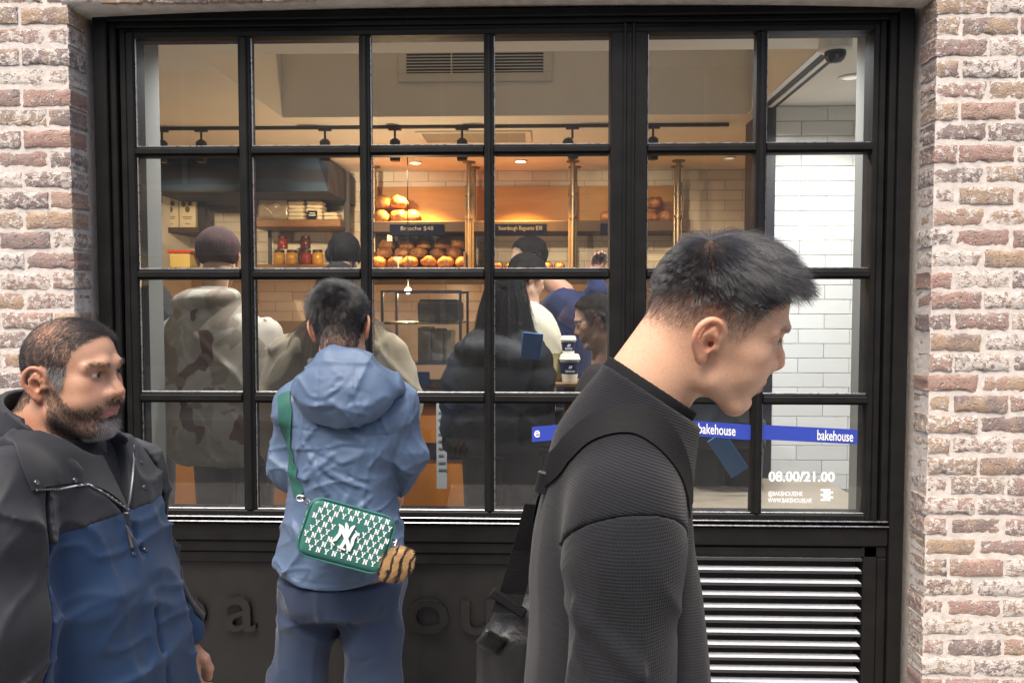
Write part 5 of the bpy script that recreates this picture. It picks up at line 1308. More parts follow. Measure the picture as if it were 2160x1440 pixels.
hair('hair', m_hb, bm, p, grad(gB, p), L.astype(np.float32), fl.astype(np.float32), gB, 7, lift=.46, clump=.55, grav=.06, rad=.00028, seed=32, minoff=(.0008, .009), cl_n=420, frizz=.16)
b = MB(); ep = bd.world([[.076, .004, -.006]])[0]; b.lathe(ep, [(.004, -.006), (.005, 0), (.003, .006)], 10, 'x'); b.done('earbud', m_whp, bm, True)
# jacket
m_rain = fabric('pale_blue_nylon', (.074, .120, .205), .52, .6, 1500, .05, 13, .45, .012)
m_greyc = fabric('grey_lining', (.055, .07, .085), .8, .3)
def bfold(P):
    w = ridge(P, 6, 121, (.8, 1, .8))*.004+crease(P, 9, 125, .8)*.009+crease(P, 9, 128, -.8)*.009+crease(P, 16, 131, .2)*.005+crease(P, 18, 134, 1.4)*.004
    return w
def hemz(P): return P[:, 2]-(Z(1247, DB-.13)+.05*np.clip((P[:, 0]-X(730, DB))/.2, -1, 1)**2+.012*np.clip((P[:, 0]-X(730, DB))/.2, -1, 1))
bst = [((575, 1005), (665, 900)), ((690, 1040), (640, 940)), ((700, 1000), (790, 1040)), ((780, 985), (855, 900)), ((845, 1000), (760, 1070)), ((640, 1160), (600, 1080)), ((830, 1180), (770, 1090)), ((600, 930), (588, 985)), ((700, 960), (640, 1010)), ((850, 905), (866, 955))]
bst = [[at(a[0], a[1], DB-.13), at(c[0], c[1], DB-.13)] for a, c in bst]
_rs = np.random.default_rng(17); bst2 = []
for cx_, cy_, ang, n_ in ((600, 975, 40, 5), (640, 940, 55, 4), (700, 990, -25, 4), (780, 1000, -35, 5), (850, 960, -60, 5), (866, 900, 75, 4), (620, 1130, 65, 4), (820, 1120, -60, 4), (740, 940, 20, 3), (600, 890, 70, 3)):
    for _ in range(n_):
        a = R_(ang+_rs.normal(0, 18)); L_ = _rs.uniform(20, 48); x_, y_ = cx_+_rs.normal(0, 22), cy_+_rs.normal(0, 26)
        bst2.append((at(x_-L_*math.cos(a), y_+L_*math.sin(a), DB-.13), at(x_+L_*math.cos(a), y_-L_*math.sin(a), DB-.13), _rs.choice([-1, 1], p=[.5, .5])*_rs.uniform(.002, .0045)))
def bjack0(P):
    d = btrunk(P, .0)
    for i in (0, 1):
        k = .005+.03*sm(bsh[i][2]-.13, bsh[i][2]-.02, P[:, 2]); e = barm(P, i); h = np.clip(.5+.5*(e-d)/k, 0, 1); d = e+(d-e)*h-k*h*(1-h)
    d = d-bfold(P)
    for s_ in bst: d = d-stroke(P*A(1, .5, 1), [s_[0]*A(1, .5, 1), s_[1]*A(1, .5, 1)], .015)*.007
    Q = P*A(1, .45, 1); back = P[:, 1] < DB+.02
    for a, c, h in bst2:
        e = cap(Q, a*A(1, .45, 1), c*A(1, .45, 1), 0.0); d = d-h*np.clip(1-e/.010, 0, 1)*back
    hh_ = np.abs(hemz(P)-.022); d = d+.0022*np.clip(1-hh_/.0035, 0, 1)
    yk = np.abs(P[:, 2]-Z(912, DB-.1)-.01*np.cos(P[:, 0]*8)); d = d+.0025*np.clip(1-yk/.004, 0, 1)*(P[:, 1] < DB)
    return d
def bjacket(P):
    d = smax(bjack0(P), -hemz(P), .008); d = smax(d, -smax(btrunk(P, -.02), hemz(P)-.03, .004), .004)
    d = smax(d, -bneck(P, .016), .006)
    for i in (0, 1):
        dw = bwr[i]-bel[i]; dw = dw/np.linalg.norm(dw); d = smax(d, np.minimum(plane(P, dw, bwr[i]-dw*.005), 9)*np.where(_n(P-bwr[i]) < .13, 1, -1)-0, .006) if False else d
        d = smax(d, -cap(P, bwr[i]-dw*.03, bwr[i]+dw*.09, .036, .05), .006)
    return d
gx = (axis((X(560, DB), X(900, DB), .0046)), axis((DB-.19, DB+.02, .0046), (DB+.02, DB+.34, .009)), axis((Z(1275, DB), Z(770, DB), .0046)))
cloth('jacket', bjacket, gx, m_rain, bm, 0)
HB = at(722, 826, DB-.135)
_r5 = np.random.default_rng(23); hs_ = np.stack([_r5.uniform(630, 815, 26), _r5.uniform(770, 890, 26), _r5.normal(5, 45, 26), _r5.uniform(12, 34, 26), _r5.choice([-1, 1], 26)*_r5.uniform(.003, .006, 26)], -1)
def bhood(P):
    t_ = P-HB
    d = ell(P, HB+A(.0, .02, -.005), (.138, .068, .098))
    d = smin(d, cap(P, HB+A(-.125, .07, .012), HB+A(-.03, .035, .085), .036, .028), .03); d = smin(d, cap(P, HB+A(.125, .07, .012), HB+A(.035, .035, .085), .036, .028), .03)
    d = smin(d, cap(P, HB+A(-.05, .03, .088), HB+A(.055, .03, .088), .024), .03)
    d = d-ridge(P, 10, 141, (.6, 1, 1))*.003-crease(P, 12, 143, 1.35)*.008-crease(P, 14, 146, .5)*.006-crease(P, 14, 149, -.5)*.006
    for a, c, h in (((640, 800), (808, 792), .010), ((650, 775), (690, 870), .007), ((745, 790), (800, 850), .008), ((665, 850), (730, 905), .006), ((700, 815), (760, 822), .007), ((655, 835), (700, 800), .006), ((770, 860), (812, 815), .006)):
        d = d+stroke(P, [at(*a, DB-.20), at(*c, DB-.20)], .016)*h*sm(DB-.08, DB-.14, P[:, 1])
    for k_ in range(26):
        a = R_(hs_[k_, 2]); L_ = hs_[k_, 3]; x_, y_ = hs_[k_, 0], hs_[k_, 1]; p0, p1 = at(x_-L_*math.cos(a), y_+L_*math.sin(a), DB-.2), at(x_+L_*math.cos(a), y_-L_*math.sin(a), DB-.2)
        d = d+hs_[k_, 4]*np.clip(1-cap(P*A(1, .3, 1), p0*A(1, .3, 1), p1*A(1, .3, 1), 0.0)/.011, 0, 1)*sm(DB-.06, DB-.12, P[:, 1])
    for px_ in (663, 742): d = d+.0022*np.clip(1-np.abs(P[:, 0]-X(px_, DB-.2)-.02*(P[:, 2]-HB[2]))/.003, 0, 1)*(P[:, 2] > HB[2])
    d = smax(d, -bneck(P, .014), .008)
    return d
cloth('hood', bhood, (axis((HB[0]-.20, HB[0]+.20, .0042)), axis((HB[1]-.10, HB[1]+.19, .0042)), axis((HB[2]-.13, HB[2]+.14, .0042))), m_rain, bm, 1)
def binner(P):
    r = np.abs(bneck(P, .030)-ridge(P, 12, 151)*.003)-.007
    return smax(smax(r, plane(P, (.12, .18, 1), bnb+A(0, 0, .045)), .006), plane(P, (0, 0, -1), bnb+A(0, 0, -.05)), .004)
cloth('inner_collar', binner, (axis((bnb[0]-.12, bnb[0]+.12, .0045)), axis((bnb[1]-.12, bnb[1]+.12, .0045)), axis((bnb[2]-.06, bnb[2]+.08, .0045))), m_greyc, bm, 1)
m_jean = fabric('blue_trousers', (.028, .043, .082), .85, .35, 1100, .15, 18, .2)
def btrous(P):
    d = smin(leg(P, -1), leg(P, 1), .012); d = smin(d, smax(btrunk(P, -.018), Z(1275, DB)-P[:, 2], .03), .03)
    pel = ell(P, A(X(716, DB), DB+.02, Z(1215, DB)), (.185, .14, .13)); d = smin(d, pel, .05)
    d = d-ridge(P, 6, 161, (1, 1, .5))*.005-crease(P, 8, 165, 1.1)*.009-crease(P, 9, 168, -1.1)*.009-crease(P, 16, 171, .1)*.005
    for a, c in (((735, 1295), (745, 1430)), ((690, 1280), (650, 1300)), ((740, 1275), (800, 1285)), ((752, 1400), (800, 1385)), ((600, 1400), (660, 1420))): d = d+stroke(P, [at(*a, DB-.09), at(*c, DB-.09)], .014)*.004
    return smax(d, P[:, 2]-Z(1215, DB), .01)
cloth('trousers', btrous, (axis((X(555, DB), X(850, DB), .006)), axis((DB-.16, DB+.20, .008)), axis((.06, .44, .02), (.44, Z(1210, DB), .006))), m_jean, bm, 1)
for s_ in (-1, 1): b = MB(); c_ = A(X(620 if s_ < 0 else 784, DB), DB+.09, 0); b.box(c_+A(-.05, -.13, .0), c_+A(.05, .15, .09), c=.03); b.done('shoe', m_whp, bm)
bj = lambda P: np.minimum(bjacket(P), bhood(P))
# green crossbody bag ---------------------------------------------------
bag = thing('crossbody_bag', 'small teal green bag with an all over white letter print hanging across the blue jacket', 'bag', tuple(at(735, 1130, DB-.2)))
m_teal = NT('teal_leather'); p_ = m_teal.pos(); m_teal.col((.020, .115, .096)); m_teal.set(Roughness=.48); m_teal.bump(m_teal.noise(p_, 900, 2), .2, .0006); m_teal = m_teal.m
m_strp = M('teal_webbing', (.010, .085, .066), .7, var=.15, scale=90, bump=.3, bscale=1500)
m_white = M('white_print', (.72, .73, .72), .6); m_chr = M('steel_hook', (.75, .75, .74), .18, 1.0)
sp = on(bjack0, [(602, 800), (600, 830), (603, 870), (609, 920), (616, 970), (624, 1015), (633, 1044)], 1.5)
ribbon_on(bjack0, sp, .043, 'strap', m_strp, bag, .004, .002)
th = R_(-15.5); ub = A(math.cos(th), 0, math.sin(th)); wb = A(-math.sin(th), 0, math.cos(th)); nb_ = A(0, -1, 0)
# the bag leans: its face looks a little up and to the right, so its left side and base show
Rb = np.array(Matrix.Rotation(R_(15.5), 3, 'Y') @ Matrix.Rotation(R_(-16), 3, 'X') @ Matrix.Rotation(R_(14), 3, 'Z'), np.float32)
BO = A(*at(730, 1128, DB-.235)); bw, bh, bdp = .120, .078, .036
ux, uy, uz = Rb[:, 0], -Rb[:, 1], Rb[:, 2]       # across, out of the face (towards us), up
def bagf(P):
    q_ = (P-BO) @ Rb
    d = rbox(P, BO, (bw, bdp, bh), .016, Rb); r = np.maximum(np.abs(q_[:, 0])/bw, np.abs(q_[:, 2])/bh)
    # pillow the face a little; corners rounded
    q2 = np.abs(q_[:, [0, 2]])-A(bw-.034, bh-.034); rr = _n(np.maximum(q2, 0))+np.minimum(q2.max(-1), 0)-.034
    d = smax(d, rr, .004)-.004*np.clip(1-r, 0, 1)
    return d
mn = BO-.16; mx = BO+.16
cloth('bag_body', bagf, (axis((BO[0]-.16, BO[0]+.16, .0042)), axis((BO[1]-.10, BO[1]+.10, .0042)), axis((BO[2]-.14, BO[2]+.14, .0042))), m_teal, bag, 1)
def rr_pts(w, h, r, n=7):
    o = []
    for cx_, cz_, a0 in ((w-r, h-r, 0), (-(w-r), h-r, 90), (-(w-r), -(h-r), 180), (w-r, -(h-r), 270)):
        for k in range(n): a = R_(a0+90*k/(n-1)); o.append((cx_+r*math.cos(a), cz_+r*math.sin(a)))
    return o
def bw_(x, y, z): return BO+Rb @ A(x, y, z)
b = MB(); b.tube([bw_(x, -bdp+.006, z) for x, z in rr_pts(bw+.0006, bh+.0006, .036)], .0026, 8, closed=True); b.done('front_piping', m_teal, bag, True)
b = MB(); b.tube([bw_(x, bdp-.006, z) for x, z in rr_pts(bw+.0006, bh+.0006, .036)], .0026, 8, closed=True); b.done('back_piping', m_teal, bag, True)
# letter print: small slab-serif N and Y, staggered rows, on the face and round the gusset
NN = [[(0,0),(.34,0),(.34,.14),(.26,.14),(.26,.86),(.34,.86),(.34,1),(0,1),(0,.86),(.07,.86),(.07,.14),(0,.14)], [(.07,1),(.30,1),(.82,.0),(.60,.0)], [(.56,1),(.9,1),(.9,.86),(.82,.86),(.82,0),(.64,0),(.64,.86),(.56,.86)]]
YY = [[(0,1),(.36,1),(.36,.87),(.28,.87),(.46,.56),(.54,.40),(.36,.40),(.07,.87),(0,.87)], [(.90,1),(.54,1),(.54,.87),(.62,.87),(.44,.56),(.36,.40),(.54,.40),(.83,.87),(.90,.87)], [(.36,.42),(.54,.42),(.54,.14),(.66,.14),(.66,0),(.24,0),(.24,.14),(.36,.14)]]
def glyphs(b, polys, o, u, w, s, t): 
    for k, pl_ in enumerate(polys):
        n_ = np.cross(u, w); b.poly([(x*s, y*s) for x, y in pl_], o+n_*(.00012*k), u, w, t)
b = MB(); ls = .0138; row = 0
zz = bh-.020
while zz > -bh+.002:
    x = -bw+.004+(.0125 if row % 2 else 0)-.006*row % .0504; k = row
    x = -bw-.01+((row*.0118) % .0436)
    while x < bw-.012:
        q2 = A(abs(x+.006)-(bw-.036), abs(zz+.006)-(bh-.036)); ok = (_n(np.maximum(q2, 0)[None])[0] < .025) and x > -bw+.004
        emb = abs(x+.006+.002) < .034 and abs(zz+.006) < .036
        if ok and not emb:
            r_ = max(abs(x+.006)/bw, abs(zz+.006)/bh); o = bw_(x, -bdp-.004*(1-r_)-.0004, zz)
            glyphs(b, NN if k % 2 == 0 else YY, o, Rb[:, 0], Rb[:, 2], ls, .0006)
        x += .0218; k += 1
    zz -= .0168; row += 1
# gusset letters (bottom and left side and top)
for (n, lo, hi) in (('b', -bw+.03, bw-.03), ('t', -bw+.03, bw-.03)):
    for r_ in (0, 1, 2):
        x = lo+(r_ % 2)*.012; k = r_
        while x < hi:
            if n == 'b': o = bw_(x, -bdp+.014+r_*.019, -bh-.0006); glyphs(b, NN if k % 2 else YY, o+Rb[:, 1]*.012, Rb[:, 0], -Rb[:, 1], ls, .0006)
            else: o = bw_(x, -bdp+.014+r_*.019, bh+.0006); glyphs(b, NN if k % 2 else YY, o, Rb[:, 0], Rb[:, 1], ls, .0006)
            x += .0245; k += 1
for r_ in (0, 1, 2):
    z = -bh+.036; k = r_
    while z < bh-.045:
        o = bw_(-bw-.0006, bdp-.010-r_*.019, z); glyphs(b, NN if k % 2 else YY, o, -Rb[:, 1], Rb[:, 2], ls, .0006); z += .0215; k += 1
tag(b.done('letter_print', m_white, bag), kind='stuff')
# raised interlocked monogram in the middle
def seg(b, pts, w, o, h=.0035): 
    P_ = []; n = len(pts); L_ = []; R2 = []
    for i, (x, y) in enumerate(pts):
        a = np.array(pts[max(0, i-1)]); c = np.array(pts[min(n-1, i+1)]); d = (c-a)/np.linalg.norm(c-a); nn_ = np.array([-d[1], d[0]]); ww = w[i] if hasattr(w, '__len__') else w
        L_.append(np.array([x, y])+nn_*ww); R2.append(np.array([x, y])-nn_*ww)
    pl_ = [tuple(p_) for p_ in R2]+[tuple(p_) for p_ in L_[::-1]]
    b.poly(pl_, o, Rb[:, 0], Rb[:, 2], h)
mo = bw_(-.004, -bdp-.0035, -.002); b = MB(); mo2 = lambda k: mo-Rb[:, 1]*.0004*k
S = .034
for k, (pts, w) in enumerate((([(-.95, -.62), (-.72, -.40), (-.52, .1), (-.55, .62), (-.62, .80)], [.05, .13, .13, .13, .06]), ([(-.80, .80), (-.50, .62), (0, .0), (.42, -.62), (.60, -.98)], [.06, .15, .16, .15, .05]), ([(.62, -1.0), (.66, -.45), (.62, .0), (.74, .36), (.98, .52)], [.05, .12, .13, .14, .05]),
                           ([(-.30, 1.06), (-.18, .86), (.06, .22), (.12, .02)], [.05, .13, .14, .13]), ([(.44, 1.02), (.30, .80), (.14, .2), (.02, -.4), (-.10, -.86)], [.05, .13, .14, .13, .13]), ([(-.38, -.86), (-.06, -.92), (.26, -.98)], [.06, .07, .06]), ([(-1.05, -.52), (-.86, -.72), (-.70, -.80)], [.04, .06, .04]), ([(.60, .66), (.80, .46), (1.02, .34)], [.03, .06, .04]))):
    seg(b, [(x*S, y*S) for x, y in pts], [q_*S for q_ in w], mo2(k))
b.done('monogram', m_white, bag)
# hook, ring, charm strap
hk0 = at(634, 1050, DB-.17); hk1 = bw_(-bw+.004, -.01, bh-.02)
b = MB(); b.tube([hk0+A(.012*math.cos(a), 0, .008*math.sin(a)) for a in np.linspace(0, 2*math.pi, 14)[:-1]], .0022, 6, closed=True)
mid = (hk0+hk1)/2; dv = (hk1-hk0); Lk = np.linalg.norm(dv); dv = dv/Lk; sd_ = np.cross(dv, A(0, 1, 0)); sd_ /= np.linalg.norm(sd_)
b.tube([mid+dv*(Lk*.36*math.cos(a))+sd_*(.0095*math.sin(a)) for a in np.linspace(0, 2*math.pi, 18)[:-1]], .0024, 6, closed=True); b.tube([hk0+dv*.005, mid-dv*Lk*.33], .0045, 8); b.tube([mid+dv*Lk*.36, hk1], [.003, .004], 6); b.done('snap_hook', m_chr, bag, True)
b = MB(); e0 = bw_(bw+.002, 0, .02); e1 = at(833, 1150, DB-.235); b.tube([e0, (e0+e1)/2+A(.012, -.005, .008), e1], .0022, 6); b.tube([e1+A(.008*math.cos(a), 0, .010*math.sin(a)) for a in np.linspace(0, 2*math.pi, 12)[:-1]], .0018, 6, closed=True); b.done('charm_ring', m_chr, bag, True)
# furry striped pompom
PC = A(*at(834, 1187, DB-.235)); pp = thing('fur_charm', 'tan fluffy pompom with dark tiger stripes dangling from the green bag', 'charm', tuple(PC))
t = NT('tiger_fur'); po = t.obj(); nz = t.noise(po, 28, 2); sx = t.node('ShaderNodeSeparateXYZ'); t.link(po, sx.inputs[0])
wv = t.math('SINE', t.math('ADD', t.math('MULTIPLY', t.math('MULTIPLY_ADD', sx.outputs[2], -.35, sx.outputs[0]), 225), t.math('MULTIPLY', nz, 7)))
t.col(t.ramp(wv, [(.30, (.46, .29, .13)), (.5, (.42, .26, .12)), (.62, (.022, .016, .012))])); t.set(Roughness=.7); m_fur = t.m
def pomf(P): return smin(sph(P, PC+A(0, 0, -.002), .038), smin(sph(P, PC+A(.018, 0, .012), .026), sph(P, PC+A(-.018, 0, -.014), .026), .01), .01)-.003*vnoise(P, 60, 4)
o_, pv, pf = cloth('fur_ball', pomf, tuple(axis((PC[k]-.062, PC[k]+.062, .005)) for k in range(3)), m_fur, pp, 1)
p = scatter(pv, pf, np.ones(len(pv), np.float32), 5200, 41); n_ = grad(pomf, p); hair('fur', m_fur, pp, p, n_, (.011+.006*np.random.default_rng(5).random(len(p))).astype(np.float32), (n_+A(0, 0, -.8)).astype(np.float32), None, 4, lift=.6, clump=.3, grav=.3, rad=.00035, seed=42, cl_n=160, frizz=.5)
print('B man', round(_t.time()-_t0, 1))
# ------------------------------------------------------------------ bread shelves and stock along the back wall
m_wood = NT('shelf_wood'); p_ = m_wood.mapping(m_wood.pos(), (2, 14, 30)); m_wood.col(m_wood.ramp(m_wood.noise(p_, 3, 4, .6, 1.5), [(.3, (.15, .075, .03)), (.7, (.26, .14, .06))])); m_wood.set(Roughness=.5); m_wood = m_wood.m
m_dwood = M('dark_wood', (.040, .020, .010), .6, var=.3, scale=25)
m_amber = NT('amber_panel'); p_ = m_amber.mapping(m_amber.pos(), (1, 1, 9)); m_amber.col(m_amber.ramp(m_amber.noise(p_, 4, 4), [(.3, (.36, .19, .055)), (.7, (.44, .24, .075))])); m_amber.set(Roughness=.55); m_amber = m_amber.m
m_navyp = M('navy_card', (.006, .009, .030), .85, spec=.1)
SY = 7.0
bs = thing('bread_shelf', 'long wooden bread shelf with navy price boards against the amber lit back wall', 'shelf', (X(1100, SY), SY, 0))
sx0, sx1 = X(772, SY), X(1440, SY)
zu = Z(470, SY); zl = Z(492, SY)
b = MB(); b.box((sx0, SY-.16, zl), (sx1, BYK-.008, zu), c=.004); b.done('shelf_board', m_dwood, bs)
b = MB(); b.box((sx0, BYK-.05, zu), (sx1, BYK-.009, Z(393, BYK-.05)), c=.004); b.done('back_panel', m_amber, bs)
zl0 = Z(570, SY)
b = MB(); b.box((sx0, SY-.22, zl0-.06), (sx1+.1, BYK-.008, zl0), c=.004); b.done('lower_board', m_wood, bs)
b = MB(); b.box((sx0, SY-.23, zl0-.13), (sx1+.1, SY-.205, zl0-.061)); b.done('lower_fascia', m_dwood, bs)
for px, d_ in ((792, 7.02), (990, 6.82), (1000, 7.1), (1207, 6.82), (1211, 7.1), (1428, 6.82), (1424, 7.1)):
    x = X(px, d_); b = MB(); b.tube([(x, d_, CZ-.002), (x, d_, zl0)], .020, 12); b.lathe((x, d_, CZ), [(.055, -.001), (.055, -.012), (.022, -.018), (.022, -.05)], 16); b.done('steel_upright', M('brass_steel', (.30, .25, .19), .48, 1.0) if px == 792 else bpy.data.materials['brass_steel'], bs, True)
    if px in (990, 1207, 1428):
        b = MB(); b.tube([(x-.026, d_+.02, Z(390, d_)), (x-.026, d_+.02, zl0)], .011, 8); b.tube([(x+.030, d_+.02, Z(385, d_)), (x+.030, d_+.02, zl0)], .009, 8)
        for zz in (zu+.03, zu+.22): b.lathe((x, d_, zz), [(.024, -.012), (.034, -.012), (.034, .012), (.024, .012)], 12)
        b.done('pipe_bracket', bpy.data.materials['brass_steel'], bs, True)
for px0, px1, tx, sub, wpx in ((824, 938, 'Brioche $48', 'butter, eggs, sea salt', 70), (1042, 1153, 'Sourdough Baguette $38', 'flour, water, salt', 92), (1265, 1360, 'Ciabatta $38', 'olive oil', 60)):
    yb = SY-.185; x0, x1 = X(px0, yb), X(px1, yb); z0, z1 = Z(496, yb), Z(472, yb)
    b = MB(); b.box((x0, yb-.012, z0), (x1, yb, z1), c=.002); o = b.done('price_board', m_navyp, bs)
    if px0 < 1200:
        xc = (x0+x1)/2; w_ = wpx*yb/F
        tag(lettering('price_lettering', tx, M('price_print', (.30, .30, .30), .8), o, (xc-w_/2, yb-.0135, z0+.042), .05, depth=.0005, width=w_), kind='stuff')
# loaves ---------------------------------------------------------------
t = NT('crust'); po = t.obj(); oi = t.node('ShaderNodeObjectInfo').outputs['Random']; n = t.noise(po, 14, 4, .6); n2 = t.noise(po, 70, 3); sx = t.node('ShaderNodeSeparateXYZ'); t.link(po, sx.inputs[0])
c = t.ramp(t.math('MULTIPLY_ADD', oi, .15, n), [(.35, (.09, .030, .009)), (.55, (.23, .085, .024)), (.75, (.40, .19, .06))]); fl_ = t.ramp(n2, [(.55, (0, 0, 0)), (.72, (.55, .55, .55))])
t.col(t.mix(fl_, c, (.50, .36, .21))); t.set(Roughness=.55); t.bump(t.math('ADD', n, t.math('MULTIPLY', n2, .5)), .6, .006); m_crust = t.m
def loaf_mesh(r, seed, rx=1, rz=.8):
    def f(P):
        d = ell(P, (0, 0, 0), (r*rx, r, r*rz)); d = d-vnoise(P, 16, seed)*.010-ridge(P, 20, seed+3)*.004
        cut = np.abs(P[:, 0]*math.cos(seed)+P[:, 1]*math.sin(seed)-.15*P[:, 2]); d = d+.010*np.clip(1-cut/.012, 0, 1)*(P[:, 2] > r*.2)
        return smax(d, -P[:, 2]-r*rz*.72, .01)
    v, fc = surface(f, *(axis((-r*1.5, r*1.5, r*.13)),)*3); v = relax(v, fc, 1, .4)
    o = mk('loaf', v+np.array([0, 0, r*rz*.72]), fc, m_crust, None, True); me = o.data; bpy.data.objects.remove(o); return me
LOAF = [loaf_mesh(.085, i) for i in range(4)]
nl = 0
def loaf(px, d_, z, s, label, group, rz=0.0, sq=1.0, name='bread_loaf'):
    global nl
    o = bpy.data.objects.new(name, LOAF[nl % 4]); nl += 1; COL.objects.link(o); x = X(px, d_); o.location = (x, d_, z); o.scale = (s, s, s*sq); o.rotation_euler = (random.uniform(-.15, .15), random.uniform(-.15, .15), random.uniform(0, 6.3)); tag(o, label, 'bread', group); return o
G1 = 'loaves piled at the left of the upper bread shelf'
lab = ['brown crusty loaf at the left end of the lower row on the upper shelf', 'middle loaf of the lower row of five on the upper shelf', 'right hand end loaf of the lower row on the upper shelf', 'left loaf resting on top of the pile on the upper shelf', 'right loaf resting on top of the pile on the upper shelf']
for k, (px, zz, dd) in enumerate(((808, 0, 6.98), (843, 0, 6.96), (872, 0, 6.98), (812, .125, 7.0), (843, .125, 6.98))): loaf(px, dd, zu+zz, .88, lab[k], G1, sq=1.12)
G2 = 'loaves on the upper shelf right of the wide window post'
for k, (px, zz, dd, l_) in enumerate(((1281, 0, 6.98, 'loaf at the edge of the wide window post on the upper shelf'), (1372, 0, 7.0, 'loaf just right of the window post, lower left of its pile'), (1402, 0, 6.97, 'right hand loaf of the pile beside the steel upright'), (1378, .12, 7.0, 'loaf on top of the pile right of the window post'))): loaf(px, dd, zu+zz, .88, l_, G2, sq=1.0)
# basket of round loaves on the lower shelf
bk = thing('bread_basket', 'shallow wooden tray heaped with round floury loaves on the lower shelf', 'tray', (X(880, SY), SY-.05, zl0))
b = MB(); w0, w1 = X(788, SY-.1), X(985, SY-.1); b.box((w0, SY-.20, zl0+.001), (w1, SY+.24, zl0+.02)); b.box((w0, SY-.20, zl0+.02), (w0+.02, SY+.24, zl0+.15)); b.box((w1-.02, SY-.20, zl0+.02), (w1, SY+.24, zl0+.15)); b.box((w0+.02, SY+.22, zl0+.02), (w1-.02, SY+.24, zl0+.20)); b.done('tray', m_wood, bk)
nm = ['first', 'second', 'third', 'fourth', 'fifth', 'sixth']
for r_, (zz, dd, n_, p0, dp) in enumerate(((.02, 6.88, 6, 800, 35), (.10, 6.98, 5, 816, 36), (.185, 7.10, 5, 822, 36))):
    for k in range(n_): loaf(p0+k*dp+random.uniform(-3, 3), dd, zl0+zz, .86, 'round floury loaf, %s from the left in the %s row of the heaped tray' % (nm[k], ['front', 'middle', 'back top'][r_]), 'round loaves heaped on the lower shelf tray', name='round_loaf')
for k, px in enumerate((1050, 1075, 1155, 1180)): loaf(px, 6.9, zl0, .55, 'small round loaf on the lower shelf between the steel uprights, %s from the left' % nm[k], 'small loaves on the lower shelf', name='small_loaf')
b = MB(); pc = at(822, 502, 6.9); b.box(pc+A(-.022, -.002, -.028), pc+A(.022, .002, .028)); b.tube([pc+A(0, .001, .028), pc+A(0, .12, .10)], .002, 6); tag(b.done('price_tag', m_wh), 'small white price tag hanging under the brioche board', 'tag')
b = MB(); pc = at(840, 545, 6.72); b.box(pc+A(-.035, -.003, -.014), pc+A(.035, .003, .014)); b.box(pc+A(-.006, -.002, -.13), pc+A(.006, .002, -.014)); tag(b.done('price_stand', m_wh), 'white T shaped price stand in front of the round loaves', 'tag')
# left hand shelves -----------------------------------------------------
ly = 7.0
ca = thing('awning_box', 'dark navy boxed canopy hanging over the left shelves', 'canopy', (X(500, 6.3), 6.3, 2.5))
b = MB(); y0_ = 6.3
tx = [X(322, y0_), X(696, y0_)]; zt_, zb_ = Z(300, y0_), Z(402, y0_)
v_ = [(tx[0], y0_, zb_), (tx[1], y0_, zb_), (tx[1], y0_, Z(336, y0_)), (X(658, y0_), y0_+.12, zt_), (tx[0], y0_+.12, zt_)]
b.add(v_+[(x, 7.22, z) for x, y, z in v_], [(0,1,2,3,4), (9,8,7,6,5), (0,5,6,1), (1,6,7,2), (2,7,8,3), (3,8,9,4), (4,9,5,0)])
m_can = NT('navy_canvas'); po = m_can.obj(); wv = m_can.node('ShaderNodeTexWave'); wv.wave_type = 'RINGS'; m_can.link(po, wv.inputs[0]); wv.inputs['Scale'].default_value = 1.6; wv.inputs['Distortion'].default_value = 3; m_can.col(m_can.ramp(wv.outputs['Fac'], [(.45, (.006, .009, .022)), (.75, (.010, .030, .065))])); m_can.set(Roughness=.7); m_can = m_can.m
b.done('canvas', m_can, ca)
b = MB(); b.box((tx[0], y0_-.004, zb_-.08), (X(345, y0_), y0_+.03, zb_-.001)); b.done('valance', M('plum_canvas', (.035, .008, .02), .8), ca)
b = MB(); b.box((tx[1]-.05, 7.0, Z(520, 7.0)), (tx[1]-.02, 7.03, zb_-.001)); b.done('post', m_bk, ca)
ls_ = thing('wall_shelf', 'dark shelf on the left holding printed oil tins', 'shelf', (X(400, ly), ly, Z(484, ly)))
b = MB(); b.box((X(300, ly), ly-.15, Z(492, ly)), (X(440, ly), BYK-.008, Z(481, ly)), c=.003); b.done('board', m_dwood, ls_)
m_tin = M('cream_tin', (.60, .55, .42), .35, var=.05, scale=8); m_olive = M('olive_print', (.10, .085, .035), .6); m_txt = M('brown_print', (.16, .11, .06), .6)
def tin(px0, px1, label):
    yy = ly-.10; x0, x1 = X(px0, yy), X(px1, yy); z0, z1 = Z(481, ly)+.001, Z(403, yy)
    o = thing('oil_tin', label, 'tin', ((x0+x1)/2, yy+.06, z0), 'olive printed tins on the left shelf')
    b = MB(); b.box((x0, yy, z0), (x1, yy+.12, z1), c=.004); b.done('can', m_tin, o)
    xc = (x0+x1)/2; w = x1-x0; b = MB()
    for dx, dz, r in ((-.22, .66, .13), (.16, .69, .13), (.02, .52, .15)):
        b.poly([(r*w*math.cos(a), 1.25*r*w*math.sin(a)) for a in np.linspace(0, 2*math.pi, 12)[:-1]], (xc+dx*w, yy-.0004, z0+dz*(z1-z0)), (1,0,0), (0,0,1), .0012)
    b.tube([(xc, yy-.001, z0+.80*(z1-z0)), (xc-.02, yy-.001, z0+.6*(z1-z0))], .003, 5); b.done('olive_emblem', m_olive, o)
    lettering('tin_lettering', 'DAVID', m_txt, o, (xc-.34*w, yy-.001, z0+.86*(z1-z0)), .05, depth=.0005, width=.68*w)
    b = MB()
    for dz, ww in ((.30, .6), (.25, .5), (.10, .3)): b.box((xc-ww*w/2, yy-.0012, z0+dz*(z1-z0)), (xc+ww*w/2, yy-.0004, z0+(dz+.022)*(z1-z0)))
    tag(b.done('small_print', m_txt, o), kind='stuff')
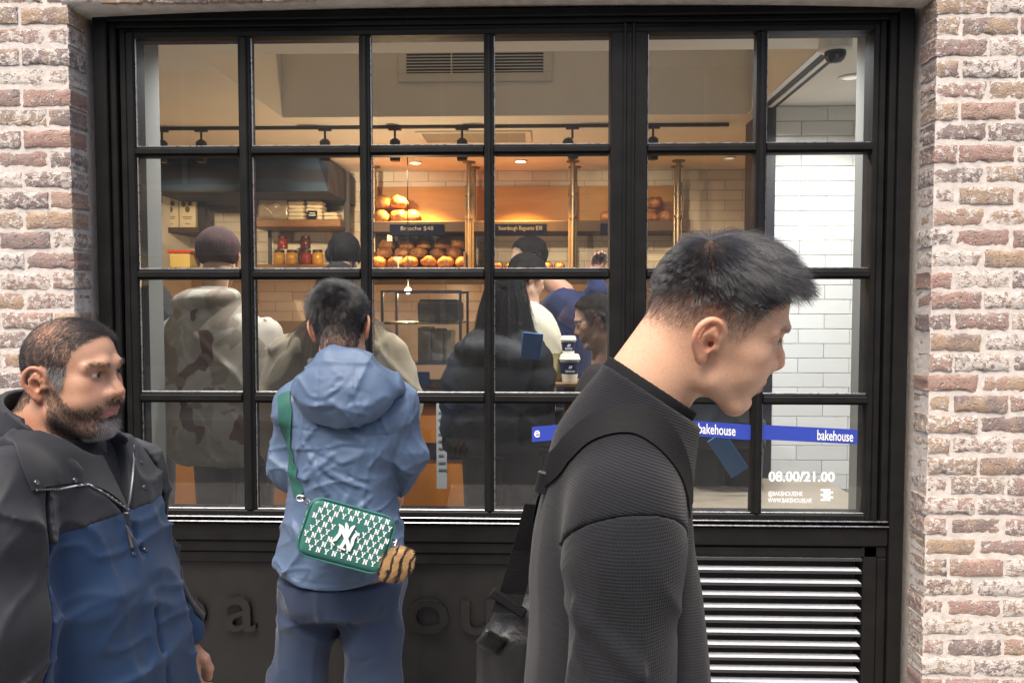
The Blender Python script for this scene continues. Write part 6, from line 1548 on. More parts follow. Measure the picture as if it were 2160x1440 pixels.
tin(348, 381, 'cream oil tin printed with olives, left of the pair on the dark shelf'); tin(383, 417, 'cream oil tin printed with olives, right of the pair on the dark shelf')
b = MB(); b.box((X(320, ly), ly-.08, Z(481, ly)+.001), (X(332, ly), ly+.02, Z(412, ly)), c=.003); tag(b.done('carton', M('yellow_carton', (.45, .36, .12), .6)), 'narrow yellow carton half hidden by the pier at the left end of the shelf', 'carton')
b = MB(); b.box((X(420, ly), ly-.06, Z(481, ly)+.001), (X(443, ly), ly+.02, Z(420, ly)), c=.003); tag(b.done('dark_bottle', m_bk), 'dark upright packet beside the printed tins', 'packet')
ws = thing('linen_shelf', 'wooden shelf stacked with folded cream cloths', 'shelf', (X(640, ly), ly, Z(470, ly)))
zsf = Z(467, ly); b = MB(); b.box((X(547, ly), ly-.22, zsf-.06), (X(733, ly), BYK-.008, zsf), c=.004); b.done('board', m_wood, ws); b = MB(); b.box((X(560, ly), ly+.1, Z(570, ly)), (X(566, ly), ly+.13, zsf-.061)); b.done('bracket', m_bk, ws)
b = MB(); b.box((X(731, 6.9), 6.9, Z(560, 6.9)), (X(739, 6.9), 6.95, Z(360, 6.9))); tag(b.done('shelf_divider', m_bk), 'thin black upright bar between the linen shelf and the bread shelves', 'upright')
m_linen = M('linen', (.66, .58, .44), .9, var=.08, scale=30, bump=.5, bscale=300)
def cloth_pack(px, k, z, w, label):
    yy = ly-.08
    o = bpy.data.objects.new('folded_cloth', PK[k % 3]); COL.objects.link(o); o.location = (X(px, yy), yy, z); o.scale = (w, 1, 1); o.rotation_euler = (0, random.uniform(-.03, .03), random.uniform(-.06, .06)); tag(o, label, 'cloth', 'folded cloths stacked on the linen shelf')
def pack_mesh(seed):
    f = lambda P: rbox(P, (0, 0, .017), (.074, .10, .016), .0155)-vnoise(P, 26, seed)*.004-ridge(P*A(1, 1, 2.0), 14, seed+2)*.002
    v, fc = surface(f, axis((-.10, .10, .009)), axis((-.13, .13, .013)), axis((-.01, .045, .006))); o = mk('cloth', v, fc, m_linen, None, True); me = o.data; bpy.data.objects.remove(o); return me
PK = [pack_mesh(i) for i in range(3)]
ordn = ['bottom', 'second', 'third', 'fourth', 'fifth', 'sixth', 'seventh', 'top']
for k in range(8):
    for j, px in enumerate((634, 671)): cloth_pack(px, k+j, zsf+k*.0335, .95, 'folded cream cloth, %s in the %s stack on the linen shelf' % (ordn[k], ['left', 'right'][j]))
cloth_pack(706, 1, zsf, .9, 'single folded cloth lying at the right end of the linen shelf, lower one'); cloth_pack(704, 2, zsf+.033, .85, 'upper of two folded cloths at the right end of the linen shelf')
b = MB(); pc = at(659, 452, 6.74); b.box(pc+A(-.04, -.004, -.03), pc+A(.04, .004, .03), c=.001); o = b.done('price_card', m_navyp); tag(o, 'small dark price card standing before the folded cloths', 'card')
b = MB(); b.box(pc+A(-.025, -.006, .006), pc+A(.025, -.005, .012)); b.box(pc+A(-.03, -.006, -.012), pc+A(.03, -.005, -.006)); b.done('card_print', m_wh, o)
def pouch(P):
    d = rbox(P, at(582, 438, 6.93), (.125, .085, .115), .04); return d-ridge(P, 7, 201)*.020-ridge(P, 15, 203)*.010
pc = at(582, 438, 6.93); t = NT('cellophane'); t.col((.50, .42, .32)); t.set(Roughness=.18, Transmission_Weight=.25); t.b.inputs['Specular IOR Level'].default_value = .8
o, _, _ = cloth('cellophane_bag', pouch, tuple(axis((pc[k]-.19, pc[k]+.19, .010)) for k in range(3)), t.m, None, 1); tag(o, 'crumpled clear wrapped bundle left of the folded cloths', 'bag')
# lower left shelf with jars
js = thing('jar_shelf', 'lower wooden shelf with jars behind the capped customer', 'shelf', (X(620, ly), ly, Z(570, ly)))
zj = Z(559, ly); b = MB(); b.box((X(547, ly), ly-.2, zj-.06), (X(735, ly), BYK-.008, zj), c=.004); b.done('board', m_wood, js)
m_jam = [M('jam_red', (.22, .03, .02), .12), M('honey', (.45, .24, .03), .12), M('jam_plum', (.08, .02, .03), .12)]; m_lid = M('jar_lid', (.03, .015, .012), .4)
def jar(px, z, r, h, k, label, d_=6.95):
    x = X(px, d_); o = thing('jar', label, 'jar', (x, d_, z), 'jars on the lower left shelf')
    b = MB(); b.lathe((x, d_, z), [(r*.9, 0), (r, .01), (r, h*.72), (r*.8, h*.84)], 18); b.done('glass', m_jam[k], o, True); b = MB(); b.lathe((x, d_, z), [(r*.86, h*.845), (r*.86, h), (r*.8, h*1.02)], 18); b.done('lid', m_lid, o, True)
for k, (px, z, r, h, c_, l) in enumerate(((592, 0, .05, .13, 1, 'honey jar at the left end of the jar shelf'), (618, 0, .05, .13, 1, 'honey jar second from the left on the jar shelf'), (648, 0, .05, .13, 0, 'red jam jar third from the left on the jar shelf'), (672, 0, .05, .13, 1, 'honey jar at the right of the jar shelf'), (599, .14, .045, .11, 0, 'red jam jar standing on the left honey jars'), (647, .14, .045, .11, 2, 'dark plum jam jar standing on the third jar'))): jar(px, zj+z, r, h, c_, l)
tb = thing('plastic_tub', 'square clear tub with a red lid on the left counter shelf', 'tub', (X(388, 6.6), 6.6, Z(568, 6.6)))
x0, x1 = X(366, 6.6), X(408, 6.6); z0 = Z(566, 6.6); b = MB(); b.box((x0, 6.55, z0), (x1, 6.75, Z(533, 6.6)), c=.01); b.done('body', M('clear_tub', (.50, .42, .16), .3), tb); b = MB(); b.box((x0-.012, 6.54, Z(533, 6.6)), (x1+.012, 6.76, Z(527, 6.6)), c=.005); b.done('lid', M('red_lid', (.50, .05, .02), .4), tb)
b = MB(); b.box((X(310, 6.6), 6.45, z0-.06), (X(545, 6.6), BYK-.008, z0-.001), c=.004); tag(b.done('counter_shelf', m_wood), 'wooden ledge on the left wall under the red lidded tub', 'shelf')
b = MB(); b.lathe((X(332, 6.6), 6.6, z0), [(.05, 0), (.055, .02), (.055, .14), (.04, .17), (.04, .2)], 18); tag(b.done('cream_canister', m_tin, None, True), 'pale round canister near the left pier', 'canister')
# service counter -------------------------------------------------------
CY = 4.75
ct = thing('counter', 'orange fronted bakery counter running across the shop', 'counter', (0, CY, FL))
m_or = M('orange_laminate', (.62, .20, .012), .45, var=.06, scale=3)
zc = Z(838, CY); b = MB(); b.box((-2.6, CY+.03, FL), (X(1560, CY), CY+.75, zc-.04)); b.done('front', m_or, ct)
b = MB(); b.box((-2.6, CY-.02, zc-.04), (X(1560, CY), CY+.8, zc), c=.006); b.done('worktop', m_dwood, ct)
b = MB(); b.box((-2.6, CY+.015, zc-.38), (X(1560, CY), CY+.029, zc-.28)); b.done('navy_band', m_navyp, ct)
b = MB()
for k in range(7): x = -2.4+k*.5; b.box((x-.02, CY+.004, FL), (x+.02, CY+.014, zc-.05))
tag(b.done('panel_battens', m_wood, ct), kind='stuff')
# glass pastry case on the counter
gc = thing('pastry_case', 'glass pastry case with dark trays on the counter', 'display case', (X(900, CY), CY+.3, zc))
x0, x1 = X(800, CY), X(968, CY); zt2 = Z(612, CY+.1)
b = MB()
for (xx, yy) in ((x0, CY+.1), (x1, CY+.1), (x0, CY+.6), (x1, CY+.6)): b.box((xx-.008, yy-.008, zc+.001), (xx+.008, yy+.008, zt2))
for yy in (CY+.1, CY+.6): b.box((x0+.008, yy-.006, zt2-.012), (x1-.008, yy+.006, zt2))
b.done('case_frame', m_bk, gc)
for zz in (Z(684, CY+.1), Z(770, CY+.1)): b = MB(); b.box((x0+.01, CY+.11, zz), (x1-.01, CY+.59, zz+.012)); b.done('glass_shelf', M('shelf_smoke', (.10, .085, .05), .2), gc)
mk('front_glass', [(x0, CY+.098, zc), (x1, CY+.098, zc), (x1, CY+.098, zt2), (x0, CY+.098, zt2)], [(0,1,2,3)], m_gl, gc)
b = MB(); z0 = Z(684, CY+.1)+.013; b.box((X(873, CY), CY+.15, z0), (X(962, CY), CY+.5, Z(636, CY+.1)), c=.01); b.box((X(877, CY), CY+.16, Z(636, CY+.1)), (X(958, CY), CY+.49, Z(631, CY+.1)), c=.004); tag(b.done('stacked_crate', M('black_crate', (.016, .02, .02), .45)), 'dark plastic crate standing on the upper glass shelf', 'crate')
m_kraft = M('kraft', (.32, .25, .16), .85, var=.12, scale=20)
for k, (px0, px1) in enumerate(((868, 898), (900, 925), (927, 945))):
    b = MB(); z0 = Z(770, CY+.1)+.013; b.box((X(px0, CY), CY+.25, z0), (X(px1, CY)-.006, CY+.5, Z(692+k*4, CY+.1)), c=.006); tag(b.done('kraft_bag', m_kraft), 'kraft paper bag, %s from the left on the middle glass shelf' % nm[k], 'bag', 'kraft bags in the pastry case')
m_past = NT('pastry'); n = m_past.noise(m_past.pos(), 40, 4); m_past.col(m_past.ramp(n, [(.35, (.20, .05, .02)), (.6, (.50, .20, .08)), (.8, (.62, .42, .25))])); m_past.set(Roughness=.35); m_past = m_past.m
for k, px in enumerate((878, 893, 908, 922, 934)):
    o = bpy.data.objects.new('pastry', LOAF[k % 4]); COL.objects.link(o); o.location = (X(px, CY), CY+.16+.02*(k % 2), zc+.03); o.scale = (.55, .55, .55); tag(o, 'glazed red pastry, %s from the left in the bottom of the case' % nm[k], 'pastry', 'glazed pastries in the case')
b = MB(); pc = at(889, 796, CY+.06); b.box(pc+A(-.05, -.004, -.04), pc+A(.05, .004, .035)); tag(b.done('pastry_card', m_navyp), 'navy price card before the glazed pastries', 'card')
b = MB(); b.box(at(921, 1030, 4.3)-A(.0, 0, .0), at(942, 845, 4.3)+A(0, .012, 0)); o = tag(b.done('menu_stand', M('menu_white', (.50, .52, .52), .6)), 'tall pale printed menu board standing by the counter', 'sign')
b = MB()
for k in range(9): pa = at(925, 870+k*15, 4.298); b.box(pa+A(0, -.0015, -.004), pa+A(.030+.01*(k % 3), -.0003, .004))
tag(b.done('menu_print', M('grey_print', (.16, .17, .17), .7), o), kind='stuff')
# glowing globe bulb
gb = thing('globe_bulb', 'small glowing globe bulb over the pastry case', 'lamp', tuple(at(861, 613, 5.6)))
pc = at(861, 613, 5.6); b = MB(); b.lathe(pc, [(.024*math.sin(a), .024*math.cos(a)) for a in np.linspace(.05, 3.09, 12)], 16); b.done('bulb', m_lamp, gb, True); b = MB(); b.tube([pc+A(0, 0, .024), pc+A(0, 0, 1.0)], .004, 6); b.done('cable', m_bk, gb)
lamp('bulb_lamp', 'POINT', pc+A(0, -.06, 0), 14, MID, r=.03)
# cups, till, blue machine, vase near the right customers
m_cup = M('cup_white', (.74, .69, .58), .5); m_cupn = M('cup_navy', (.010, .015, .06), .5)
def cup(px, py0, py1, d_, label):
    x = X(px, d_); z0, z1 = Z(py1, d_), Z(py0, d_); h = z1-z0; r = .043*h/.115
    o = thing('paper_cup', label, 'cup', (x, d_, z0), 'large navy paper cups stacked on the counter')
    b = MB(); b.lathe((x, d_, z0), [(r*.70, 0), (r*.95, h*.80), (r*.6, h*.802)], 24); b.done('cup', m_cup, o, True)
    b = MB(); b.lathe((x, d_, z0), [(r*.765, h*.22), (r*.95, h*.72), (r*.9, h*.72), (r*.70, h*.22)], 24); b.done('sleeve', m_cupn, o, True)
    b = MB(); b.lathe((x, d_, z0), [(r*1.02, h*.79), (r*1.04, h*.83), (r*.98, h*.86), (r*.90, h*.98), (r*.80, h), (r*.3, h*.985)], 24); b.done('lid', m_cup, o, True)
    w = r*.9; lettering('cup_lettering', 'bakehouse', m_wh, o, (x-w/2, d_-r*.93, z0+h*.36), .02, depth=.0004, width=w); b = MB()
    for q_ in ((-.007, .0), (.001, .0), (-.004, .007), (.004, .007)): b.box((x+q_[0], d_-r*.95, z0+h*.50+q_[1]), (x+q_[0]+.006, d_-r*.93, z0+h*.50+q_[1]+.005))
    b.done('cup_emblem', m_wh, o)
cup(1199, 708, 752, 4.0, 'upper of two stacked navy paper cups'); cup(1202, 746, 804, 3.98, 'lower of two stacked navy paper cups')
pd_ = thing('cup_shelf', 'small pale shelf carrying the paper cups', 'shelf', (X(1200, 4), 4.0, Z(804, 4)))
b = MB(); zz = Z(804, 3.98); b.box((X(1150, 4), 3.9, zz-.022), (X(1245, 4), 4.16, zz-.001), c=.003); b.done('board', m_wood, pd_); b = MB(); b.box((X(1190, 4), 3.98, FL), (X(1214, 4), 4.06, zz-.023)); b.done('post', m_wood, pd_)
till = thing('till_screen', 'black point of sale screen seen from behind on the counter', 'screen', (X(1183, 4.7), 4.7, Z(706, 4.7)))
b = MB(); b.box(at(1150, 706, 4.7), at(1212, 651, 4.7)+A(0, .03, 0), c=.006); b.done('screen', m_bk, till); b = MB(); b.box((X(1172, 4.7), 4.705, zc), (X(1190, 4.7), 4.725, Z(706, 4.7)-.001)); b.done('stand', m_bk, till)
vs_ = thing('glass_vase', 'clear ribbed glass jar to the left of the paper cups', 'jar', (X(1172, 4.02), 4.02, Z(804, 4.02)))
b = MB(); b.lathe((X(1172, 4.02), 4.02, Z(804, 3.98)), [(.03, 0), (.042, .02), (.042, .06), (.025, .10), (.028, .14)], 16); b.done('glass', M('amber_glass', (.40, .32, .16), .1), vs_, True)
# bench inside the window at the right
bn_ = thing('window_bench', 'pale stone bench top inside the right hand window', 'bench', (.9, 3.6, .5)); zb2 = Z(1004, 4.0)
b = MB(); b.box((X(1330, 3.4), 3.14, zb2-.05), (1.44, 4.0, zb2), c=.006); b.done('top', M('tan_stone', (.30, .245, .18), .35, var=.12, scale=9), bn_); b = MB(); b.box((X(1330, 3.4)+.03, 3.2, FL), (1.42, 3.95, zb2-.051)); b.done('base', m_wallp, bn_)
# ------------------------------------------------------------------ customers and staff inside the shop
_t0 = _t.time()
m_sk2 = skin_mat('skin_inside', .5, .05)
m_hair_d = M('dark_hair_cap', (.009, .007, .006), .75, var=.4, scale=90, bump=.6, bscale=260, bdist=.003, spec=.1)
m_hair_l = hair_mat('brown_long_hair', (.16, .095, .05), .4, .6); m_hair_k = hair_mat('long_black_hair', (.012, .010, .010), .4, .6)
def shopper(label, d, rows, ry, coat, head=None, group='people inside the bakery', legs=None, arms=None, puff=0, hem=None, cap_hair=True, skin=(.50, .30, .20), wr=.006, hstep=.0055, step=.009, hs=1.0, pre=None):
    """a standing figure: head (px, py of the ear line, yaw, pitch), coat outline rows (py, left px, right px)"""
    zs = [Z(r[0], d) for r in rows]; l = [X(r[1], d, r[0]) for r in rows]; r_ = [X(r[2], d, r[0]) for r in rows]
    cx_ = [(a+c)/2 for a, c in zip(l, r_)]; rx = [(c-a)/2 for a, c in zip(l, r_)]
    o = thing('person', label, 'person', (cx_[len(cx_)//2], d, FL), group)
    hd_ = None
    if head:
        hc_ = at(head[0], head[1], d+(head[4] if len(head) > 4 else 0)); hd_ = head_sdf(hc_, rotm(R_(head[2]), R_(head[3]), R_(head[5] if len(head) > 5 else 0)), hs)
    zt = zs[0]; zb = FL+.78 if hem is None else hem
    nb_ = A(cx_[0], d, zs[0]-.02)
    def tr(P, o_=0.0):
        dd = loft(P, zs, cx_, [d]*len(zs), [q+o_ for q in rx], [q+o_ for q in ry], pw=2.3, zt=zt+o_, zb=zb-o_, round_=.05)
        for ar in (arms or []): dd = smin(dd, chain(P, ar[0], [q+o_ for q in ar[1]], .03), .03)
        return dd
    def bod(P):
        dd = tr(P, -.025)
        if hd_ is not None:
            nk_ = hd_.world([[0, -.02, -.04]])[0]; dd = smin(smin(hd_(P), cap(P, nk_, nb_, .052, .06), .02), dd, .03)
        for s_ in (-1, 1): dd = smin(dd, cap(P, A(cx_[-1]+.09*s_, d, zb+.05), A(cx_[-1]+.09*s_, d, FL+.02), .08, .05), .03)
        for ar in (arms or []):
            if len(ar) > 2: dd = smin(dd, ar[2](P), .01)
        return dd
    x0, x1 = min(l)-.05, max(r_)+.05; y0_, y1_ = d-max(ry)-.06, d+max(ry)+.06
    for ar in (arms or []):
        for p_ in ar[0]: x0, x1, y0_, y1_ = min(x0, p_[0]-.2), max(x1, p_[0]+.2), min(y0_, p_[1]-.2), max(y1_, p_[1]+.2)
    ztop = max([zt]+[p_[2] for ar in (arms or []) for p_ in ar[0]])+.16
    if hd_ is not None:
        hx_, hy_, hz_ = hd_.c; f_ = hstep
        axx = axis((min(x0, hx_-.14), hx_-.12, .03), (hx_-.12, hx_+.12, f_), (hx_+.12, max(x1, hx_+.14), .03)); axy = axis((min(y0_, hy_-.16), hy_-.135, .03), (hy_-.135, hy_+.135, f_), (hy_+.135, max(y1_, hy_+.16), .03)); axz = axis((FL, min(zt, hz_-.16)-.02, .03), (min(zt, hz_-.16)-.02, hz_+.16, f_), (hz_+.16, max(ztop, hz_+.17), .02))
    else: axx = axis((x0, x1, .02)); axy = axis((y0_, y1_, .02)); axz = axis((FL, ztop, .02))
    if any(len(ar) > 2 for ar in (arms or [])): axx = axis((axx[0], axx[-1], .006)); axy = axis((axy[0], axy[-1], .009)); axz = axis((FL, 1.2, .03), (1.2, axz[-1], .006))
    v, fc = surface(bod, axx, axy, axz); v = relax(v, fc, 1, .35)
    if hd_ is not None:
        q = hd_.local(v); col, putc, m = skin_col(q, skin, (.36, .14, .12))
        putc(sm(.006, .003, np.abs(m[:, 2]-.0415))*sm(.055, .045, m[:, 0])*sm(.012, .018, m[:, 0])*sm(.055, .065, m[:, 1]), A(.03, .02, .018))
    else: col = np.tile(A(*skin), (len(v), 1))
    mk('body', v, fc, m_sk2, o, True, col=col)
    def ct_(P):
        dd = tr(P)
        w = ridge(P, 6, 301+int(d*10), (1, 1, .7))*wr*.6+crease(P, 8, 305, .8)*wr*1.3+crease(P, 9, 308, -.8)*wr*1.3
        if puff: w = w+puff*np.abs(np.sin(P[:, 2]*math.pi/.105+.5*vnoise(P, 5, 9)))**.6
        dd = dd-w
        return pre(dd, P) if pre else dd
    cloth('coat', ct_, (axis((x0, x1, step)), axis((y0_, y1_, step*1.3)), axis((zb-.03, ztop, step))), coat, o, 1)
    b = MB()
    for s_ in (-1, 1): b.tube([A(cx_[-1]+.09*s_, d, zb+.12), A(cx_[-1]+.09*s_, d, FL+.45), A(cx_[-1]+.09*s_, d, FL+.06)], [.105, .085, .06], 14)
    tag(b.done('trousers', m_dtr, o, True), kind=None)
    for s_ in (-1, 1): b = MB(); b.box(A(cx_[-1]+.09*s_-.045, d-.16, FL+.001), A(cx_[-1]+.09*s_+.045, d+.12, FL+.09), c=.02); b.done('shoe', m_bk, o)
    if hd_ is not None:
        eyeballs(hd_, o)
        if cap_hair:
            def hc2(P):
                q = hd_.local(P); dd = hd_(P)-.011-.003*vnoise(P, 45, 3)-.004*sm(.05, .1, q[:, 2])
                line = spl(np.clip(q[:, 1], -.1, .1), [-.1, -.085, -.06, -.035, -.02, .0, .02, .034, .046, .058, .075, .1], [-.06, -.058, -.05, -.036, .030, .042, .012, .008, .050, .080, .097, .104])
                return smax(dd, line-q[:, 2], .006)
            cloth('hair', hc2, (axis((hx_-.13, hx_+.13, .0055)), axis((hy_-.14, hy_+.14, .0055)), axis((hz_-.10, hz_+.17, .0055))), m_hair_d, o, 0)
            lw = spl(np.clip(q[:, 1], -.1, .1), [-.1, -.085, -.06, -.035, -.02, .0, .02, .034, .046, .058, .075, .1], [-.07, -.068, -.06, -.036, .030, .042, .004, .004, .046, .080, .097, .104]); hm_ = sm(-.004, .006, q[:, 2]-lw)
            p_ = scatter(v, fc, hm_, 3200, 5); ql = hd_.local(p_); f_ = (np.stack([np.sign(ql[:, 0])*.3, .3+0*ql[:, 0], -.5+0*ql[:, 0]], -1) @ hd_.R.T).astype(np.float32)
            hair('hair_strands', m_hair_k, o, p_, grad(hd_, p_), (.020+.016*np.random.default_rng(2).random(len(p_))).astype(np.float32), f_, hd_, 5, lift=.45, clump=.4, grav=.1, rad=.0005, seed=3, minoff=(.004, .014), frizz=.2)
    return o, hd_, tr
m_dtr = fabric('dark_jeans', (.012, .012, .016), .8, .3)
# camouflage jacket and knitted cap
t = NT('camo'); po = t.pos(); mp = t.mapping(po, (1, 1, .8)); n1 = t.noise(mp, 5.2, 2, .5, .4); n2 = t.noise(t.mapping(po, (1.1, 1, 1.0), (0, .6, .3)), 6.5, 2, .5, .6); sx = t.node('ShaderNodeSeparateXYZ'); t.link(po, sx.inputs[0])
net = t.math('MULTIPLY', t.math('SINE', t.math('MULTIPLY', sx.outputs[0], 800)), t.math('SINE', t.math('MULTIPLY', sx.outputs[2], 800)))
c = t.mix(t.ramp(n2, [(.50, (0, 0, 0)), (.54, (.75, .75, .75))]), (.50, .44, .36), (.33, .315, .25)); c = t.mix(t.ramp(n1, [(.60, (0, 0, 0)), (.61, (1, 1, 1))]), c, (.13, .065, .055))
n3_ = t.noise(t.mapping(po, (.9, 1, 1.2), (0, -.5, 1.3)), 7.5, 2, .5, .5); c = t.mix(t.ramp(n3_, [(.56, (0, 0, 0)), (.58, (.8, .8, .8))]), c, (.27, .205, .15)); c = t.mix(t.math('MULTIPLY_ADD', net, .12, .12), c, (.2, .16, .11)); t.col(c); t.set(Roughness=.9); t.bump(net, .25, .001); m_camo = t.m
d = 3.65
hoodfix = lambda dd, P: smin(dd, smax(ell(P, at(435, 632, d-.05), (.155, .13, .065), np.array(Matrix.Rotation(R_(-8), 3, 'Y'))), -ell(P, at(455, 595, d), (.10, .09, .06)), .02), .02)
o, h_, tr_ = shopper('customer in a desert camouflage jacket and dark knitted cap seen from behind', d, [(625, 400, 500), (660, 372, 528), (690, 346, 560), (760, 331, 590), (850, 334, 602), (930, 352, 600), (975, 372, 600), (1000, 385, 606)], [.10, .13, .15, .17, .175, .175, .17, .17], m_camo, (460, 548, 15, -8), pre=hoodfix, arms=[([at(368, 705, d), at(352, 830, d), at(372, 930, d-.10)], [.075, .075, .06]), ([at(560, 705, d), at(585, 840, d), at(560, 930, d-.15)], [.075, .075, .06])], hem=Z(975, d), cap_hair=False, hs=1.06)
def beanie(P):
    q = h_.local(P); a = np.arctan2(q[:, 0], q[:, 1]); dd = ell(q, (0, -.002, .048), (.094, .114, .098))-.0012*np.sin(a*46)*sm(.13, .08, q[:, 2])
    return smax(dd, .004-.10*np.clip(-q[:, 1], -.03, .2)*.2-.012*(q[:, 1] < 0)-q[:, 2]-.012, .008)
t = NT('knit_cap'); n = t.noise(t.pos(), 16, 3); t.col(t.ramp(n, [(.4, (.035, .014, .012)), (.6, (.060, .022, .020))])); t.set(Roughness=.95); t.bump(t.noise(t.pos(), 300, 2), .5, .002)
cloth('knit_cap', beanie, tuple(axis((h_.c[k]-.14, h_.c[k]+.19, .0055)) for k in range(3)), t.m, o, 0)
# long haired customer in beige
d = 3.45
m_beige = fabric('beige_coat', (.34, .275, .18), .85, .4, 900, .2, 9, .2, .01)
o, h_, tr_ = shopper('long haired customer in a beige coat, mostly hidden by the man in pale blue', d, [(668, 665, 775), (690, 640, 805), (715, 612, 830), (760, 578, 856), (830, 556, 874), (900, 558, 876), (1000, 566, 868)], [.08, .10, .12, .15, .165, .165, .16], m_beige, (716, 622, 5, -10), cap_hair=True, wr=.009, arms=[([at(606, 745, d), at(580, 850, d), at(610, 960, d-.12)], [.075, .078, .06]), ([at(826, 745, d), at(850, 850, d), at(820, 960, d-.12)], [.075, .078, .06])])
r3 = np.random.default_rng(77); n_ = 1200; a_ = r3.uniform(-2.5, 2.5, n_); ro = h_.world(np.stack([.085*np.sin(a_), -.012-.085*np.cos(a_), .07+.03*r3.random(n_)], -1)).astype(np.float32)
nn = ro-A(*h_.c); nn /= _n(nn)[:, None]; nn[:, 2] *= .2
oo = hair('long_hair', m_hair_l, o, ro, nn, (.36+.10*r3.random(n_)).astype(np.float32), (nn*.20+A(0, 0, -1)).astype(np.float32), lambda P: smin(tr_(P), h_(P), .02), 12, lift=.18, clump=.6, grav=.8, rad=.0006, seed=78, minoff=(.012, .010), cl_n=110, frizz=.08)
# black puffer with hood
d = 3.7
t = NT('black_puffer'); po = t.pos(); t.col((.0085, .0100, .013)); t.set(Roughness=.62); t.b.inputs['Specular IOR Level'].default_value = .25; t.bump(t.noise(po, 26, 4, .6, .8), .5, .006); m_puf = t.m
ruff = lambda dd, P: smin(dd, smax(ell(P, at(1050, 745, d-.10), (.20, .10, .075), np.array(Matrix.Rotation(R_(8), 3, 'Y')))-ridge(P, 12, 411)*.008, -ell(P, at(1065, 700, d-.02), (.10, .10, .07)), .02), .015)
o, h_, tr_ = shopper('customer in a black hooded puffer jacket with long dark hair seen from behind', d, [(690, 1010, 1110), (725, 975, 1145), (770, 945, 1160), (840, 935, 1164), (950, 938, 1168), (1040, 942, 1172), (1120, 948, 1170)], [.09, .13, .16, .18, .185, .18, .175], m_puf, (1065, 640, -12, -12), puff=.012, pre=ruff, wr=.006)
n_ = 2600; a_ = r3.uniform(-2.6, 2.6, n_); ro = h_.world(np.stack([.085*np.sin(a_), -.012-.088*np.cos(a_), .05+.06*r3.random(n_)], -1)).astype(np.float32); nn = ro-A(*h_.c); nn /= _n(nn)[:, None]; nn[:, 2] *= .2
hair('long_hair', m_hair_k, o, ro, nn, (.24+.08*r3.random(n_)).astype(np.float32), (nn*.2+A(0, 0, -1)).astype(np.float32), lambda P: smin(tr_(P), h_(P), .02), 10, lift=.18, clump=.5, grav=.8, rad=.0006, seed=79, minoff=(.010, .010), cl_n=110, frizz=.08)
tb_ = thing('blue_block', 'small bright blue block beside the black puffer jacket', 'bag', tuple(at(1122, 728, d-.2)))
b = MB(); pc = at(1122, 728, d-.21); b.box(pc+A(-.045, -.012, -.06), pc+A(.045, .012, .055), c=.003, rot=Matrix.Rotation(R_(6), 3, 'Y')); b.done('block_body', M('bright_blue', (.012, .10, .28), .55), tb_)  # plain blue block, slightly tilted, beside the jacket
# staff and customers further in
m_cream = fabric('cream_canvas', (.56, .50, .38), .9, .4, 900, .1, 9, .2, .008); d = 4.2
o, h_, tr_ = shopper('dark haired person in a cream apron behind the black puffer jacket', d, [(640, 1095, 1135), (665, 1080, 1160), (700, 1068, 1178), (760, 1065, 1180), (830, 1070, 1170), (950, 1070, 1170)], [.07, .10, .12, .13, .13, .13], m_cream, (1108, 590, -60, -14))
lettering('print', 'bakehouse', m_wh, o, at(1143, 680, d-.15), .05, ux=(-1, 0, 0), depth=.0008, width=.10)
d = 3.75; m_brc = fabric('brown_coat', (.030, .020, .020), .75, .4)
o, h_, tr_ = shopper('customer with glasses in profile wearing a dark brown coat', d, [(762, 1248, 1300), (795, 1228, 1335), (850, 1208, 1360), (950, 1200, 1380), (1080, 1200, 1380)], [.08, .12, .16, .18, .18], m_brc, (1262, 682, 84, -16), hstep=.0045)
b = MB()
for s_ in (-1, 1): b.tube([h_.world([[s_*.032+.022*math.cos(a), .101-.006*abs(math.cos(a)), .018+.018*math.sin(a)]])[0] for a in np.linspace(0, 2*math.pi, 20)[:-1]], .0013, 6, closed=True); b.tube([h_.world([p_])[0] for p_ in ((s_*.054, .096, .022), (s_*.072, .05, .024), (s_*.076, .0, .022))], .0012, 6)
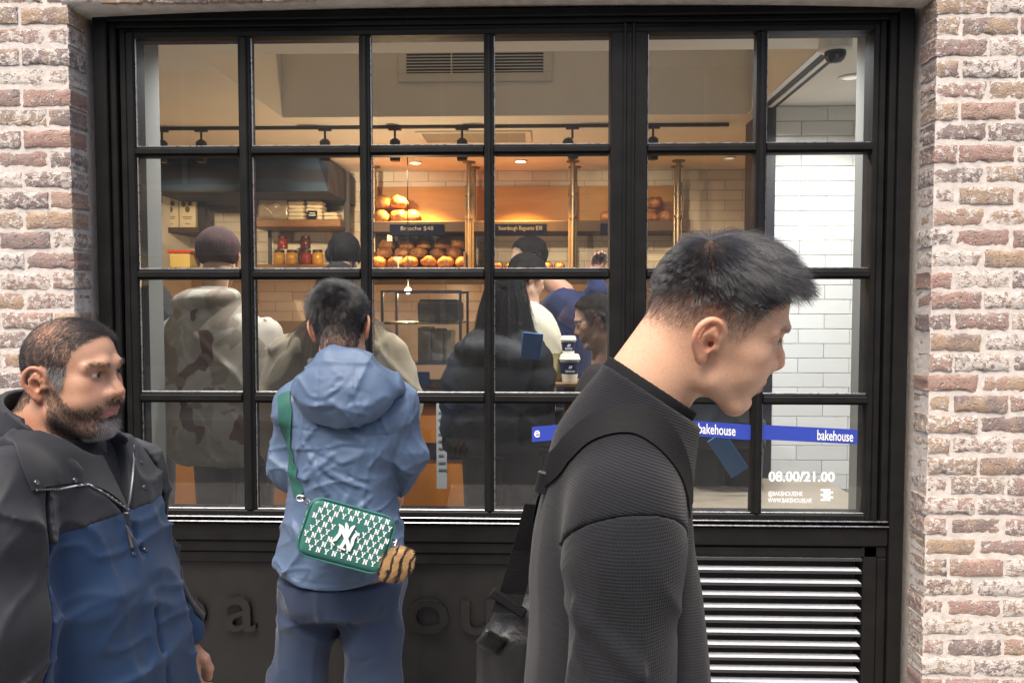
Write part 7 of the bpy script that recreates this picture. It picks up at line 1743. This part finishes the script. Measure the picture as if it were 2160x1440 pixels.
b.tube([h_.world([p_])[0] for p_ in ((-.010, .101, .022), (0, .105, .024), (.010, .101, .022))], .0012, 6); b.done('glasses', m_gm, o, True)
d = 4.5; m_blus = fabric('navy_work_shirt', (.010, .016, .060), .8, .4); hb_ = at(1252, 562, d-.02); Hs = hand_sdf(hb_+A(0, 0, -.03), np.array([[.3, -.1, .95], [.95, 0, -.3], [.03, 1, .1]], np.float32).T[:, [1, 0, 2]], .95, curl=.9)
o, h_, tr_ = shopper('staff member in a navy shirt reaching up by the bread shelf', d, [(610, 1165, 1215), (640, 1140, 1240), (700, 1130, 1250), (800, 1135, 1245), (900, 1135, 1245)], [.08, .12, .13, .13, .13], m_blus, (1120, 552, 100, -10), arms=[([at(1235, 640, d), at(1262, 610, d-.05), at(1252, 575, d-.02)], [.055, .042, .032], Hs)])
d = 4.35
o, h_, tr_ = shopper('dark haired customer further in, between the linen shelf and the bread', d, [(590, 700, 745), (620, 670, 775), (680, 655, 790), (800, 655, 790)], [.07, .11, .14, .14], fabric('teal_coat', (.012, .030, .035), .8), (726, 545, 20, -5))
d = 4.3
o, h_, tr_ = shopper('customer in a dark grey coat half hidden by the left pier', d, [(575, 285, 315), (620, 240, 352), (700, 225, 372), (850, 225, 372)], [.07, .11, .14, .14], fabric('grey_coat', (.035, .035, .042), .85), (300, 520, 10, -5))
d = 3.85; 
o, h_, tr_ = shopper('customer in a dark jacket behind the young man at right, holding a blue folder', d, [(800, 1480, 1545), (830, 1455, 1580), (880, 1440, 1605), (960, 1440, 1610), (1080, 1450, 1600)], [.09, .13, .16, .17, .17], fabric('ink_jacket', (.011, .013, .02), .6, .5), (1515, 740, -30, -20))
fo = thing('blue_folder', 'slanting bright blue folder held by the customer behind the young man', 'folder', tuple(at(1535, 960, 3.62)))
b = MB(); pc = at(1535, 958, 3.62); b.box(pc+A(-.045, -.006, -.10), pc+A(.045, .006, .10), c=.002, rot=Matrix.Rotation(R_(-34), 3, 'Y')); b.done('cover', bpy.data.materials['bright_blue'], fo)
print('shoppers', round(_t.time()-_t0, 1))
